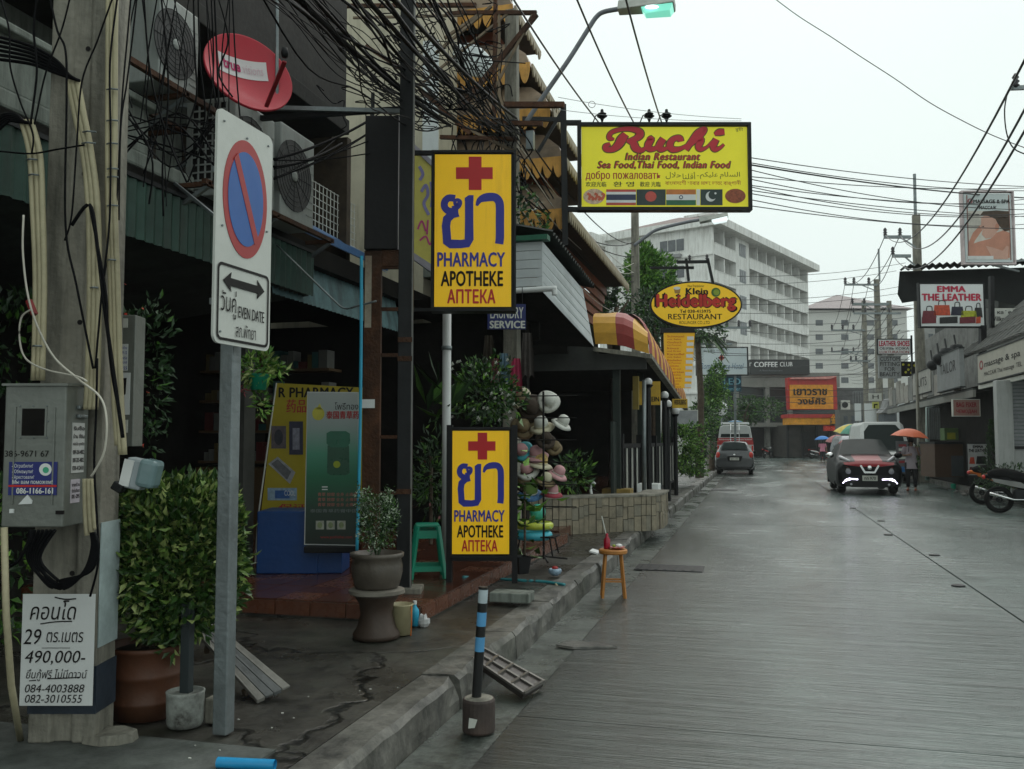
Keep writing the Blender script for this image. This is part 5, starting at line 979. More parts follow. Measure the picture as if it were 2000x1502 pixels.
# resample
L=[0]; 
for a,b in zip(path,path[1:]): L.append(L[-1]+(b-a).length)
def onpath(s):
    for i in range(len(L)-1):
        if s<=L[i+1]: 
            k_=(s-L[i])/(L[i+1]-L[i]); return path[i].lerp(path[i+1],k_),(path[i+1]-path[i]).normalized()
    return path[-1],(path[-1]-path[-2]).normalized()
o=V(p0.x,p0.y,0); core=MB(); n=40
for i in range(n):
    a,ta=onpath(L[-1]*i/n); b,tb=onpath(L[-1]*(i+1)/n); na=V(-ta.y,ta.x,0);nb=V(-tb.y,tb.x,0)
    vs=[a-o,b-o,b+nb*.35-o,a+na*.35-o]; core.add(vs+[q+V(0,0,hT) for q in vs],[(0,3,2,1),(4,5,6,7),(0,1,5,4),(2,3,7,6)])
core.build('core',GROUT,pl)
stm=[M('stone_tile_%s'%nm,c,.75,var=.25,scale=8,dirt=(.06,.05,.035),damt=.55,bump=.4) for nm,c in (('buff',(.25,.215,.155)),('grey',(.215,.195,.15)),('sand',(.29,.25,.18)),('rust',(.22,.11,.05)),('brown',(.17,.14,.1)))]
s=0; wdt=.1
while s<L[-1]-.1:
    ww=rnd.choice((.085,.1,.12)); z=0
    off=rnd.uniform(0,.2)
    for (z0,z1) in ((0,.17+off*.5),(.18+off*.5,.36+off*.3),(.37+off*.3,hT)):
        if z1-z0<.05: continue
        a,ta=onpath(s+.005); b,tb=onpath(s+ww-.005); nn=V(ta.y,-ta.x,0)*rnd.uniform(.012,.026)
        vs=[a-o,b-o,b-o+nn,a-o+nn]; mt=rnd.choices(stm,(7,3,6,.35,.6))[0]
        MB().add([q+V(0,0,z0) for q in vs]+[q+V(0,0,z1) for q in vs],[(0,1,2,3),(7,6,5,4),(3,2,6,7),(1,5,6,2),(0,3,7,4)]).build('stone_tile',mt,pl)
    s+=ww
cap=MB()
for i in range(n):
    a,ta=onpath(L[-1]*i/n); b,tb=onpath(L[-1]*(i+1)/n); na=V(-ta.y,ta.x,0);nb=V(-tb.y,tb.x,0)
    vs=[a-na*.035-o,b-nb*.035-o,b+nb*.36-o,a+na*.36-o]; cap.add([q+V(0,0,hT) for q in vs]+[q+V(0,0,hT+.03) for q in vs],[(0,3,2,1),(4,5,6,7),(0,1,5,4),(2,3,7,6)])
cap.build('coping',conc,pl)
# swan
sw=thing('swan_ornament','small white swan neck ornament on the tiled planter wall','ornament',at(1155,968,p0.y+.9)); s_=(sw.location-CAM).dot(fw)/FPX; sw.location.z=.17+hT+.03
MB().tube(spline([(0,0,0),(-.01,0,.08),(.01,0,.15),(.035,0,.18),(.05,0,.165),(.055,0,.15)]),[.022]*6+[.016]*8+[.013]*9+[.011]*8,8).build('neck',white,sw,smooth=True); MB().ball((.05,0,.165),(.022,.014,.014),8).build('head',white,sw,smooth=True)
# palm-ish plant on planter
m=MB(); leaf_cloud(m,(0,0,0),(.3,.3,.28),260,.14,.05,wts=(4,4,1),shell=.3); tag(m.build('planter_shrub',[leafC,leafA,leafB],loc=at(1118,925,p0.y+.8)),'leafy green shrub growing behind the left end of the tiled planter','plant')
# restaurant fence panel: black with pale slats
fe=thing('restaurant_fence','black railing with pale upright slats along the restaurant terrace edge','fence',(-2.22,15.4,.3))
for i in range(44):
    y=i*.24; MB().bb(-.02,y,.1,.02,y+.05,1.15+.0*(i%2)).build('slat',offw if i%3==0 else black,fe)
MB().bb(-.03,-.1,1.1,.03,10.6,1.18).build('rail',black,fe); MB().bb(-.03,-.1,.08,.03,10.6,.14).build('rail',black,fe)
for y in (-.1,2.6,5.3,8,10.5): MB().bb(-.06,y,-.1,.06,y+.12,1.35).build('post',black,fe)
MB().bb(-.08,-.6,.0,-.03,.1,1.55).build('end_panel',M('panel_green_black',(.02,.03,.025),.5),fe)
for k_,(u,v,Y) in enumerate(((1266,746,15.3),(1298,772,17.9),(1304,789,18.6),(1319,803,20.6))):
    t=thing('globe_lamp','%s white globe lamp on a dark post along the restaurant railing'%('nearest','second','third','farthest')[k_],'lamp',at(u,v,Y),0,'globe lamps of the restaurant')
    r=8.2*(t.location-CAM).dot(fw)/FPX; MB().ball((0,0,0),r,16).build('globe',M('globe_white',(.6,.6,.6),.3,var=.03) if k_==0 else bpy.data.materials['globe_white'],t,smooth=True)
    MB().tube([(0,0,-r-.02),(0,0,.3-t.location.z)],.045,8).lathe([(.05,-r-.03),(.09,-r+.02),(.03,-r+.04)],n=12).build('post',black,t)
# small yellow hanging boards under the awning
for (u0,v0,u1,v1,Y,tx,lab) in ((1247,745,1290,791,16.6,'KLEIN','upper yellow hanging board between the first two globe lamps'),(1313,779,1343,797,20,'HEIDELBERG','lower yellow board at the awning corner near the last globe lamp')):
    b_=Board('hanging_board',lab,'sign',u0,v0,u1,v1,Y); b_.rect('panel',M('board_amber',(.5,.3,.01),.5) if 'board_amber' not in bpy.data.materials else bpy.data.materials['board_amber'],u0,v0,u1,v1,0,.05,.004); b_.text(tx,u0+(4 if u1-u0<35 else 14),v1-16,u1-3,v1-7,ink,-.004,bold=.03)
# kerb steps right of planter
m=MB().bb(-2.0,15.0,.168,-1.66,17.5,.34); tag(m.build('white_step',white,bevel=.01),'white painted step between the tiled planter and the road','step')
m=MB().bb(-2.15,17.0,.168,-1.75,17.5,.72); tag(m.build('white_block',white,bevel=.01),'white painted block at the end of the white step','block')
tag(MB().bb(-2.5,15.1,.168,-2.02,15.5,.72).build('amber_block',M('block_ochre',(.3,.2,.05),.6),bevel=.01),'ochre post base between the planter and the white step','block')
# ======================= ROAD EDGE: bollard, stool =======================
p=atz(935,1428,0); t=thing('striped_bollard','black and pale blue banded pipe set in a rusty tin of cement at the kerb','bollard',(p.x,p.y,0)); s_=(p-CAM).dot(fw)/FPX
z=lambda v:(1428-v)*s_
MB().lathe([(30*s_,0),(32*s_,.01),(32*s_,z(1368)),(30*s_,z(1364)),(.001,z(1364))],n=24).build('tin',M('tin_rusty',(.055,.04,.035),.6,var=.5,scale=6,dirt=(.12,.06,.03),damt=.3),t,smooth=False)
MB().lathe([(28*s_,z(1364)),(24*s_,z(1362)),(.001,z(1362))],n=20).build('cement',conc,t); MB().add([(-.03,-32.6*s_,z(1414)),(.005,-32.9*s_,z(1412)),(.02,-32.7*s_,z(1396)),(-.025,-32.6*s_,z(1394))],[(0,1,2,3)]).build('tin_label',offw,t)
bb_=M('band_blue',(.1,.33,.6),.4,var=.15); bk_=M('band_black',(.01,.01,.01),.4); bw_=M('band_pale',(.4,.47,.5),.45)
def xs(v): return (v-1290)*-.065*s_
for (v0,v1,mt) in ((1366,1274,bk_),(1274,1246,bb_),(1246,1225,bk_),(1225,1198,bb_),(1198,1180,bk_),(1180,1154,bw_),(1154,1149,bk_)):
    MB().tube([(xs(v0),0,z(v0)),(xs(v1),0,z(v1))],9.5*s_,18,cap=True).build('band',mt,t,smooth=False)
# ribbed cover leaning on the kerb
a=at(908,1325,5.35);  p=atz(985,1358,0); t=thing('ribbed_plate','dark ribbed metal ramp plate lying tilted against the kerb behind the striped bollard','plate',(p.x,p.y,0))
c0,c1,c2,c3=[q-V(p.x,p.y,0) for q in (V(-1.72,5.62,.16),V(-1.72,5.42,.14),V(-1.34,5.2,.015),V(-1.28,5.46,.02))]
dn_=(c1-c0).cross(c2-c0).normalized(); dn_= dn_ if dn_.z>0 else -dn_
MB().add([c0,c1,c2,c3]+[q+dn_*.035 for q in (c0,c1,c2,c3)],[(0,1,2,3),(7,6,5,4),(0,4,5,1),(1,5,6,2),(2,6,7,3),(3,7,4,0)]).build('plate',M('plate_brown',(.04,.033,.03),.4,metal=.3,var=.4,scale=7),t)
m=MB()
for k_ in (0,.25,.5,.75,1): m.bar(c0.lerp(c3,k_)+dn_*.04,c1.lerp(c2,k_)+dn_*.04,.02,.016)
for k_ in (0,.5,1): m.bar(c0.lerp(c1,k_)+dn_*.04,c3.lerp(c2,k_)+dn_*.04,.018,.014)
m.build('rib',M('plate_rib',(.12,.11,.1),.4,metal=.3),t)
p=atz(1198,1166,0); t=thing('wooden_stool','small orange wooden stool with offerings standing on the wet road by the kerb','stool',(p.x,p.y,0),.2); s_=(p-CAM).dot(fw)/FPX; wd=M('stool_wood',(.42,.17,.035),.45,var=.2,scale=6,dirt=(.15,.06,.02),damt=.3)
MB().lathe([(26*s_,84*s_),(28*s_,86*s_),(28*s_,91*s_),(26*s_,93*s_),(.001,93*s_)],n=28).build('seat',wd,t)
for sx in (-1,1):
    for sy in (-1,1): MB().bar((sx*22*s_,sy*17*s_,0),(sx*15*s_,sy*13*s_,85*s_),.024).build('leg',wd,t)
    MB().bar((sx*20*s_,-15*s_,28*s_),(sx*20*s_,15*s_,28*s_),.016).build('stretcher',wd,t)
for sy in (-1,1): MB().bar((-20*s_,sy*15*s_,32*s_),(20*s_,sy*15*s_,32*s_),.016).build('stretcher',wd,t)
tp=93*s_
e=thing('red_drink_bottle','opened red drink bottle with a tall straw standing on the orange stool','bottle',(p.x-.06,p.y,tp)); MB().lathe([(.03,0),(.034,.01),(.031,.05),(.034,.085),(.014,.12),(.013,.15)],n=16).build('bottle',M('bottle_red',(.35,.01,.03),.15),e,smooth=True); MB().tube([(0,0,.1),(-.05,0,.32)],.006,6).build('straw',offw,e)
e=thing('offering_dish','little dish with food and a white cup on the orange stool','dish',(p.x+.04,p.y-.01,tp)); MB().lathe([(.04,0),(.08,.02),(.083,.024),(.04,.008),(.001,.008)],n=20).build('dish',M('dish_pink',(.4,.1,.08),.5),e,smooth=True); MB().ball((.02,0,.035),(.035,.03,.02),10).build('rice',white,e); MB().ball((-.03,.01,.03),(.02,.02,.015),8).build('fruit',M('fruit_green',(.3,.4,.05),.5),e)
tag(MB().box((0,0,.03),(.1,.22,.02),M=Matrix.Rotation(R(15),3,'Y')).build('white_scrap',white,loc=atz(1162,1082,.17)),'white plastic scrap caught on the kerb edge left of the orange stool','scrap')
# ======================= RUCHI SIGN =======================
rs=Board('restaurant_sign','big yellow framed sign with flags projecting over the road, Indian restaurant','sign',1130,240,1464,410,14.0)
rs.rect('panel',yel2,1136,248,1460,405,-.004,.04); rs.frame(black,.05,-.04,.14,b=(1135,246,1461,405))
m=MB(); m.bar(rs.pp(1100,205,.05),rs.pp(1104,480,.05),.09); m.bar(rs.pp(1100,240,.05),rs.pp(1135,240,.05),.07); m.bar(rs.pp(1100,408,.05),rs.pp(1135,410,.05),.07); m.bar(rs.pp(1050,298,.05),rs.pp(1100,214,.05),.05); m.bar(rs.pp(1020,206,.05),rs.pp(1100,206,.05),.06); m.bar(rs.pp(1020,232,.05),rs.pp(1100,234,.05),.06); m.build('bracket',dark,rs.e)
for u,v in ((1176,232),(1268,232),(1302,231)):
    a=rs.pp(u,238,.03); MB().lathe([(.015,0),(.03,.05),(.085,.09),(.05,.1),(.07,.13),(.03,.15),(.02,.2)],c=a,n=12).tube([a+V(0,0,.15),a+V(-.1,0,.1),a+V(-.14,0,0)],.01,5).build('flood_lamp',black,rs.e)
# brush script name
lr=M('script_red',(.55,.02,.035),.45,var=.05,bump=0); lo=M('script_outline',(.09,.09,.01),.5,bump=0)
W1=[[ (1192,281,.5),(1183,286,1.0),(1184,292,1.0),(1196,292,1.1),(1207,284,1.5),(1214,273,1.7),(1222,262,1.2)],  # stem of R
 [(1200,272,.3),(1190,270,.9),(1193,260,.8),(1208,254,.8),(1228,252,.9),(1244,255,1.2),(1250,262,1.5),(1242,271,1.1),(1226,275,.6)], [(1224,275,.6),(1236,279,1.3),(1242,290,1.4),(1253,294,.9),(1262,288,.5)],
 [(1264,273,.5),(1272,271,1.1),(1266,283,1.3),(1268,291,1.1),(1280,290,.8),(1288,280,.8)], [(1296,271,1.2),(1288,284,1.3),(1290,292,1.1),(1302,290,.6),(1308,284,.5)],
 [(1330,277,1.0),(1327,270,1.1),(1315,272,1),(1308,283,1.3),(1313,292,1.2),(1328,291,.8),(1341,284,.5)],
 [(1339,293,1.1),(1350,277,1.1),(1362,260,1.1),(1376,252,.9),(1373,262,.7),(1355,278,.7)],[(1349,284,.6),(1360,273,1),(1369,273,1.2),(1364,286,1.2),(1368,292,.9),(1380,288,.5),(1392,276,.5)],
 [(1399,272,1.1),(1393,285,1.2),(1396,292,1),(1406,289,.6),(1414,282,.4)],[(1395,263,.5),(1404,259,1.2),(1415,258,1)]]
for mt,k_,y in ((lo,1.42,-.006),(lr,1,-.009)):
    m=MB()
    for i,wv in enumerate(W1): rs.stroke(m,[(1178+(u-1178)*1.0,252+(v-252)*1.0,f if k_==1 else f+.12) for u,v,f in wv],10.0*(1 if k_==1 else 1.22),y=y-.0001*i)
    m.build('script_name',mt,rs.e)
def two(tx,u0,v0,u1,v1,**k): rs.text(tx,u0-1,v0-1,u1+1,v1+1,lo,-.006,bold=k.get('b2',.07),shear=k.get('shear',.25),space=1.05); rs.text(tx,u0,v0,u1,v1,lr,-.008,bold=.02,shear=k.get('shear',.25),space=1.05)
two('Indian Restaurant',1222,300,1366,312); two('Sea Food,Thai Food, Indian Food',1168,316,1426,330)
rs.text('добро пожаловать',1144,334,1290,354,M('print_brick',(.4,.04,.02),.5),-.006,bold=.02)
rs.text('\uFEE1\uFE8E\uFEE0\uFEB4\uFEDF\uFE8D'[::1],1406,336,1445,350,lo,-.006,bold=.01)
rs.text('\uFEE2\uFEDC\uFEF4\uFEE0\uFECB',1367,336,1402,350,lo,-.006,bold=.01); rs.text('-',1361,343,1365,344,lo,-.006); rs.text('\uFE8E\uFEE8\uFEE0\uFED7\uFE83',1333,336,1358,350,lo,-.006,bold=.01); rs.text('\uFEDD\uFEFC\uFEA3',1300,336,1330,350,lo,-.006,bold=.01)
rs.text('欢迎光临',1144,355,1184,365,lo,-.006,bold=.02); rs.text('환 영',1198,355,1238,365,lo,-.006,bold=.02); rs.text('歡迎 光臨',1250,355,1290,365,lo,-.006,bold=.02)
rs.text('বাংলাদেশী খাবার মাছে ভাতে বাঙ্গালী',1299,352,1447,364,bpy.data.materials['print_brick'],-.006,bold=.01); rs.text('রুচী',1436,249,1451,258,lo,-.006)
def flag(u0,u1,stripes):
    v=370
    for h,mt in stripes: rs.poly('flag_stripe',mt,[(u0,v),(u1,v),(u1,v+h),(u0,v+h)],-.007,-.004); v+=h
fg=M('flag_green',(.03,.14,.07),.5); fo=M('flag_saffron',(.6,.2,.05),.5); fdk=M('flag_dark_green',(.03,.05,.045),.5); fn=M('flag_navy',(.03,.04,.09),.5); fr_=M('flag_red',(.5,.08,.06),.5)
flag(1184,1242,((5,fr_),(5,white),(11,fn),(5,white),(5,fr_))); flag(1243,1300,((31,fdk),)); rs.ell('flag_disc',fr_,1271,384,11,10,-.009,-.007,24)
flag(1301,1359,((10,fo),(11,white),(10,fg))); rs.ell('flag_wheel',fn,1330,385.5,4,4,-.0085,-.007,16); rs.ell('flag_wheel_hub',white,1330,385.5,2.4,2.4,-.0095,-.0085,12)
flag(1360,1367,((31,white),)); flag(1368,1411,((31,fdk),)); rs.ell('crescent',white,1388,384,10,10,-.0085,-.007,24); rs.ell('crescent_cut',fdk,1392,381,8.5,8.5,-.01,-.0085,24); rs.ell('star',white,1397,378,2.4,2.4,-.011,-.01,5)
rs.ell('curry_dish',M('print_curry',(.28,.07,.03),.5,var=.5,scale=30),1436,383,20,14,-.009,-.006,28); rs.ell('prawn_dish',M('print_plate',(.6,.42,.3),.5,var=.4,scale=25),1160,384,21,15,-.008,-.006,24)
m=MB()
for k_ in range(5): rs.stroke(m,[(1147+k_*7,378+(k_%2)*6),(1152+k_*7,382+(k_%2)*6),(1150+k_*6,391)],5,y=-.0095-.0002*k_)
m.build('prawn',M('print_prawn',(.6,.12,.06),.5),rs.e)
# ======================= STREET LAMPS =======================
def street_lamp(label,pts,Y,head,lit,poleu=None,conc_pole=False):
    P=[at(u,v,Y) for u,v in pts]; o=P[0].copy(); t=thing('street_lamp',label,'street lamp',o)
    k_=((P[0]-CAM).dot(fw)/FPX)
    MB().tube([q-o for q in spline(P,6)],4.6*k_ if lit=='near' else 3.2*k_,10).build('arm',M('lamp_arm_grey',(.17,.18,.2),.5) if 'lamp_arm_grey' not in bpy.data.materials else bpy.data.materials['lamp_arm_grey'],t,smooth=True)
    (u0,v0),(u1,v1),h=head; A=at(u0,v0,Y)-o; B=at(u1,v1,Y)-o; d=(B-A); L=d.length; xx=d.normalized(); zz=V(0,0,1)-xx*xx.z; zz.normalize(); yy=zz.cross(xx); MM=Matrix((( xx.x,yy.x,zz.x,A.x),(xx.y,yy.y,zz.y,A.y),(xx.z,yy.z,zz.z,A.z),(0,0,0,1)))
    hh=h*k_; m=MB(); W2=hh*1.1
    m.add([(0,-W2*.5,-hh*.4),(L,-W2*.8,-hh*.15),(L,W2*.8,-hh*.15),(0,W2*.5,-hh*.4),(0,-W2*.4,hh*.35),(L,-W2*.6,hh*.35),(L,W2*.6,hh*.35),(0,W2*.4,hh*.35)],[(0,3,2,1),(4,5,6,7),(0,1,5,4),(1,2,6,5),(2,3,7,6),(3,0,4,7)]); m.xf(MM).build('housing',M('lamp_housing',(.45,.46,.42),.5) if 'lamp_housing' not in bpy.data.materials else bpy.data.materials['lamp_housing'],t,bevel=hh*.08)
    g_=MB().add([(L*.42,-W2*.5,-hh*.28),(L*.98,-W2*.7,-hh*.16),(L*.98,W2*.7,-hh*.16),(L*.42,W2*.5,-hh*.28),(L*.5,-W2*.35,-hh*.75),(L*.93,-W2*.5,-hh*.62),(L*.93,W2*.5,-hh*.62),(L*.5,W2*.35,-hh*.75)],[(0,1,2,3),(7,6,5,4),(0,4,5,1),(1,5,6,2),(2,6,7,3),(3,7,4,0)]); g_.xf(MM).build('lens',M('lens_lit_teal',(.3,.8,.65),.2,emit=.75,ecol=(.22,.8,.6),bump=0) if lit=='near' else M('lens_lit_white',(.8,.9,.9),.3,emit=1.0,ecol=(.8,.95,.95),bump=0),t,bevel=hh*.04)
    if lit=='near': MB().ball((L*.62,-W2*.56,-hh*.38),(L*.12,hh*.06,hh*.13),12).xf(MM).build('bulb',M('bulb_glow',(.9,1,1),.3,emit=4,ecol=(.8,.95,1),bump=0),t)
    return t
street_lamp('street lamp with teal glowing lens on a long bent arm above the Indian restaurant sign',[(1028,238),(1060,190),(1110,118),(1150,55),(1165,33),(1180,23),(1212,17)],12.4,((1208,14),(1318,10),26),'near')
lp_=street_lamp('lit white street lamp on a concrete pole below the yellow Indian restaurant sign',[(1238,480),(1262,462),(1285,448),(1340,434),(1375,428)],27.5,((1366,430),(1422,422),15),'far')
p=at(1241,640,28); 
def cpole(u,vt,Y,w_,label,vb=None,name='concrete_pole',grp=None):
    a=at(u,vt,Y); t=thing(name,label,'pole',(a.x,a.y,0),0,grp); MB().add([(-w_/2,-w_/2,0),(w_/2,-w_/2,0),(w_/2,w_/2,0),(-w_/2,w_/2,0)]+[(x*w_*.36,y*w_*.36,a.z) for x,y in ((-1,-1),(1,-1),(1,1),(-1,1))],[(0,3,2,1),(4,5,6,7),(0,1,5,4),(1,2,6,5),(2,3,7,6),(3,0,4,7)]).build('shaft',conc,t,bevel=.01); return t
cpole(1240,405,28,.3,'concrete street pole rising behind the yellow Indian restaurant sign beside the mango tree')
# pole among the cable rack
rp2=cpole(1000,22,11.6,.22,'concrete pole with rusty angle frames buried in black cables above the upper pharmacy sign')
O2=rp2.location
for (a,b,w_) in (((1048,25),(905,25),.05),((905,25),(870,28),.05),((1048,28),(905,205),.06),((1040,28),(945,215),.03),((868,75),(940,25),.035),((850,105),(960,12),.035),((815,170),(1000,20),.03),((968,0),(965,235),.05),((975,25),(975,235),.03),((820,175),(920,262),.06),((985,205),(1102,205),.07),((930,240),(1060,242),.06),((860,268),(1010,272),.05),((890,240),(1012,300),.04),((640,12),(930,10),.05),((690,35),(905,30),.03),((715,90),(800,145),.05)):
    MB().bar(at(*a,11.3)-O2,at(*b,11.3)-O2,w_).build('angle_bar',rust if w_>.04 else M('bar_pale_rust',(.16,.12,.08),.8,var=.4) if 'bar_pale_rust' not in bpy.data.materials else bpy.data.materials['bar_pale_rust'],rp2)
MB().box(at(1036,275,11.4)-O2,(.1,.1,.25)).build('splice_box',steel,rp2)
# ======================= CABLES =======================
def cb(pts,r,label,grp,mat=blackcable,sub=5,name='cable'):
    return tag(MB().tube(spline(pts,sub),r,5).build(name,mat,None,smooth=True),label,'cable',grp)
g1='black cables strung along the left shopfronts'
crn=random.Random(5)
for i in range(58):
    u0=crn.uniform(455,880); t0=crn.random(); Y0=crn.uniform(3.2,5.2); a=at(u0,-25-crn.random()*60,Y0+ (u0-455)*.006)
    ve=crn.uniform(232,292); ue=crn.uniform(965,1020); b=at(ue,ve,11.3+crn.uniform(-.15,.15))
    if u0<620: b=at(crn.uniform(830,905),crn.uniform(205,250),crn.uniform(8.2,9.2))
    q=sag(a,b,crn.uniform(.0,.3),6); q=[x+V(crn.gauss(0,.05),0,crn.gauss(0,.05)) if 0<j<5 else x for j,x in enumerate(q)]
    cb(q,crn.choice((.004,.005,.007,.01)),'black cable in the thick tangle slanting down to the rack behind the upper pharmacy sign',g1)
for i in range(6):
    a=at(crn.uniform(470,600) if i<3 else crn.uniform(620,800),-40,4.5+i*.1); b=at(crn.uniform(840,900) if i<3 else crn.uniform(975,1010),crn.uniform(225,275),8.6 if i<3 else 11.2); cb(sag(a,b,.06,6),crn.uniform(.012,.02),'thick bundled black cable among the thin ones slanting to the rack','thick cable bundles over the left shopfronts')
for i in range(34):  # messy curls
    u0=crn.uniform(600,960); v0=crn.uniform(-20,200); P=[]; Y=crn.uniform(7.5,9)
    for k_ in range(7): P.append(at(u0+crn.gauss(0,22)+k_*crn.uniform(4,12),v0+crn.gauss(0,14)+k_*12,Y))
    cb(P,.006,'loose curled black cable end in the tangle left of the dark post','curled cable ends in the tangle')
for i in range(22):
    u0=crn.uniform(870,1030); P=[at(u0+crn.gauss(0,9)+k_*3,crn.uniform(215,250)+k_*26,crn.uniform(11.2,11.9)) for k_ in range(6)]
    cb(P,.009,'black cable dropping in the knot right of the upper pharmacy sign','cables knotted behind the upper pharmacy sign')
for i in range(14):  # on to the next pole
    a=at(1010+crn.uniform(-8,20),crn.uniform(240,400),11.5); b=at(1238,crn.uniform(470,628),27.8); cb(sag(a,b,crn.uniform(.2,.55),7),crn.choice((.008,.012)),'cable sagging from the rack past the tiered eaves to the pole by the mango tree','cables sagging past the tiered eaves',mat=blackcable if i%4 else wc)  # every fourth cable is coloured pale, its white highlight painted into the colour
for i in range(7): # fan left of the dark post
    a=at(535,crn.uniform(300,360),6.3); b=at(crn.uniform(640,790),crn.uniform(205,290),7.6); cb(sag(a,b,.04,5),.006 if i<5 else .012,'thin black cable fanning out from behind the no parking panel','cables fanning from the no parking panel')
m=0
for (u,v,r) in ((752,152,20),(765,160,14),(1156,204,9)): 
    o=tag(MB().torus((0,0,0),r*.0055,.004,'y',24,5).build('cable_coil',blackcable,loc=at(u,v,8.5 if u<1000 else 13),smooth=True),'small coil of black cable hanging %s'%('highest in the tangle' if r==20 else 'just below the highest coil' if r==14 else 'against the sky left of the Indian restaurant sign'),'cable coil'); o.rotation_euler=(0,0,YAW)
def wire(p1,p2,s,label,grp,r=.009,mat=None,k=9,Y=None):
    a=at(*p1);b=at(*p2); return cb(sag(a,b,s,k),r,label,grp,mat or M_wire,sub=3,name='overhead_wire')
M_wire=M('wire_grey',(.03,.03,.032),.5,bump=0)
wire((985,-30,9),(1170,240,14.1),.06,'power line coming down to the first flood lamp of the Indian restaurant sign',None,.012)
wire((1115,-30,9),(1238,240,14.1),.06,'power line coming down to the middle of the Indian restaurant sign',None,.012)
wire((1215,-30,9),(1292,238,14.1),.06,'power line coming down to the right flood lamp of the Indian restaurant sign',None,.012)
cb([at(u,v,12.5) for u,v in ((1510,-5),(1560,32),(1620,70),(1680,110),(1745,152),(1815,200),(1880,236),(1940,265),(2010,292))],.006,'single thin wavy wire crossing the open sky from top to right',None,M_wire)
gw_='long thin wires crossing the sky beside the Indian restaurant sign'
for i,(v0,v1,s) in enumerate(((308,352,.1),(318,358,.15),(322,375,.1),(332,395,.2),(345,350,.12),(362,382,.15),(365,398,.25),(378,404,.2),(390,418,.25),(402,432,.12),(350,366,.3),(372,410,.1))):
    wire((1466,v0,15),(2060,v1+14,21+i%3),s,'long thin wire crossing the sky from the Indian restaurant sign to the right edge',gw_,.008 if i!=2 else .014)
for v0,v1 in ((190,232),(214,236)): wire((1090,v0,12),(1448,v1,14),.05,'thin wire running behind the street lamp arm to the top of the Indian restaurant sign','pair of thin wires over the Indian restaurant sign',.004,M('wire_pale',(.25,.26,.27),.5,bump=0) if 'wire_pale' not in bpy.data.materials else bpy.data.materials['wire_pale'])
for i in range(16):
    v0=545+i*17; wire((1400+crn.uniform(-40,60),v0+crn.uniform(-6,6),44),(1760+crn.uniform(-10,60),v0-28+crn.uniform(-8,8)+i*1.5,55),crn.uniform(.1,.5),'thin wire spanning in front of the white hotel','wires spanning in front of the white hotel',.014)
# ======================= POLES RIGHT =======================
ins=M('insulator_dark',(.03,.025,.03),.3)
def insulators(par,pts,h):
    for q in pts: MB().lathe([(h*.1,0),(h*.28,h*.1),(h*.14,h*.25),(h*.28,h*.4),(h*.14,h*.55),(h*.25,h*.7),(h*.1,h)],c=q,n=8).build('insulator',ins,par,smooth=True)
def epole(u,vt,Y,w_,label,arms,mast=None):
    t=cpole(u,vt,Y,w_,label,name='power_pole'); O=V(t.location.x,t.location.y,0)
    for (u0,u1,v,us,h) in arms:
        A=at(u0,v,Y-.2)-O;B=at(u1,v,Y-.2)-O; MB().bar(A,B,.11).build('cross_arm',steel,t); insulators(t,[at(x,v,Y-.2)-O+V(0,0,.05) for x in us],h)
        MB().bar(at(u,v+18*40/Y,Y-.2)-O,at((u0+u)/2,v,Y-.2)-O,.05).build('brace',steel,t)
    if mast: MB().tube([at(mast[0],mast[1],Y)-O,at(mast[0]+2,mast[2],Y)-O],.06,6).build('mast',steel,t)
    return t
epole(1789,420,36,.36,'nearest tall concrete power pole on the right with two short cross arms',((1726,1779,463,(1729,1758),.3),(1742,1779,500,(1744,),.3)),(1786,340,425))
epole(1712,546,58,.42,'second power pole on the right with a long three insulator cross arm',((1649,1715,556,(1651,1668,1697),.4),(1665,1735,595,(1665,1688),.35),(1667,1760,612,(1667,1690,1737),.3)),(1716,486,550))
epole(1687,588,72,.42,'third power pole on the right in front of the hipped roof hotel',((1623,1690,645,(1625,1646,1667),.4),(1623,1686,687,(1625,1646,1667),.3),(1660,1700,705,(1662,1672,1692),.35)))
epole(1736,588,64,.4,'short thick power pole standing between the second and the nearest',((1667,1737,593,(),.3),))
epole(1384,655,48,.36,'concrete power pole rising behind the white hotel signboard on the left',((1340,1430,672,(1345,1370,1396,1414),.3),(1352,1465,640,(1420,1443,1465),.35)))
e=thing('line_bracket','grey bracket with one insulator and a looping wire at the right edge of the sky','bracket',at(1978,172,12)); MB().bar(at(1976,172,12)-e.location,at(2040,170,12.4)-e.location,.05).build('arm',steel,e); insulators(e,[at(1984,170,12)-e.location],.17)
gp='three heavy power lines sweeping down to the nearest right pole'
for (a,b,s) in (((2010,100,9.5),(1729,459,35.7),.9),((2030,160,9.5),(1758,459,35.7),1.0),((2030,205,9.5),(1744,498,35.7),1.0)): wire(a,b,s,'heavy black power line sweeping from the right edge down to the nearest right pole',gp,.014,k=14)
cb([at(u,v,13) for u,v in ((1968,180),(1962,215),(1966,260),(1980,290),(2010,304))],.009,'black jumper wire looping down from the heavy power line at the right edge',None)
for (a,b,s) in (((1729,459,35.7),(1651,548,57.7),.8),((1758,459,35.7),(1668,548,57.7),.9),((1744,498,35.7),(1697,548,57.7),.7),((1651,552,57.7),(1625,640,71.7),.5),((1668,552,57.7),(1646,640,71.7),.5),((1697,552,57.7),(1667,640,71.7),.5),((1665,590,57.7),(1640,700,90),.5),((1688,590,57.7),(1672,700,90),.5)): wire(a,b,s,'black power line dropping from pole to pole on the right','power lines from pole to pole',.017,k=10)
for i in range(9): wire((1730+i*7,600+i*11,50),(1640+i*3,700+i*6,85),.6,'thin service wire sagging between the far right poles','service wires between the far poles',.015)
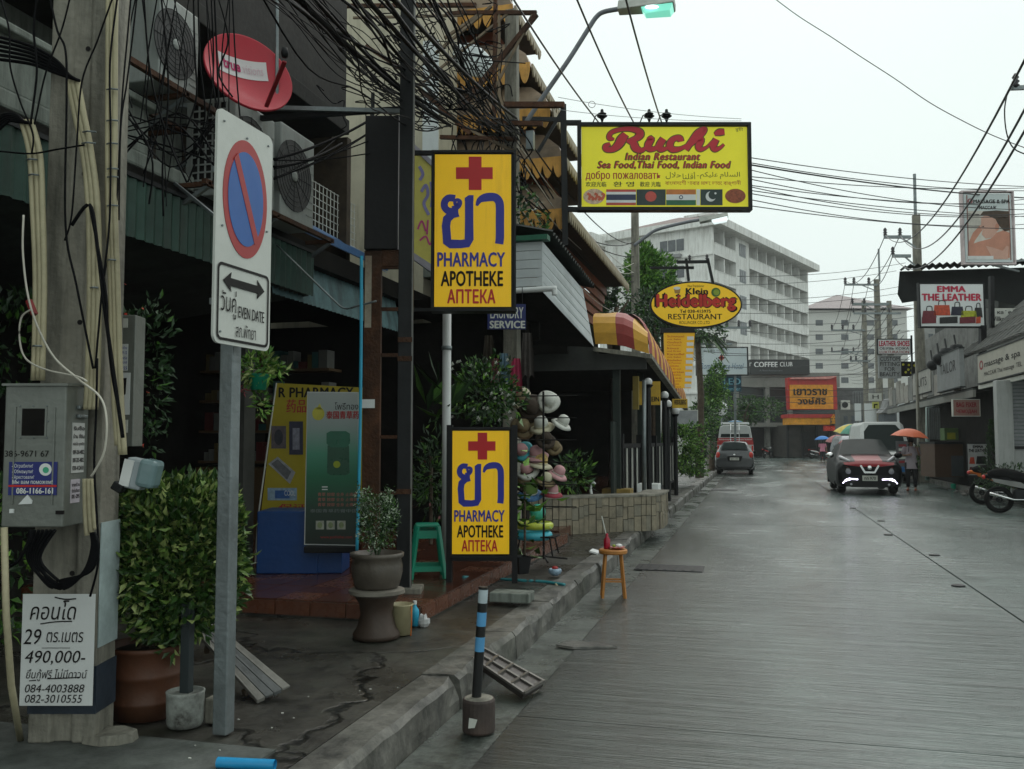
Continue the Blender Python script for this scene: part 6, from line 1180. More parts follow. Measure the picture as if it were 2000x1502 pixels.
# ======================= HEIDELBERG + MENU =======================
hd=Board('oval_restaurant_sign','yellow oval German restaurant sign with red name and black rim','sign',1270,549,1449,640,22.0)
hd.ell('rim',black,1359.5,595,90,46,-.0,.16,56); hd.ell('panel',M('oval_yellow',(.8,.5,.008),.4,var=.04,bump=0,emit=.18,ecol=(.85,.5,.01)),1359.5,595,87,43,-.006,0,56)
hd.text('Klein',1340,563,1382,575,ink,-.009,bold=.04); hr=M('letter_red_oval',(.5,.02,.01),.5,bump=0)
hd.text('Heidelberg',1281,574,1437,608,ink,-.009,bold=.085); hd.text('Heidelberg',1283,576,1435,606,hr,-.011,bold=.055)
hd.text('Tel 038-415975',1328,605,1388,611,ink,-.009,bold=.03); hd.text('RESTAURANT',1305,613,1410,624,ink,-.009,bold=.015); hd.text('ROLLINGER CO.,LTD',1327,627,1386,634,ink,-.009,bold=.01); hd.text('Haus Franziskaner',1343,556,1375,561,ink,-.009)
hd.ell('crest_ring',M('crest_green',(.04,.14,.02),.5),1398,571,9,9,-.009,-.006,24); hd.ell('crest',M('crest_lime',(.25,.35,.03),.5),1399,571,6,6,-.011,-.009,12); hd.poly('beer_mug',M('mug_tan',(.4,.22,.05),.5),[(1316,564),(1329,562),(1328,573),(1318,573)],-.009,-.006); hd.ell('beer_foam',white,1322,563,7,3,-.011,-.009,12)
m=MB(); m.bar(hd.pp(1345,549,.1),hd.pp(1340,505,.1),.06); m.bar(hd.pp(1394,560,.1),hd.pp(1382,505,.1),.06); m.bar(hd.pp(1322,512,.1),hd.pp(1384,511,.1),.07); m.bar(hd.pp(1270,523,.1),hd.pp(1355,523,.1),.06); m.build('hanger',dark,hd.e); insulators(hd.e,[hd.pp(1347,511,.1),hd.pp(1381,510,.1)],.17)
mn=Board('menu_board','tall yellow menu board with white price tabs below the oval sign','sign',1297,645,1357,757,21.5)
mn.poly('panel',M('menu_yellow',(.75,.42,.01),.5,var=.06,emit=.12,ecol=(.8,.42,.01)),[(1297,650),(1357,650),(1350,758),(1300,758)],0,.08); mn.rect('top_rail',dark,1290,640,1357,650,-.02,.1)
for i in range(9): 
    mn.rect('price_tab',white,1342-i*.6,657+i*11.6,1355-i*.6,664+i*11.6,-.005,-.001)
    mn.text(('Schnitzel','Goulasch','Bratwurst','Kartoffel','Rouladen','Spätzle','Leberkäse','Haxe','Eisbein')[i],1303,655+i*11.6,1336-(i%3)*5,659+i*11.6,hr,-.005); mn.text(('mit Salat','mit Pommes','und Kraut')[i%3],1303,661+i*11.6,1330,664+i*11.6,hr,-.005)
# ======================= TREES =======================
def tree(name,label,u,v,Y,rad,n,L,W,trunk_z=0,mats=None,lum=.3,lobes=7,group=None,wts=(5,3,2)):
    c=at(u,v,Y); t=thing(name,label,'tree',(c.x,c.y,0),0,group); m=MB(); rg=random.Random(int(u*7+v))
    for i in range(lobes):
        d=V(rg.gauss(0,.5),rg.gauss(0,.5),rg.gauss(0,.45)); k_=rg.uniform(.38,.62)
        leaf_cloud(m,V(d.x*rad[0],d.y*rad[1],c.z+d.z*rad[2]),[q*k_ for q in rad],n//lobes,L,W,wts=wts,shell=.45,lump=lum,rg=rg)
    f=m.build('crown',mats or [leafA,leafB,leafC],t); m=MB(); tz=max(c.z-rad[2]*.3,1)
    m.tube([(0,0,0),(.06,0,tz*.5),(0,0,tz)],[.16,.13,.08],8)
    for i in range(5): a=i*1.3; m.tube([(0,0,tz*.7),(math.cos(a)*rad[0]*.3,math.sin(a)*rad[1]*.3,c.z),(math.cos(a)*rad[0]*.6,math.sin(a)*rad[1]*.6,c.z+rad[2]*.4)],[.08,.05,.02],6)
    m.build('trunk',bark,t); return t
leafM=M('leaf_mango',(.075,.19,.03),.5,var=.45,scale=5,spec=.25); leafM2=M('leaf_mango_light',(.17,.34,.05),.5,var=.4,scale=5,spec=.25)
tree('mango_tree','dense green mango tree behind the street pole, left of the oval sign',1272,560,31,(1.15,1.0,1.3),9500,.2,.07,mats=[leafM,leafM2,leafA])
tree('dark_tree','dark tree filling the gap under the tiered eaves beyond the striped awning',1196,612,24,(.75,.9,.9),3000,.16,.07,mats=[leafC,leafA,leafC])
tree('dark_tree','dark leafy tree below the mango tree behind the street pole',1295,625,30,(1.3,1.2,1.0),4000,.16,.07,mats=[leafC,leafA,leafC])
tree('street_tree','green tree behind the parked van under the white hotel signboard',1388,790,44,(.9,.9,1.3),3500,.16,.08)
tree('street_tree','rounded green tree in front of the dark garage beyond the van',1450,800,66,(2.0,1.6,1.2),3500,.24,.12,mats=[leafC,leafA,leafA])
def palm(u,v,Y,L,label):
    c=at(u,v,Y); t=thing('palm_tree',label,'tree',(c.x,c.y,0)); m=MB(); rg=random.Random(3)
    for i in range(13):
        a=i*.5+rg.random(); el=rg.uniform(-.1,.9); P=[V(0,0,c.z)]; 
        for k_ in range(1,7): s=k_/6; P.append(V(math.cos(a)*L*s*math.cos(el*(1-s)),math.sin(a)*L*s,c.z+L*(math.sin(el)*s-.9*s*s)))
        m.tube(P,.015,3,cap=False)
        for k_ in range(1,7):
            for j in range(5):
                q=P[k_-1].lerp(P[k_],j/5); sd_=V(-math.sin(a),math.cos(a),-.5); 
                for sg in (-1,1): leaf_mb(L*.28,.035,.1,rg.randrange(2),m,q,V(sd_.x*sg,sd_.y*sg,-.5)+V(math.cos(a),math.sin(a),0)*.4)
    m.build('crown',[leafA,leafC],t); MB().tube([(0,0,0),(.1,0,c.z*.6),(0,0,c.z)],[.16,.12,.1],8).build('trunk',bark,t)
palm(1362,655,34,1.1,'small palm with drooping fronds right of the yellow menu board')
def shrub(name,label,u,v,Y,rad,n,L,W,mats=None,wts=(5,4,1)):
    m=MB(); leaf_cloud(m,(0,0,0),rad,n,L,W,wts=wts,shell=.4,lump=.3); return tag(m.build(name,mats or [leafA,leafB,leafC],loc=at(u,v,Y)),label,'shrub')
shrub('roadside_shrub','bright yellow green flowering shrub beside the road past the restaurant railing',1333,870,27,(.55,.9,.75),1900,.12,.06,wts=(4,6,2)); shrub('roadside_shrub','lower green shrub with red leaves at the foot of the bright one',1352,905,27.5,(.4,.7,.42),700,.12,.06)
shrub('roadside_shrub','dark green shrub behind the parked dark hatchback',1375,830,40,(.6,.8,1.3),900,.2,.09,mats=[leafC,leafA,leafB])
# signs seen from behind etc.
b_=Board('road_sign_back','blank grey rectangular road sign on a thin post seen from behind','road sign',1312,802,1362,832,30); b_.rect('panel',M('sign_back_grey',(.3,.31,.32),.5,metal=.3),1312,802,1362,832,0,.02); b_.frame(offw,.025,-.005,.03); MB().tube([b_.pp(1337,800,.05),b_.pp(1338,880,.05)],.03,6).build('post',offw,b_.e)
b_=Board('hotel_signboard','white billboard with a small red cross emblem and hotel name on two posts','sign',1361,679,1460,732,46); b_.rect('panel',M('board_pale_blue',(.58,.64,.66),.5,var=.05),1362,680,1459,731,0,.1); b_.frame(dark,.04,-.02,.14)
b_.text('Romeo Palace Hotel',1368,709,1453,721,M('letter_slate',(.12,.2,.3),.5,bump=0),-.01,shear=.3,bold=.0); b_.poly('emblem',fr_,[(1403,699),(1409,692),(1415,699),(1409,706)],-.01,0); b_.rect('emblem_bar',ink,1408,691,1410,707,-.02,-.01); b_.rect('emblem_bar',ink,1402,698,1416,700,-.025,-.02); b_.text('Bangkok Bank',1375,683,1412,687,steel,-.01)
for u in (1386,1436): MB().tube([b_.pp(u,732,.08),b_.pp(u,870,.08)],.06,6).build('post',steel,b_.e)
b_=Board('brewery_sign','small dark teal LEO sign under the white hotel billboard','sign',1411,733,1448,765,47); b_.rect('panel',M('leo_navy',(.01,.05,.08),.5),1411,733,1448,765,0,.1); b_.text('LEO',1414,739,1446,751,M('letter_cyan',(.2,.45,.55),.5),-.01,bold=.02); b_.text('Number',1414,756,1446,763,bpy.data.materials['letter_cyan'],-.01)
e=thing('round_lamp_sign','white round globe sign on a pole behind the parked van','sign',at(1409,797,50)); MB().ball((0,0,0),(.34,.2,.42),18).build('globe',white,e,smooth=True); MB().tube([(0,.05,-.4),(0,.05,-e.location.z)],.05,6).build('post',steel,e)
# ======================= HOTEL =======================
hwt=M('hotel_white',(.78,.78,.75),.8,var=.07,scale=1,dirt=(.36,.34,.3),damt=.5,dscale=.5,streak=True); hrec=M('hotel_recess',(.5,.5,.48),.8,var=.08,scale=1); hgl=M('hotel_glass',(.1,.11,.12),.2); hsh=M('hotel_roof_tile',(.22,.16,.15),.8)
az_=R(21.1); C0=at(1394,434,98); hz=C0.z; dv=V(math.sin(az_),math.cos(az_),0)
ho=thing('white_hotel','long white balconied hotel block receding behind the oval sign','building',(C0.x,C0.y,0),math.atan2(dv.y,dv.x))
def th(u,off=0): # distance along the facade where pixel column u meets it
    P0=C0+V(-dv.y,dv.x,0)*off; r=ray(u,560); det=dv.x*-r.y+r.x*dv.y; b0=CAM.x-P0.x;b1=CAM.y-P0.y; return (b0*-r.y+r.x*b1)/det
def hb(x0,y0,z0,x1,y1,z1,name,mat,par=None): return MB().bb(x0,y0,z0,x1,y1,z1).build(name,mat,par or ho)
Lf=th(1577); x1_=th(1438); x2_=th(1464); DW=th(1190) if False else 16
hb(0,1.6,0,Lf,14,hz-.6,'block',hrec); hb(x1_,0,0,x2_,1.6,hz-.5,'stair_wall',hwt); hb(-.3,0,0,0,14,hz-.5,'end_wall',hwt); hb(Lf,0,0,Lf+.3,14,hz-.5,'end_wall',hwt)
hb(-1,-1.2,hz-.5,Lf+1.6,15,hz+.35,'roof_slab',hwt); MB().add([(-.5,-.8,hz+.35),(Lf+1,-.8,hz+.35),(Lf+1,14.5,hz+.35),(-.5,14.5,hz+.35),(4,6,hz+2.2),(Lf-4,6,hz+2.2)],[(0,1,5,4),(1,2,5),(2,3,4,5),(3,0,4)]).build('roof',hsh,ho)
hb(x2_-3.5,3,hz+.3,x2_-.5,6,hz+2.6,'roof_hut',hwt); hb(x2_-3.9,2.6,hz+2.6,x2_-.1,6.4,hz+2.9,'hut_roof',hwt); hb(x2_-2.8,2.97,hz+1,x2_-1.6,3,hz+1.8,'window',hgl)
for f in range(8):
    zt=hz-.5-3.0*f   # soffit level of this storey
    if zt<3: break
    for (xa,xb) in ((.0,x1_),(x2_,Lf)):
        hb(xa,-.06,zt-3.0,xb,.12,zt-1.72,'parapet',hwt); hb(xa,0,zt-3.0,xb,1.6,zt-2.85,'balcony_slab',hwt)
        hb(xa,-.1,zt-1.75,xb,.16,zt-1.68,'coping',hwt)
        m=MB(); n_=4
        if f: 
            pass
    nb=1 if 0 else 7
    for i in range(nb+1): x=x2_+(Lf-x2_)*i/nb; hb(x-.1,.1,zt-3,x+.1,1.6,zt,'fin',hwt)
    hb(x1_/2-.1,.1,zt-3,x1_/2+.1,1.6,zt,'fin',hwt)
    for i in range(nb):
        x=x2_+(Lf-x2_)*(i+.5)/nb; d=(Lf-x2_)/nb; hb(x-d*.1,1.54,zt-2.85,x+d*.3,1.6,zt-.7,'door',M('hotel_door',(.3,.31,.31),.4) if 'hotel_door' not in bpy.data.materials else bpy.data.materials['hotel_door']); hb(x-d*.4,1.2,zt-2.4,x-d*.2,1.6,zt-1.9+.35,'air_unit',bpy.data.materials['hotel_door'] if i%2 else hgl)
    for x in (x1_*.2,x1_*.7): hb(x-.2,1.54,zt-2.85,x+1,1.6,zt-.7,'door',bpy.data.materials['hotel_door'])
    xm=(x1_+x2_)/2; w1=(x2_-x1_)*.24; hb(xm-w1,-.02,zt-2.0,xm+w1,.02,zt-.5,'window_frame',steel); 
    for sx in (-1,0,1): hb(xm+sx*w1*.62-w1*.26,-.05,zt-1.9,xm+sx*w1*.62+w1*.26,-.02,zt-.6,'pane',hgl)
# end face (towards viewer's left): windows and cornices on the wall at x=-0.3
def ye(u): # depth coordinate where column u meets the end wall plane
    P0=C0; e_=V(-dv.y,dv.x,0); r=ray(u,560); det=e_.x*-r.y+r.x*e_.y; b0=CAM.x-P0.x;b1=CAM.y-P0.y; return (b0*-r.y+r.x*b1)/det
print('hotel ends',Lf,x1_,x2_,ye(1300),ye(1190))
yw=ye(1316)
for f in range(6):
    zt=hz-.5-3.0*f; hb(-.36,yw-1.6,zt-2.3,-.3,yw+1.6,zt-.8,'window_frame',hwt)
    for sx in (-1,0,1): hb(-.4,yw+sx*1.0-.45,zt-2.2,-.36,yw+sx*1.0+.45,zt-.9,'pane',hgl)
    hb(-.9,yw-1.2,zt-3.0,-.36,yw+1.2,zt-2.6,'air_unit',M('unit_grey',(.25,.25,.25),.6) if 'unit_grey' not in bpy.data.materials else bpy.data.materials['unit_grey']); hb(-.5,0,zt-3.05,-.3,14,zt-2.85,'cornice',hwt)
y19=ye(1190); hb(-4,14,hz-1.2,12,y19,hz,'porch_roof',hwt); hb(-1.2,14,hz-6,0,14.6,hz-1.2,'porch_pillar',hwt)
for yy in (y19-1.2,): hb(-1.2,yy,0,0,yy+1,hz-1.2,'porch_pillar',hwt)
hb(-.6,14,0,10,y19,hz-5.2,'porch_wall',hwt)
# second hotel with hipped roof
h2=Board('hipped_roof_hotel','pale distant hotel with a shallow reddish hipped roof behind the power poles','building',1560,610,1790,860,150); s2=h2.s
m=MB(); 
def P2(u,v,dy): return h2.pp(u,v,dy)
m.bb(h2.p(1570,800)[0],0,-12,h2.p(1776,800)[0],18,h2.p(1675,606)[1]).build('block',M('hotel2_wall',(.6,.6,.57),.8,var=.05,scale=.5),h2.e)
zr=h2.p(1675,604)[1]; MB().add([(h2.p(1562,700)[0],-1,zr),(h2.p(1784,700)[0],-1,zr),(h2.p(1784,700)[0],19,zr),(h2.p(1562,700)[0],19,zr),(h2.p(1673,700)[0],8,zr+3.6)],[(0,1,4),(1,2,4),(2,3,4),(3,0,4)]).build('roof',M('hotel2_roof',(.32,.27,.27),.8),h2.e)
for f in range(6):
    for u in (1650,1700,1746,1600): h2.rect('window',hgl,u-7,625+f*28,u+7,636+f*28,-.05,0)
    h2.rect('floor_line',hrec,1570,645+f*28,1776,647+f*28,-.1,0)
# ======================= CROSS STREET BUILDINGS =======================
gr=M('far_concrete',(.2,.2,.18),.85,var=.15,scale=1,dirt=(.1,.1,.09),damt=.4)
cbd=Board('corner_block','grey corner building with black coffee shop fascia over a dark garage at the road end','building',1400,732,1640,895,88)
def CR(name,mat,u0,v0,u1,v1,y0,y1): return cbd.rect(name,mat,u0,v0,u1,v1,y0,y1)
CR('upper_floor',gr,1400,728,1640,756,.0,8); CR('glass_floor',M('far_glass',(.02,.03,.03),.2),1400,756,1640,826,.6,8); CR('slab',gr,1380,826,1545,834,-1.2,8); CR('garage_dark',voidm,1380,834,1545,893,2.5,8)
for u in (1500,1545,1440): CR('column',gr,u-4,756,u+4,893,.0,.7)
CR('garage_pillar',gr,1533,834,1541,893,-1,-.4)
CR('fascia',M('fascia_black',(.02,.022,.022),.5),1462,703,1578,732,-.5,0); cbd.text('COFFEE',1470,708,1515,718,white,-.56,bold=.03); cbd.text('CLUB',1520,708,1544,717,white,-.56,bold=.02); cbd.text('r',1461,709,1465,716,white,-.56); cbd.text('A Red Restaurant',1480,723,1525,726,steel,-.56)
gd=Board('gold_shop','red and orange gold shop front with two lines of lettering at the road end','building',1530,737,1634,893,84)
rd=M('shop_red',(.42,.025,.02),.5); orr=M('shop_amber',(.65,.27,.01),.5); 
gd.poly('sign_rim',rd,[(1537,738),(1632,736),(1634,800),(1540,800)],-.2,.6); gd.rect('sign_panel',orr,1541,752,1625,799,-.3,-.2); gd.poly('sign_top',M('shop_pale_red',(.6,.25,.22),.6),[(1540,741),(1548,737),(1632,735),(1618,741)],-.5,-.2)
gd.text('เยาวราช',1548,760,1612,772,ink,-.36,bold=.03); gd.text('วงษ์ศิริ',1556,777,1610,790,ink,-.36,bold=.03)
gd.rect('awning_red',rd,1529,810,1626,817,-1.6,.6); gd.rect('awning_amber',orr,1532,817,1610,830,-1.5,.5); gd.text('金',1610,810,1620,828,orr,-1.66,bold=.04); gd.rect('shop_dark',M('shop_inside',(.04,.035,.03),.5,var=.5,scale=1.5),1540,830,1626,893,.5,6); gd.rect('red_sign',rd,1597,832,1620,842,-1.5,-1.4); gd.text('เปิด 24',1599,834,1618,841,M('letter_glow_red',(.7,.1,.06),.5,emit=.3),-1.55)
for u in (1541,1570,1598,1624): gd.rect('door_post',dark,u-1.5,830,u+1.5,893,.2,.5)
gd.rect('door_glass',glassd,1572,842,1596,890,.4,.45)
e=Board('brown_shop','dull building with a small red tiled roof and balcony rail behind the gold shop','building',1634,745,1700,880,92); e.rect('wall',gr,1630,790,1730,885,0,6); e.rect('upper_wall',M('far_grey_wall',(.1,.1,.1),.8),1630,757,1700,808,.5,6); e.poly('tile_roof',M('tile_red_roof',(.15,.06,.05),.8),[(1630,828),(1650,812),(1720,812),(1736,828)],-2,-.1); e.rect('rail',steel,1664,765,1700,766,-.3,-.25); 
for i in range(8): e.rect('baluster',steel,1664+i*5,765,1664.7+i*5,808,-.3,-.26)
e.rect('air_unit',offw,1640,782,1658,800,-.3,.2); e.ell('air_fan',dark,1648,791,6,6,-.34,-.3,16)
# far low shops between
# ======================= RIGHT SIDE =======================
# black corrugated canopy building
rb=thing('right_shophouse','black sheet roofed shophouse with a dark open shop behind the leather sign','building',(6.6,30,.12))
def PRB(m,name,mat,**k): m.xf(Matrix.Translation((-6.6,-30,-.12))); return m.build(name,mat,rb,**k)
a=at(1757,527,33);b=at(2010,519,33)
m=MB(); corrugated(m,a,(1,0,0),(0,-.35,-.02),(b-a).length+2,1.2,pitch=.22,dep=.05); PRB(m,'roof_sheet',darksh)
PRB(MB().add([at(1757,530,33.05),at(2010,522,33.05),at(2010,600,33.05),at(1880,575,33.05),at(1775,590,33.05),at(1762,592,33.05),at(1753,575,33.05)],[(0,1,2,3,4,5,6)]),'dark_gable',M('gable_dark',(.012,.014,.014),.9))
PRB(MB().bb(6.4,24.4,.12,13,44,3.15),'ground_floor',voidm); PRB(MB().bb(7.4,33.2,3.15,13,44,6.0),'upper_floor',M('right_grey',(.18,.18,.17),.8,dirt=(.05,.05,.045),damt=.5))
PRB(MB().bb(8,33.1,6,13,44,6.9),'parapet_wall',darksh)
# lattice sheet sloping roof (grey) right top
lt=M('lattice_grey',(.12,.12,.11),.8,var=.3,dirt=(.03,.03,.03),damt=.5)
rq=[at(1905,660,30),at(2020,500,24),at(2020,640,22),at(1930,680,27)]
rq=[V(6.1,30.5,4.05),V(6.15,20.5,4.05),V(8.2,20.5,5.9),V(8.2,30.5,5.9)]
PRB(MB().add(rq+[q+V(.03,0,-.05) for q in rq],[(0,1,2,3),(7,6,5,4),(0,4,5,1),(2,6,7,3),(3,7,4,0)]),'sloping_roof',lt)
m=MB()
for i in range(17): t=i/16; m.bar(rq[0].lerp(rq[1],t)+V(0,0,.03),rq[3].lerp(rq[2],t)+V(0,0,.03),.06,.05)
for j in range(5): t=j/4; m.bar(rq[0].lerp(rq[3],t)+V(0,0,.05),rq[1].lerp(rq[2],t)+V(0,0,.05),.04,.04)
PRB(m,'roof_batten',M('batten_grey',(.2,.2,.19),.8))
# soffit canopy + fascia boards receding (long)
fb=M('fascia_weathered',(.3,.28,.25),.75,var=.2,dirt=(.1,.09,.08),damt=.5)
cn=thing('right_canopy','long weathered canopy and sign fascia receding along the right shops','canopy',(6.1,28,3))
def PC(m,name,mat,par=cn,**k): m.xf(Matrix.Translation((-6.1,-28,-3))); return m.build(name,mat,par,**k)
PC(MB().bb(6.0,19,2.95,6.08,27.2,3.05),'edge_beam',offw); PC(MB().bb(6.02,19,3.05,9,27.2,3.12),'deck',gr)
PC(MB().bb(5.9,27.4,2.75,5.98,44,2.95),'edge_beam',gr); PC(MB().bb(5.9,27.4,2.95,8,44,3.0),'deck',darksh)
for i in range(14): PC(MB().bb(5.93,29+i*1.05,3.05+(.05 if i%3 else 0),6.0,29.95+i*1.05,3.75+.15*(i%3)),'board',fb if i%4 else M('board_grey_%d'%i,(.17,.17,.16),.8))
def sideboard(y0,y1,z0,z1,mat,label,texts,X=5.96,rim=dark,name='shop_sign'):
    t=thing(name,label,'sign',(X,(y0+y1)/2,(z0+z1)/2)); w_=(y1-y0)/2;h=(z1-z0)/2
    MB().bb(0,-w_,-h,.12,w_,h).build('panel',mat,t); MB().bb(-.02,-w_-.03,-h-.03,.14,w_+.03,-h).build('rim',rim,t); MB().bb(-.02,-w_-.03,h,.14,w_+.03,h+.03).build('rim',rim,t)
    for (tx,a,b,c,d,mt,bo) in texts:   # a..d as fractions, reading direction along -y (seen from the road)
        vs,fs=text_mesh(tx,bo,0,1); ax=min(v.x for v in vs);bx=max(v.x for v in vs);ay=min(v.y for v in vs);by=max(v.y for v in vs)
        MB().add([(-.006,w_-2*w_*(a+(c-a)*(v.x-ax)/(bx-ax)),-h+2*h*(b+(d-b)*(v.y-ay)/(by-ay))) for v in vs],fs).build('lettering',mt,t)
    return t
mred=M('letter_dull_red',(.3,.03,.04),.6,bump=0)
sideboard(20.2,27.0,3.1,3.85,M('board_cream',(.42,.4,.34),.6,var=.08,dirt=(.2,.18,.14),damt=.3),'long cream massage shop fascia board at the right edge',[('O',.03,.45,.09,.8,mred,.03),('massage & spa',.11,.45,.6,.72,ink,.01),('MACCAЖ Thai massage  TEL.',.1,.15,.62,.35,ink,0),('นวดแผนไทย',.66,.3,.95,.75,ink,.01)])
sideboard(28.2,31.5,3.1,4.2,M('board_grey_sign',(.2,.21,.21),.6,var=.15,dirt=(.1,.1,.1),damt=.3),'grey sign box on the right, between the cream fascia and the leather sign',[('TAILOR',.15,.45,.85,.75,ink,.0)],X=5.75)
sideboard(33.5,37,3.25,4.05,M('board_tan',(.3,.29,.26),.6),'weathered tan board past the grey sign box on the right',[('SUITS',.2,.3,.8,.7,ink,0)],X=5.9)
bk2=Board('optician_board','white board with dark German and Russian words behind the leather sign','sign',1935,602,2005,640,30); bk2.rect('panel',offw,1935,602,2010,640,0,.08); bk2.text('кафе',1948,606,1975,615,ink,-.006,bold=.02); bk2.text('Willkommen',1936,618,1984,627,ink,-.006,bold=.02); bk2.text('BIER',1972,631,2000,639,ink,-.006,bold=.03)
# massage billboard
mg=Board('massage_billboard','tall white framed billboard with a massage photo standing against the sky','billboard',1882,375,1979,514,20.5); mg.rect('panel',M('billboard_pale',(.6,.66,.66),.5,var=.04),1884,378,1976,512,0,.06); mg.frame(M('frame_alu',(.5,.42,.42),.4,metal=.3),.03,-.02,.1)
mg.rect('frame_inner',M('frame_brown',(.25,.12,.1),.5),1889,381,1891,508,-.006,-.001); mg.rect('frame_inner',bpy.data.materials['frame_brown'],1971,381,1973,508,-.006,-.001)
mg.text('O',1890,388,1899,398,mred,-.006,bold=.03); mg.text('MASSAGE & SPA',1901,390,1972,397,ink,-.006,bold=.03); mg.text('MACCAЖ',1912,402,1946,409,ink,-.006,bold=.02,shear=.2)
skin_p=M('print_skin',(.55,.25,.17),.5,var=.15,scale=3,bump=0); skin2=M('print_skin_pale',(.62,.36,.28),.5,var=.1,bump=0); hair_p=M('print_hair',(.06,.035,.02),.5,var=.4,scale=12,bump=0)
mg.poly('photo_ground',M('print_sheet',(.6,.56,.5),.5,bump=0),[(1890,412),(1972,412),(1972,507),(1890,507)],-.003,-.001)
mg.poly('photo_arm',skin_p,[(1890,478),(1900,455),(1914,440),(1918,450),(1904,470),(1896,490)],-.005,-.003)
mg.poly('photo_face',skin2,[(1916,425),(1928,418),(1945,420),(1950,440),(1946,455),(1938,464),(1925,466),(1917,458),(1919,450),(1913,444),(1916,437)],-.007,-.005)
mg.poly('photo_hair',hair_p,[(1914,420),(1920,413),(1945,411),(1970,413),(1972,450),(1962,452),(1950,440),(1944,428),(1930,422)],-.009,-.007)
mg.ell('photo_ear',skin_p,1947,444,4,7,-.011,-.009,14)
mg.poly('photo_shoulder',skin_p,[(1890,480),(1912,472),(1935,466),(1945,455),(1960,450),(1972,455),(1972,504),(1935,500),(1890,504)],-.0048,-.0031)
mg.poly('photo_hand',skin2,[(1925,480),(1940,484),(1958,490),(1966,480),(1970,482),(1968,506),(1940,506),(1932,494)],-.008,-.006); mg.rect('photo_towel',white,1890,500,1940,507,-.01,-.008)
mg.poly('photo_eye',hair_p,[(1916,443),(1922,441),(1921,444)],-.0085,-.007)
MB().bar(mg.pp(1979,510,.05),mg.pp(2030,506,.05),.04).bar(mg.pp(1930,515,.05),mg.pp(1990,530,.6),.04).build('support',steel,mg.e)
# EMMA leather sign
em_=Board('leather_shop_sign','white sign reading EMMA THE LEATHER above printed handbags on a black post','sign',1797,554,1922,638,28.5); em_.rect('panel',M('emma_white',(.68,.7,.7),.5,var=.03),1798,555,1921,637,0,.1); em_.frame(dark,.03,-.02,.13)
lrd=M('letter_crimson',(.45,.01,.05),.5,bump=0)
em_.text('EMMA',1831,559,1885,570,lrd,-.008,bold=.05); em_.text('THE LEATHER',1801,574,1916,587,lrd,-.008,bold=.05)
def bag(bd,u0,v0,u1,v1,mat,handle=True):
    bd.poly('printed_bag',mat,[(u0+2,v0),(u1-2,v0),(u1,v1),(u0,v1)],-.01,-.002)
    if handle: 
        m=MB(); bd.stroke(m,[(u0+(u1-u0)*.3,v0),(u0+(u1-u0)*.35,v0-8),(u0+(u1-u0)*.65,v0-8),(u0+(u1-u0)*.7,v0)],1.6,y=-.009); m.build('printed_handle',ink,bd.e)
bc_=[M('bag_%d'%i,c,.5,var=.3,scale=15,bump=0) for i,c in enumerate(((.15,.02,.03),(.5,.07,.03),(.02,.02,.04),(.4,.42,.03),(.02,.02,.02)))]
bag(em_,1801,607,1829,620,bc_[0]); bag(em_,1823,596,1856,616,bc_[1]); bag(em_,1857,599,1882,616,bc_[2]); bag(em_,1876,607,1908,620,bc_[3]); bag(em_,1902,601,1919,620,bc_[4]); 
for (u0,u1,mm) in ((1800,1828,0),(1835,1870,4),(1874,1905,0),(1906,1915,1)): em_.poly('printed_bag',bc_[mm],[(u0,620),(u1,618),(u1,631),(u0,632)],-.013,-.011)
MB().bar(em_.pp(1919,636,.05),em_.pp(1919,720,.05),.16).bar(em_.pp(1936,540,.05),em_.pp(1937,640,.05),.12).build('post',black,em_.e)
# leather shoes sign pair
ls2=Board('leather_shoes_sign','small white sign reading LEATHER SHOES above a grey tailor sign','sign',1715,663,1778,691,41); ls2.rect('panel',white,1715,663,1778,691,0,.08); ls2.frame(dark,.03,-.02,.1); ls2.text('LEATHER SHOES',1717,666,1776,676,lrd,-.008,bold=.04); ls2.text('ОБУВЬ КОЖА',1718,678,1775,683,ink,-.008,bold=.02); ls2.text('LUXTURATION',1718,685,1775,690,mred,-.008,bold=.02)
ls3=Board('tailor_sign','grey sign with faded block letters hung under the leather shoes sign','sign',1716,694,1760,739,41); ls3.rect('panel',M('faded_grey_board',(.3,.31,.31),.6),1716,694,1760,739,0,.08); 
for i,t_ in enumerate(('CUSTOM','FITTING','FOR','BEAUTY')): ls3.text(t_,1719+(i==2)*9,697+i*10,1757-(i==2)*9,705+i*10,ink,-.008)
MB().bar(ls2.pp(1780,655,.05),ls2.pp(1782,745,.05),.06).build('post',dark,ls2.e)
b_=Board('flower_board','dark board with yellow flower print behind the tailor sign','sign',1760,706,1806,735,43); b_.rect('panel',ink,1760,706,1806,735,0,.05)
for i in range(12): b_.ell('printed_flower',M('print_flower_yellow',(.45,.42,.03),.5) if i==0 else bpy.data.materials['print_flower_yellow'],1764+ (i*17)%40,712+(i*7)%20,2.5,2.5,-.006-.0005*i,-.001,7)
b_=Board('turn_sign','small white board with a yellow turn arrow on the second power pole','sign',1697,768,1722,800,46); b_.rect('panel',offw,1697,768,1722,783,0,.04); b_.rect('arrow_board',M('board_yellowish',(.5,.5,.12),.5),1704,785,1717,798,0,.04); m=MB(); b_.stroke(m,[(1708,797),(1708,790),(1714,790)],2.5,smooth=False); m.build('arrow',ink,b_.e); b_.text('H',1704,771,1716,779,ink,-.005)
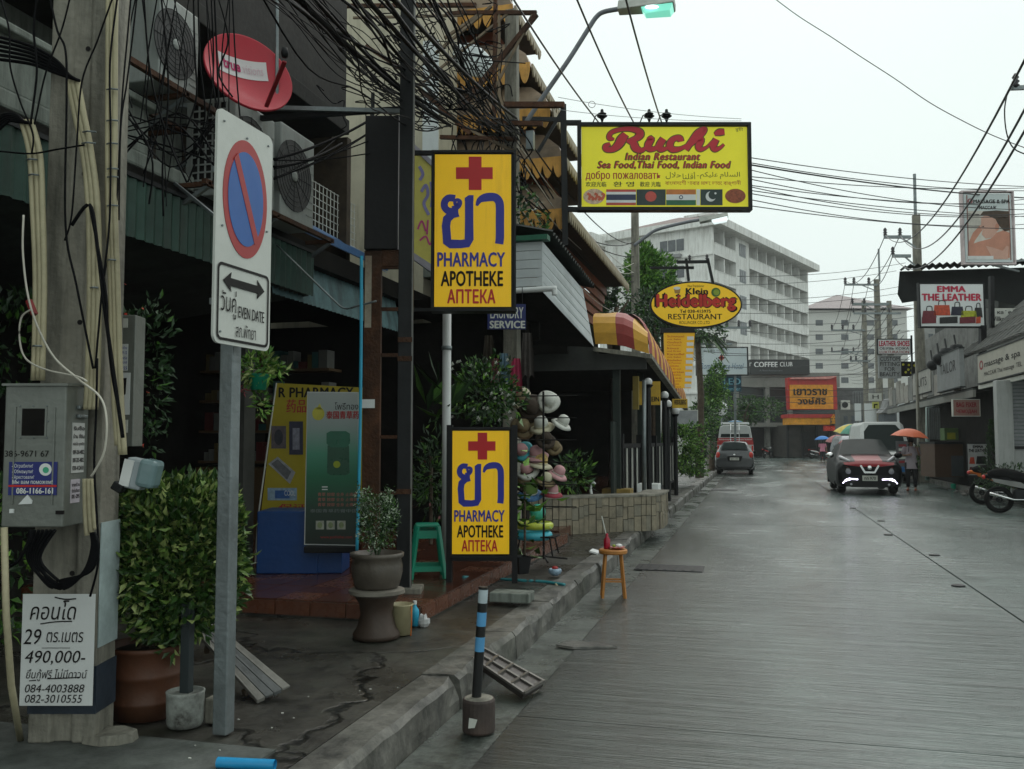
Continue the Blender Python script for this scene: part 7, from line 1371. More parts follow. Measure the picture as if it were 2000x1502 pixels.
# white hoardings and pale walls in the distance right
for i,(u0,v0,u1,v1,Y) in enumerate(((1670,788,1682,822,60),(1689,788,1732,832,58),(1753,775,1783,838,50))):
    b_=Board('white_hoarding','%s white hoarding panel among the far right poles'%('leftmost narrow','middle broad','rightmost tall')[i],'hoarding',u0,v0,u1,v1,Y); b_.rect('sheet',M('hoarding_white',(.6,.62,.62),.6,var=.04) if i==0 else bpy.data.materials['hoarding_white'],u0,v0,u1,v1,0,.05); MB().bar(b_.pp(u0+3,v1,.1),b_.pp(u0+3,875,.1),.08).bar(b_.pp(u1-3,v1,.1),b_.pp(u1-3,875,.1),.08).build('post',steel,b_.e)
sh_=Board('spirit_shrine','small grey shrine with a pointed ornate roof beside the white hoarding','shrine',1722,778,1754,828,54); m=MB(); m.prism([sh_.p(*q) for q in ((1722,806),(1732,796),(1736,782),(1740,778),(1744,784),(1750,797),(1754,808))],0,.9); m.build('roof',M('shrine_grey',(.2,.2,.2),.8,var=.4),sh_.e); sh_.rect('house',M('shrine_dark',(.08,.09,.1),.8),1727,808,1752,826,.1,.8); MB().bar(sh_.pp(1740,826,.4),sh_.pp(1740,880,.4),.2).build('pillar',gr,sh_.e)
for i,(u0,v0,u1,v1,Y,c) in enumerate(((1708,758,1800,880,75,(.2,.2,.19)),(1640,800,1700,885,80,(.13,.13,.12)),(1806,640,1872,880,50,(.32,.32,.31)))):
    b_=Board('far_shop','%s grey shop block behind the power poles'%('tall middle','low left','broad right')[i],'building',u0,v0,u1,v1,Y); b_.rect('wall',M('far_shop_wall%d'%i,c,.8,var=.15,scale=1,dirt=(.08,.08,.08),damt=.4),u0,v0,u1,v1,0,1)
    for k_ in range(4):
        for j in range(2): b_.rect('window',hgl,u0+8+k_*(u1-u0)/4,v0+12+j*34,u0+8+(k_+.5)*(u1-u0)/4,v0+30+j*34,-.04,0)
# statues row / ornaments on the right fascia
for i,(u,v,r) in enumerate(((1835,700,.22),(1850,690,.26),(1868,682,.24),(1822,712,.2))):
    t=thing('speaker_lamp','dark rounded flood lamp %s in the row above the right canopy'%('second from left','third from left','rightmost','leftmost')[i],'lamp',at(u,v,31+i*.5),0,'flood lamps above the right canopy'); MB().lathe([(r*.3,-r),(r*.8,-r*.6),(r,.0),(r*.7,r*.6),(.001,r*.7)],n=14).build('shade',dark,t,smooth=True); MB().tube([(0,0,0),(0,.3,.5)],.03,5).build('arm',dark,t)
# pink brick-lettered sign, inside shop
b_=Board('hanging_shop_sign','small pinkish hanging sign with red lettering over the dark right shop','sign',1862,781,1913,812,27.2); b_.rect('panel',M('panel_pinkish',(.35,.2,.17),.6,var=.1),1862,781,1913,812,0,.06); b_.frame(offw,.02,-.01,.07); b_.text('BAG FIXER',1868,786,1907,795,mred,-.005,bold=.04); b_.text('ЧЕМОДАН',1868,800,1907,808,mred,-.005,bold=.04)
# pale corner house with shutter at the right edge
rc=thing('shutter_house','pale corner house with a grey ribbed roller shutter at the right edge','building',(6.6,23,.12))
def PX(m,name,mat,**k): m.xf(Matrix.Translation((-6.6,-23,-.12))); return m.build(name,mat,rc,**k)
pw=M('pale_wall',(.42,.43,.42),.75,var=.08,dirt=(.2,.2,.19),damt=.4,streak=True)
a=at(1945,900,24.3); PX(MB().bb(a.x,24.0,.12,a.x+.35,24.35,3.0),'corner_column',pw,bevel=.02); PX(MB().bb(a.x+.35,24.1,.12,11,24.4,1.35),'low_wall',pw); PX(MB().bb(a.x+.4,24.25,1.35,11,24.35,3.0),'shutter_back',steel); 
for k_ in range(18): PX(MB().bb(a.x+.36,24.18,1.37+k_*.09,10.9,24.25,1.43+k_*.09),'shutter_slat',M('slat_grey',(.28,.29,.3),.6) if k_==0 else bpy.data.materials['slat_grey'])
PX(MB().bb(a.x+.3,24.05,1.33,11,24.12,1.4),'sill',dark)
# shop front behind column: counter, dark inside, post
sp_=Board('steel_gate_post','thin pale green steel post in front of the dark right shop','post',1808,790,1816,945,33); MB().tube([sp_.pp(1811,938),sp_.pp(1812,795)],.07,10).build('post',M('post_pale_green',(.2,.27,.25),.5),sp_.e,smooth=True); MB().tube([sp_.pp(1812,797),sp_.pp(1830,793),sp_.pp(1870,775)],.04,6).build('brace',steel,sp_.e)
ct=Board('shop_counter','brown wooden counter with a grey hatch inside the dark right shop','counter',1826,865,1892,932,31.2); ct.rect('front',M('counter_brown',(.09,.05,.03),.6,var=.2),1826,866,1892,932,0,1.0); ct.rect('hatch',M('hatch_grey',(.07,.08,.085),.5),1858,890,1882,930,-.02,0); ct.rect('top',dark,1824,863,1894,867,-.06,1.05)
e=Board('green_display','small glowing green and yellow display on the counter in the dark right shop','display',1845,836,1872,860,31.4); e.rect('box',M('display_green',(.08,.14,.05),.5),1845,836,1872,860,0,.3); e.rect('label',M('display_yellow',(.3,.3,.03),.5),1850,845,1866,858,-.01,0)
for i in range(7): 
    u=1828+i*4; e.rect('hanging_strip',M('strip_grey',(.1,.11,.11),.6) if i==0 else bpy.data.materials['strip_grey'],u,795,u+2.5,858,.6,.62)
po=Board('poster_board','white poster board with leather bags printed, standing by the conical shrub','poster',1890,867,1929,928,26.5); po.rect('sheet',M('poster_white',(.5,.5,.5),.5),1890,867,1929,928,0,.03); po.text('EMMA',1900,870,1920,875,ink,-.006,bold=.05); po.text('THE LEATHER',1892,877,1927,883,ink,-.006,bold=.04)
bag(po,1893,893,1904,906,bc_[1],False); bag(po,1906,891,1926,906,bc_[4],False); bag(po,1892,912,1910,926,bc_[0],False); bag(po,1912,910,1927,924,bc_[3],False); po.frame(dark,.015,-.01,.04)
for u in (1892,1927): MB().bar(po.pp(u,928,.02),po.pp(u,944,.02),.03).build('leg',dark,po.e)
c=at(1943,935,25.6); t=thing('conical_shrub','tall narrow cone shaped evergreen beside the pale corner column','shrub',(c.x,c.y,.12)); m=MB(); rg=random.Random(9)
for i in range(1500): z=rg.random()**.8*1.85; r=(.36*(1-z/2.0)+.04)*math.sqrt(rg.random())*rg.uniform(.8,1.15); a=rg.uniform(0,6.28); leaf_mb(.07,.025,.2,rg.choices((0,1,2),(6,2,3))[0],m,V(r*math.cos(a),r*math.sin(a),.08+z),V(math.cos(a),math.sin(a),1.2))
m.build('foliage',[leafC,leafA,leafC],t); MB().lathe([(.15,0),(.2,.2),(.18,.2),(.001,.18)],n=14).build('pot',terr,t)
m=MB(); leaf_cloud(m,(0,0,0),(.9,.3,.3),900,.1,.04,wts=(6,1,2)); tag(m.build('low_hedge',[leafC,leafA,leafC],loc=at(1985,935,23.6)),'dark low hedge behind the parked motorbikes at the right edge','hedge')
m=MB()
for i in range(60): p=V(rnd.uniform(5.6,6.6),rnd.uniform(24.5,31),.03); m.ball(p,(rnd.uniform(.03,.09),rnd.uniform(.03,.08),rnd.uniform(.02,.05)),6)
tag(m.build('rubble',M('rubble_grey',(.14,.13,.12),.8,var=.4)),'broken stones and litter along the foot of the right shops','rubble',kind='stuff')
t=thing('green_can','small green plastic can on the rubble by the right shops','can',atz(1862,955,.02)); MB().lathe([(.07,0),(.08,.14),(.05,.16),(.001,.16)],n=12).build('body',tealp,t)
# dark lorry-like planter plant behind woman
shrub('pavement_plant','dark potted plant behind the person with the orange umbrella',1803,895,32.5,(.35,.35,.45),300,.14,.06,mats=[leafC,leafA,leafC])
# ======================= VEHICLES =======================
tyre=rubber; rimm=M('alloy_rim',(.3,.3,.31),.35,metal=.7)
def wheel(par,x,y,r,w_,name='wheel'):
    o=MB().torus((0,0,0),r*.8,r*.2,'x',28,8).bb(-w_/2,-r*.55,-r*.3,w_/2,r*.55,r*.3).build(name,tyre,par,smooth=True,loc=(x,y,r)); o.scale=(w_/(r*.4),1,1)
    m=MB().lathe([(r*.62,0),(r*.6,.02),(.001,.02)],n=20); 
    for a in range(5): m.bar((0,0,.025),(r*.6*math.cos(a*1.2566),r*.6*math.sin(a*1.2566),.02),r*.14,.02)
    m.xf(Matrix.Rotation(R(90 if x>0 else -90),4,'Y')).build('rim',rimm,o,loc=((w_*.3 if x>0 else -w_*.3)*(r*.4)/w_,0,0)); return o
def ringp(s):   # station: y, z0, zb(belt), zr(roof), wl(low half width), wb(belt half), wr(roof half)
    y,z0,zb,zr,wl,wb,wr=s; h=[(0,z0),(wl*.9,z0),(wl,z0+.1),(wl*1.02,(z0+zb)*.52),(wb,zb-.05),(wb*.985,zb),(wr+(wb-wr)*.12,zb+(zr-zb)*.82),(wr*.93,zr-.012),(wr*.5,zr+.012),(0,zr+.018)]
    return [V(x,y,z) for x,z in h]+[V(-x,y,z) for x,z in h[-2:0:-1]]
def car_body(par,st,mats,glass,paintf=None,sub=3):
    S=[]
    for i in range(len(st)-1):
        for k_ in range(sub):
            t=k_/sub; a,b,c,d=st[max(i-1,0)],st[i],st[i+1],st[min(i+2,len(st)-1)]
            S.append(tuple(.5*((2*q1)+(q2-q0)*t+(2*q0-5*q1+4*q2-q3)*t*t+(3*q1-3*q2+q3-q0)*t**3) if 0 else q1+(q2-q1)*(t*t*(3-2*t)*.5+t*.5) for q0,q1,q2,q3 in zip(a,b,c,d)))
    S.append(st[-1]); rings=[ringp(s) for s in S]; n=len(rings[0]); m=MB(); vs=[q for r in rings for q in r]; fs=[];mi=[]
    for i in range(len(S)-1):
        for j in range(n): fs.append((i*n+j,(i+1)*n+j,(i+1)*n+(j+1)%n,i*n+(j+1)%n))
    m.add(vs,fs); 
    if paintf: m.m=[paintf((vs[f[0]]+vs[f[2]])*.5) for f in fs]
    m.add(rings[0],[tuple(range(n))],1 if paintf else 0); m.add(rings[-1],[tuple(range(n))[::-1]],1 if paintf else 0)
    return m.build('body',mats,par,smooth=True)
def patch(par,name,mat,quad,off=.012,n=6,bulge=0):
    a,b,c,d=[V(q) for q in quad]; nn=(b-a).cross(d-a).normalized(); vs=[]
    for i in range(n+1):
        for j in range(n+1):
            u,v=i/n,j/n; vs.append(a.lerp(b,u).lerp(d.lerp(c,u),v)+nn*(off+bulge*4*u*(1-u)))
    return MB().add(vs,[(i*(n+1)+j,(i+1)*(n+1)+j,(i+1)*(n+1)+j+1,i*(n+1)+j+1) for i in range(n) for j in range(n)]).build(name,mat,par,smooth=True)
def slab(par,name,mat,poly,y0,y1,smooth=False,bevel=0): return MB().prism(poly,y0,y1).build(name,mat,par,bevel=bevel)
cr_red=M('car_red',(.2,.006,.01),.35,var=.1,bump=0,spec=.2); cr_blk=M('car_black',(.006,.006,.007),.42,bump=0,var=.1,spec=.15); scr=M('windscreen',(.016,.023,.022),.15,bump=0,var=.2,spec=.08)
# red crossover, front towards the viewer
pj=atz(1690,966,0); pj=V(3.14,27.2,0)
jk=thing('red_crossover','red and black crossover car driving towards the viewer with white lights on','car',pj,0)
st=[(0,.3,.62,.72,.72,.76,.6),(.06,.26,.7,.84,.82,.85,.7),(.25,.22,.8,.96,.87,.88,.74),(.7,.2,.88,1.03,.88,.89,.74),(1.1,.2,.94,1.08,.88,.89,.76),(1.85,.2,1.0,1.5,.88,.88,.6),(2.3,.2,1.02,1.56,.88,.88,.58),(3.2,.22,1.05,1.5,.88,.87,.56),(3.85,.3,1.0,1.1,.86,.84,.6),(4.1,.4,.9,.95,.78,.78,.6)]
car_body(jk,st,[cr_red,cr_blk],None,lambda c: 0 if ((c.y<.35 and .44<c.z<.66 and abs(c.x)<.66) or (c.z>.74 and .12<abs(c.x)<.52 and c.y<1.25) or (c.z>1.47 and abs(c.x)>.12)) else 1)
patch(jk,'windscreen',scr,[(-.72,1.12,1.06),(.72,1.12,1.06),(.545,1.84,1.5),(-.545,1.84,1.5)],.075,8,.03)
for sx in (-1,1):
    patch(jk,'side_window',scr,[(sx*.862,1.45,1.06),(sx*.862,3.1,1.1),(sx*.63,3.0,1.46),(sx*.63,1.95,1.46)] if sx<0 else [(sx*.862,3.1,1.1),(sx*.862,1.45,1.06),(sx*.63,1.95,1.46),(sx*.63,3.0,1.46)],.05,4)
    m=MB().ball((sx*.95,1.35,1.1),(.12,.08,.085),12); o=m.build('door_mirror',chrome if sx<0 else cr_blk,jk,smooth=True)
    o=MB().ball((0,0,0),(.125,.07,.12),16).build('headlight',M('lamp_ring',(.35,.33,.33),.25,metal=.5) if sx<0 else bpy.data.materials['lamp_ring'],jk,smooth=True,loc=(sx*.57,.06,.66)); MB().ball((0,-.03,0),(.09,.06,.085),14).build('lens',M('lamp_lens',(.25,.25,.27),.1) if sx<0 else bpy.data.materials['lamp_lens'],o,smooth=True)
    MB().tube(spline([(sx*.5,.22,.93),(sx*.62,.4,1.0),(sx*.75,.7,1.07)],4),[.02]+[.05]*7+[.03],8).build('side_lamp',M('lamp_clear',(.4,.4,.42),.15) if sx<0 else bpy.data.materials['lamp_clear'],jk,smooth=True)
    MB().tube(spline([(sx*.32,-.03,.44),(sx*.5,-.03,.45),(sx*.62,-.01,.42),(sx*.72,.03,.33)],5),[.018]*6+[.032]*6+[.018]*4,8).build('running_light',M('light_violet_white',(.9,.88,1),.3,emit=5,ecol=(.82,.76,1),bump=0) if sx<0 else bpy.data.materials['light_violet_white'],jk,smooth=True)
    MB().ball((sx*.5,-.0,.3),(.05,.03,.045),10).build('fog_light',lamp_c if 0 else bpy.data.materials['lamp_clear'],jk,smooth=True)
slab(jk,'grille',cr_blk,[(-.72,.86),(-.3,.8),(.3,.8),(.72,.86),(.5,.74),(.28,.62),(-.28,.62),(-.5,.74)],-.012,.1)
slab(jk,'lower_grille',black,[(-.62,.5),(-.3,.56),(.3,.56),(.62,.5),(.7,.3),(.5,.22),(-.5,.22),(-.7,.3)],-.02,.1)
m=MB()
stroke(m,[(-.24,.84),(-.13,.64),(.13,.64),(.24,.84)],.05,y=-.03,smooth=False); m.build('chrome_v',chrome,jk)
MB().ball((0,-.03,.77),(.07,.015,.06),14).build('emblem',chrome,jk,smooth=True); slab(jk,'number_plate',M('plate_white',(.5,.5,.45),.5),[(-.2,.4),(.2,.4),(.2,.55),(-.2,.55)],-.035,-.02); text('กท 970',-.15,.43,.15,.52,ink,jk,y=-.037,bold=.02)
for x in (-.7,.7):
    for y in (.72,3.25): wheel(jk,x,y,.33,.22)
for x in (-.33,.33): slab(jk,'bonnet_stripe',cr_blk,[(x-.03,.97),(x+.03,.97),(x+.03,1.0),(x-.03,1.0)],.35,1.0) if 0 else None
MB().bb(-.5,1.1,1.075,.5,1.13,1.085).build('wiper',black,jk)
0 and text('1',.52,1.13,.6,1.22,white,jk,y=1.1)
# dark hatchback parked, rear towards the viewer
hk=thing('dark_hatchback','dark grey hatchback parked with its rear towards the viewer on the left','car',(-.87,41.6,0),0); sw_g=M('car_graphite',(.035,.037,.04),.22,coat=.6,bump=0)
st=[(0,.35,.68,.75,.76,.8,.62),(.08,.28,.82,.95,.82,.83,.66),(.2,.25,.93,1.12,.84,.84,.6),(.55,.22,.98,1.46,.84,.83,.54),(1.2,.2,1.0,1.5,.84,.83,.54),(2.2,.2,.98,1.42,.84,.83,.52),(2.9,.2,.92,1.0,.84,.82,.6),(3.7,.3,.7,.75,.75,.75,.55)]
car_body(hk,st,[sw_g],None)
patch(hk,'rear_window',scr,[(-.6,.2,1.1),(.6,.2,1.1),(.47,.54,1.42),(-.47,.54,1.42)],.03,6,.04)
for sx in (-1,1):
    o=MB().ball((sx*.72,.1,.88),(.1,.1,.16),12).build('tail_light',M('tail_red',(.5,.03,.02),.2) if sx<0 else bpy.data.materials['tail_red'],hk,smooth=True)
    MB().ball((sx*.9,2.4,1.0),(.09,.07,.07),10).build('door_mirror',cr_blk,hk,smooth=True)
slab(hk,'number_plate',bpy.data.materials['plate_white'],[(-.2,.66),(.2,.66),(.2,.78),(-.2,.78)],-.02,.05); text('ฎก 155',-.16,.68,.16,.76,ink,hk,y=-.022); MB().ball((0,-.0,.9),(.06,.06,.05),10).build('emblem',chrome,hk); slab(hk,'bumper_slot',black,[(-.6,.36),(.6,.36),(.55,.26),(-.55,.26)],-.01,.1); slab(hk,'plate_recess',cr_blk,[(-.35,.84),(.35,.84),(.28,.62),(-.28,.62)],-.012,.06)
for x in (-.7,.7):
    for y in (.6,3.0): wheel(hk,x,y,.3,.2)
# van with ladder
vw=M('van_white',(.5,.51,.5),.4,var=.06,dirt=(.25,.25,.23),damt=.25); vred=M('van_red',(.4,.03,.03),.4)
vn=thing('rear_door_van','white van with red band and roof ladder parked ahead of the dark hatchback','van',(-.98,49.2,0),0)
m=MB(); pr_=[(-.93,.35),(-.95,1.2),(-.88,1.6),(-.78,2.28),(-.6,2.36),(.6,2.36),(.78,2.28),(.88,1.6),(.95,1.2),(.93,.35)]; m.prism(pr_,0,4.4); m.build('body',vw,vn,bevel=.04); slab(vn,'red_band',vred,[(-.945,1.32),(.945,1.32),(.9,1.68),(-.9,1.68)],-.01,.4); text('Suwannaphum Phattaya School',-.85,1.55,.85,1.64,white,vn,y=-.015,bold=.02)
slab(vn,'rear_window',scr,[(-.75,1.72),(.75,1.72),(.68,2.1),(-.68,2.1)],-.012,.02); slab(vn,'rear_window_shade',vw,[(-.72,1.9),(.72,1.9),(.68,2.12),(-.68,2.12)],-.016,-.012) ; slab(vn,'lower_panel',M('van_red_low',(.3,.03,.03),.4),[(-.93,.6),(.93,.6),(.94,.95),(-.94,.95)],-.012,.02)
m=MB()
for x in (-.22,.22): m.tube([(x,-.06,1.0),(x*1.0,-.06,2.1),(x,.05,2.42),(x,.4,2.42)],.02,6)
for k_ in range(6): m.tube([(-.22,-.06,1.1+k_*.2),(.22,-.06,1.1+k_*.2)],.014,5)
m.build('ladder',chrome,vn); m=MB()
for x in (-.7,.7): m.tube([(x,.0,2.4),(x,.0,2.5),(x,4,2.5)],.025,6)
for k_ in range(4): m.tube([(-.7,k_*1.2,2.5),(.7,k_*1.2,2.5)],.02,5)
m.build('roof_rack',white,vn); MB().lathe([(.001,.1),(.3,.05),(.4,0)],c=(0,1,2.55),n=20).build('roof_vent',M('vent_blue',(.05,.2,.35),.4),vn,smooth=True)
for sx in (-1,1): slab(vn,'tail_light',bpy.data.materials['tail_red'],[(sx*.84,.98),(sx*.93,.98),(sx*.93,1.28),(sx*.84,1.28)],-.02,.02)
for x in (-.78,.78):
    for y in (.9,3.6): wheel(vn,x,y,.34,.22)
# white van front, behind the crossover
def front_van(name,label,u,Y,mat,w_=.86,h=2.1,cat='van'):
    c=atz(u,900,0); a=at(u,861,Y); v=thing(name,label,cat,(a.x,Y,0),0)
    m=MB(); L=4.6; A=[(-w_,.3),(-w_,1.15),(-w_*.84,h-.12),(-w_*.7,h),(w_*.7,h),(w_*.84,h-.12),(w_,1.15),(w_,.3)]; Bq=[(-w_,.3),(-w_,1.0),(-w_*.97,1.12),(-w_*.8,1.15),(w_*.8,1.15),(w_*.97,1.12),(w_,1.0),(w_,.3)]; Cq=[(-w_*.92,.35),(-w_*.95,.8),(-w_*.9,.95),(-w_*.7,1.0),(w_*.7,1.0),(w_*.9,.95),(w_*.95,.8),(w_*.92,.35)]
    vs=[]; 
    for yy,pp_ in ((0,Cq),(.35,Bq),(1.15,A),(L,A)): vs+=[(x,yy,z) for x,z in pp_]
    fs=[tuple(range(8)),tuple(range(24,32))[::-1]]; 
    for k_ in range(3): fs+=[(k_*8+i,k_*8+(i+1)%8,(k_+1)*8+(i+1)%8,(k_+1)*8+i) for i in range(8)]
    m.add(vs,fs).build('body',mat,v,bevel=.03); patch(v,'windscreen',scr,[(-w_*.8,.36,1.17),(w_*.8,.36,1.17),(w_*.72,1.1,h-.14),(-w_*.72,1.1,h-.14)],.03,4,.03)
    for sx in (-1,1): MB().ball((sx*w_*.72,.03,.78),(.14,.06,.09),10).build('headlight',bpy.data.materials['lamp_clear'],v,smooth=True); MB().ball((sx*(w_+.12),.6,1.3),(.08,.06,.13),8).build('door_mirror',mat,v,smooth=True)
    slab(v,'grille',black,[(-w_*.5,.62),(w_*.5,.62),(w_*.55,.8),(-w_*.55,.8)],-.02,.05); slab(v,'number_plate',bpy.data.materials['plate_white'],[(-.2,.42),(.2,.42),(.2,.55),(-.2,.55)],-.03,.02); slab(v,'bumper',dark,[(-w_*.95,.3),(w_*.95,.3),(w_*.95,.4),(-w_*.95,.4)],-.04,.02)
    for x in (-w_*.85,w_*.85):
        for y in (.85,3.6): wheel(v,x,y,.33,.22)
    return v
front_van('white_van','white high roofed van facing the viewer behind the red crossover',1731,35.5,vw,.9,2.25)
front_van('silver_minivan','silver people carrier glimpsed between the red crossover and the blue umbrella',1676,43,M('car_silver',(.3,.31,.33),.3,metal=.4),.82,1.75,'car')
# motorbikes
def moto(label,x,y,rz,paint,label_col):
    t=thing('motorbike',label,'motorbike',(x,y,0),rz)   # faces +x
    for wx in (-.6,.6): 
        o=MB().torus((0,0,0),.235,.05,'y',28,8).build('wheel',rubber,t,smooth=True,loc=(wx,0,.285)); m=MB().torus((0,0,0),.19,.012,'y',24,5)
        for k_ in range(8): m.tube([(0,0,0),(.19*math.cos(k_*.785),0,.19*math.sin(k_*.785))],.006,4)
        m.torus((0,-.03,0),.05,.02,'y',12,6); m.build('rim',dark,o,smooth=True)
    MB().tube(spline([(-.85,0,.78),(-.5,0,.72),(-.2,0,.6),(.1,0,.42),(.3,0,.5),(.42,0,.75),(.46,0,.92)],4),[.05]*4+[.1]*8+[.11]*5+[.07]*8,10).build('body',paint,t,smooth=True)
    MB().tube(spline([(-.8,0,.82),(-.5,0,.84),(-.2,0,.76),(.05,0,.72)],4),[.05,.08,.1,.11,.12,.12,.13,.13,.12,.11,.1,.08,.05],10).build('seat',rubber,t,smooth=True)
    MB().box((-.15,0,.38),(.38,.2,.26)).build('engine',dark,t,bevel=.04); MB().tube([(.0,-.13,.3),(-.35,-.16,.3),(-.8,-.17,.42)],[.018,.022,.034],10).build('exhaust',chrome,t,smooth=True)
    MB().tube([(.6,.07,.29),(.46,.07,.8),(.42,.07,.95)],.022,8).tube([(.6,-.07,.29),(.46,-.07,.8),(.42,-.07,.95)],.022,8).build('fork',chrome,t,smooth=True)
    MB().tube(spline([(.3,-.34,1.0),(.4,-.15,1.02),(.43,0,.98),(.4,.15,1.02),(.3,.34,1.0)],3),.016,8).build('handlebar',black,t,smooth=True)
    for sy in (-1,1): MB().tube([(.4,sy*.22,1.02),(.42,sy*.3,1.2)],.006,5).ball((.43,sy*.31,1.24),(.02,.06,.04),8).build('mirror',black,t)
    MB().ball((.52,0,.92),(.08,.1,.09),12).build('headlamp',bpy.data.materials['lamp_clear'],t,smooth=True); MB().ball((-.88,0,.76),(.04,.07,.05),8).build('tail_light',bpy.data.materials['tail_red'],t,smooth=True)
    MB().torus((0,0,0),.3,.035,'y',24,6).build('mudguard',paint,t,smooth=True,loc=(.6,0,.285)).scale=(1,1,1)
    MB().tube([(-.1,-.1,.2),(-.02,-.28,.0)],.012,6).build('stand',dark,t)
    m=MB(); m.prism([(-.75,.74),(-.2,.66),(.05,.5),(-.3,.56),(-.7,.66)],-.125,-.115); m.build('side_panel',label_col,t)
    return t
mo=atz(1905,985,0); moto('farther motorbike with orange tail panel parked at the right edge',mo.x+.75,mo.y+.15,R(8),orange,orange)
mo=atz(1940,1003,0); moto('nearer black motorbike with chrome exhaust parked at the right edge',mo.x+.75,mo.y+.1,R(-4),cr_blk,M('moto_grey',(.2,.2,.19),.4))
mo=atz(1520,893,0); moto('tiny motorbike standing in the dark garage at the road end',mo.x-1.0,84,R(60),cr_blk,red); moto('tiny scooter standing in front of the gold shop',mo.x+3.2,82,R(20),vred,white)
# ======================= UMBRELLAS AND PEOPLE =======================
def umbrella(name,label,p,r,cols,handle,tilt=(0,0),n=8,depth=.32,cat='umbrella'):
    t=thing(name,label,cat,p,rot=(R(tilt[0]),R(tilt[1]),0)); K=4
    for g_ in range(n):
        a0=2*PI*g_/n;a1=2*PI*(g_+1)/n; vs=[]
        for i in range(K+1):
            s=i/K; rr=r*s; z=r*depth*(1-s*s)*1.5
            for j in range(4):
                a=a0+(a1-a0)*j/3; sc_=1-.06*s*math.sin(PI*j/3); vs.append((rr*math.cos(a)*sc_,rr*math.sin(a)*sc_,z+.03*s*math.sin(PI*j/3)*r))
        MB().add(vs,[(i*4+j,(i+1)*4+j,(i+1)*4+j+1,i*4+j+1) for i in range(K) for j in range(3)]).build('gore',cols[g_%len(cols)],t,smooth=True)
        m=MB(); m.tube([(0,0,r*depth*1.5-.01),(r*.5*math.cos(a0),r*.5*math.sin(a0),r*depth*1.1),(r*math.cos(a0),r*math.sin(a0),0)],.006,4); m.build('rib',steel,t)
    MB().tube([(0,0,r*depth*1.5+.06),(0,0,-handle)],.01 if r<.8 else .025,6).build('shaft',dark,t); return t
from mathutils import Quaternion
def person(name,label,loc,rz,joints,radii,edges,mats,extras):
    t=thing(name,label,'person',loc,rz)
    me=bpy.data.meshes.new('body'); names=list(joints); idx={n_:i for i,n_ in enumerate(names)}
    me.from_pydata([joints[n_] for n_ in names],[(idx[a],idx[b]) for a,b in edges],[]); o=bpy.data.objects.new('body',me); COL.objects.link(o); o.parent=t; me.materials.append(mats['skin'])
    sk=o.modifiers.new('skin','SKIN'); sub=o.modifiers.new('sub','SUBSURF'); sub.levels=1; sub.render_levels=2
    for n_ in names: r_=radii[n_]; me.skin_vertices[0].data[idx[n_]].radius=r_ if isinstance(r_,tuple) else (r_,r_)
    me.skin_vertices[0].data[0].use_root=True
    return t,o
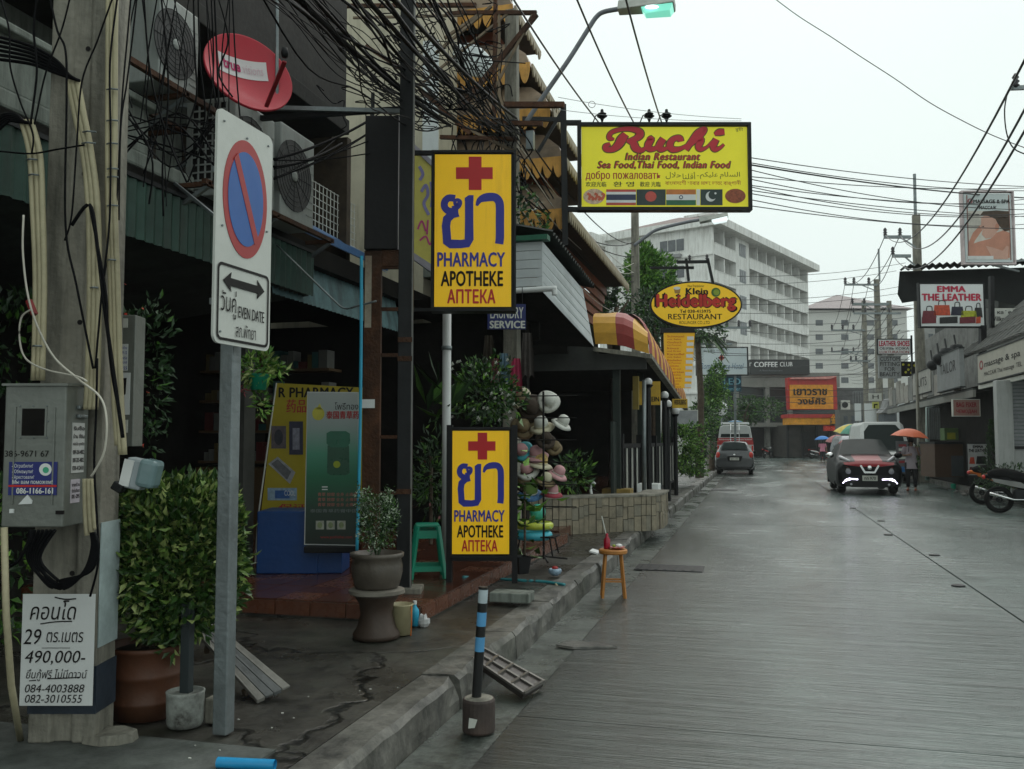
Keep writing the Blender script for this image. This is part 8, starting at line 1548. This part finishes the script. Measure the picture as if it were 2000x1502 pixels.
def figure(label,loc,rz,arm_r,arm_l,top,bottom,hair,step=.1,H=1.6,shoes=None,top_long=False,skin_c=(.3,.17,.11)):
    k=H/1.6; skin=bpy.data.materials.get('skin_%s'%str(skin_c)) or M('skin_%s'%str(skin_c),skin_c,.5,var=.08,bump=0)
    J=dict(pelvis=(0,0,.86),waist=(0,0,1.0),chest=(0,.0,1.2),neckb=(0,0,1.33),neck=(0,-.01,1.39),head=(0,-.02,1.46),crown=(0,-.01,1.55))
    RD=dict(pelvis=(.15,.1),waist=(.115,.085),chest=(.14,.095),neckb=(.07,.06),neck=(.045,.045),head=(.075,.09),crown=(.06,.07))
    E=[('pelvis','waist'),('waist','chest'),('chest','neckb'),('neckb','neck'),('neck','head'),('head','crown')]
    for s,n_ in ((-1,'r'),(1,'l')):
        st=step*(s)
        J.update({'hip'+n_:(s*.085,0,.8),'knee'+n_:(s*.095,-.02+st*.4,.45),'ankle'+n_:(s*.1,.03+st,.08),'toe'+n_:(s*.115,-.12+st,.03)}); RD.update({'hip'+n_:.088,'knee'+n_:.056,'ankle'+n_:.036,'toe'+n_:.03})
        E+=[('pelvis','hip'+n_),('hip'+n_,'knee'+n_),('knee'+n_,'ankle'+n_),('ankle'+n_,'toe'+n_)]
        A=arm_r if s<0 else arm_l; J.update({'sh'+n_:(s*.17,0,1.29),'el'+n_:A[0],'wr'+n_:A[1],'palm'+n_:A[2]}); RD.update({'sh'+n_:.052,'el'+n_:.038,'wr'+n_:.026,'palm'+n_:(.034,.018)})
        E+=[('chest','sh'+n_),('sh'+n_,'el'+n_),('el'+n_,'wr'+n_),('wr'+n_,'palm'+n_)]
    J={a:tuple(q*k for q in b) for a,b in J.items()}
    t,o=person('person',label,loc,rz,J,RD,E,dict(skin=skin),None)
    # fingers as short separate chains rooted in the palms
    for n_ in 'rl':
        w_=V(J['wr'+n_]);p_=V(J['palm'+n_]); d=(p_-w_).normalized(); sd_=d.cross(V(0,1,.2)).normalized(); m=MB()
        for i in range(4): b_=p_+sd_*(i-1.5)*.018; L=(.055,.07,.066,.05)[i]; m.tube([b_,b_+d*L*.55,b_+d*L*.8+V(0,-.018,0)],[.0085,.008,.006],6)
        m.tube([w_.lerp(p_,.5)+sd_*-.025,p_-sd_*.05,p_-sd_*.055+d*.03],[.01,.009,.007],6); m.build('fingers',skin,t,smooth=True)
    # clothes
    def shell(name,pts,rs,mat,n=16): return MB().tube(pts,[1]*len(pts),n) if 0 else None
    def loft(name,secs,mat):  # secs: (x,y,z,rx,ry)
        m=MB(); vs=[]; n=18
        for (x,y,z,rx,ry) in secs: vs+=[(x+rx*math.cos(2*PI*i/n),y+ry*math.sin(2*PI*i/n),z) for i in range(n)]
        m.add(vs,[(a*n+i,a*n+(i+1)%n,(a+1)*n+(i+1)%n,(a+1)*n+i) for a in range(len(secs)-1) for i in range(n)]); return m
    hem=.78 if not top_long else .66
    m=loft('top',[(0,0,hem*k,.19,.14),(0,0,.9*k,.175,.125),(0,0,1.02*k,.15,.115),(0,0,1.2*k,.175,.125),(0,0,1.3*k,.165,.1),(0,0,1.345*k,.08,.07)],top)
    for n_ in 'rl':
        a=V(J['sh'+n_]);b=V(J['el'+n_]); c_=a.lerp(b,.85); m.tube([a+(a-b).normalized()*.04,a,c_],[.045,.072,.066],12)
    m.build('shirt',top,t,smooth=True)
    m=loft('trousers',[(0,0,.74*k,.17,.125),(0,0,.95*k,.15,.11)],bottom)
    for n_ in 'rl': a=V(J['hip'+n_]);b=V(J['knee'+n_]);c_=V(J['ankle'+n_]); m.tube([a+V(0,0,.05),a.lerp(b,.3),b,b.lerp(c_,.5),b.lerp(c_,.9)],[.1,.1,.072,.062,.05],12)
    m.build('trousers',bottom,t,smooth=True)
    h=V(J['head']); MB().ball(h+V(0,.025,.045),(.088,.1,.1),14).build('hair',hair,t,smooth=True); MB().ball(h+V(0,.06,-.06),(.075,.05,.1),12).build('hair_back',hair,t,smooth=True)
    MB().ball(h+V(0,-.095,0),(.012,.018,.022),8).ball(h+V(-.08,0,0),(.01,.02,.028),6).ball(h+V(.08,0,0),(.01,.02,.028),6).build('nose_and_ears',skin,t,smooth=True)
    MB().ball(h+V(-.03,-.085,.02),(.012,.008,.007),6).ball(h+V(.03,-.085,.02),(.012,.008,.007),6).build('eyes',ink,t); MB().ball(h+V(0,-.088,-.045),(.022,.008,.007),6).build('mouth',M('lip',(.3,.08,.07),.5) if 'lip' not in bpy.data.materials else bpy.data.materials['lip'],t)
    if shoes:
        for n_ in 'rl': a=V(J['ankle'+n_]);b=V(J['toe'+n_]); MB().ball((a+b)/2+V(0,0,-.03),(.05,.13,.035),10).build('shoe',shoes,t,smooth=True)
    return t,J
hairm=M('hair_black',(.012,.01,.009),.6)
pw_=atz(1781,958,0); W_t,J1=figure('person in pale lilac top and black trousers standing under the orange umbrella',(pw_.x,pw_.y,0),R(-12),
   ((-.22,-.05,1.06),(-.08,-.2,1.08),(0,-.22,1.1)),((.24,.0,1.05),(.2,-.16,1.22),(.17,-.2,1.3)),M('cloth_lilac',(.42,.36,.4),.8,var=.08),M('cloth_black',(.015,.015,.017),.8),hairm,step=.03,H=1.62,shoes=M('sandal_red',(.35,.09,.05),.6),top_long=True)
umbrella('orange_umbrella','open orange umbrella held over the person in lilac beside the crossover',(pw_.x-.05,pw_.y-.2,1.64),.56,[M('umbrella_orange',(.6,.13,.05),.6,var=.1)],.45,(0,6))
pk=atz(1607,903,0); K_t,J2=figure('person in a pink shirt and dark trousers walking away under a blue umbrella',(pk.x,pk.y,0),R(176),
   ((-.25,.03,1.04),(-.27,-.05,.82),(-.27,-.07,.76)),((.22,-.02,1.06),(.14,-.2,1.2),(.1,-.23,1.26)),M('cloth_pink',(.6,.22,.3),.8,var=.08),bpy.data.materials['cloth_black'],hairm,step=.08,H=1.6,shoes=black)
umbrella('blue_umbrella','open bright blue umbrella over the person in pink far down the road',(pk.x,pk.y,1.62),.56,[M('umbrella_blue',(.01,.17,.5),.6,var=.1)],.4,(0,-3))
c=at(1665,838,52); umbrella('market_parasol','large yellow and green panelled parasol with a pole behind the silver people carrier',(c.x,c.y,c.z-.2),1.0,[M('parasol_yellow',(.55,.42,.08),.7),M('parasol_green',(.1,.3,.22),.7),bpy.data.materials['parasol_yellow'],M('parasol_blue',(.06,.22,.35),.7)],2.2,(8,4),cat='parasol')
c=at(1633,856,50); umbrella('market_parasol','smaller pink parasol tilted beside the blue umbrella at the far right kerb',(c.x,c.y,c.z-.1),.55,[M('parasol_pink',(.4,.15,.15),.7)],1.5,(10,-8),cat='parasol')
t=thing('kerb_sign_strip','tall narrow notice board with blue foot beside the person in lilac','sign',at(1763,893,33)); MB().bb(-.2,0,-.55,.2,.04,.55).build('panel',M('strip_board',(.12,.12,.13),.6),t); MB().bb(-.17,-.006,-.5,.17,0,-.32).build('blue_panel',M('strip_blue',(.02,.15,.4),.5),t)
for i in range(5): MB().bb(-.12,-.006,-.2+i*.14,.12,0,-.12+i*.14).build('printed_panel',offw if i%2 else mred,t)
m=MB(); m.bb(0,0,0,.01,.01,.01)

# light rain haze over the street
hz_=MB().bb(-80,-6,-1.2,60,190,33).build('haze',None); hz_.data.materials.clear()
hm=bpy.data.materials.new('haze'); hm.use_nodes=True; hn=hm.node_tree.nodes; hn.remove(hn['Principled BSDF']); pv_=hn.new('ShaderNodeVolumePrincipled'); pv_.inputs['Color'].default_value=(.9,.93,.93,1); pv_.inputs['Density'].default_value=.0006
hm.node_tree.links.new(pv_.outputs[0],hn['Material Output'].inputs['Volume']); hz_.data.materials.append(hm); hz_['kind']='stuff'; hz_['label']='thin rain haze filling the air over the whole street'
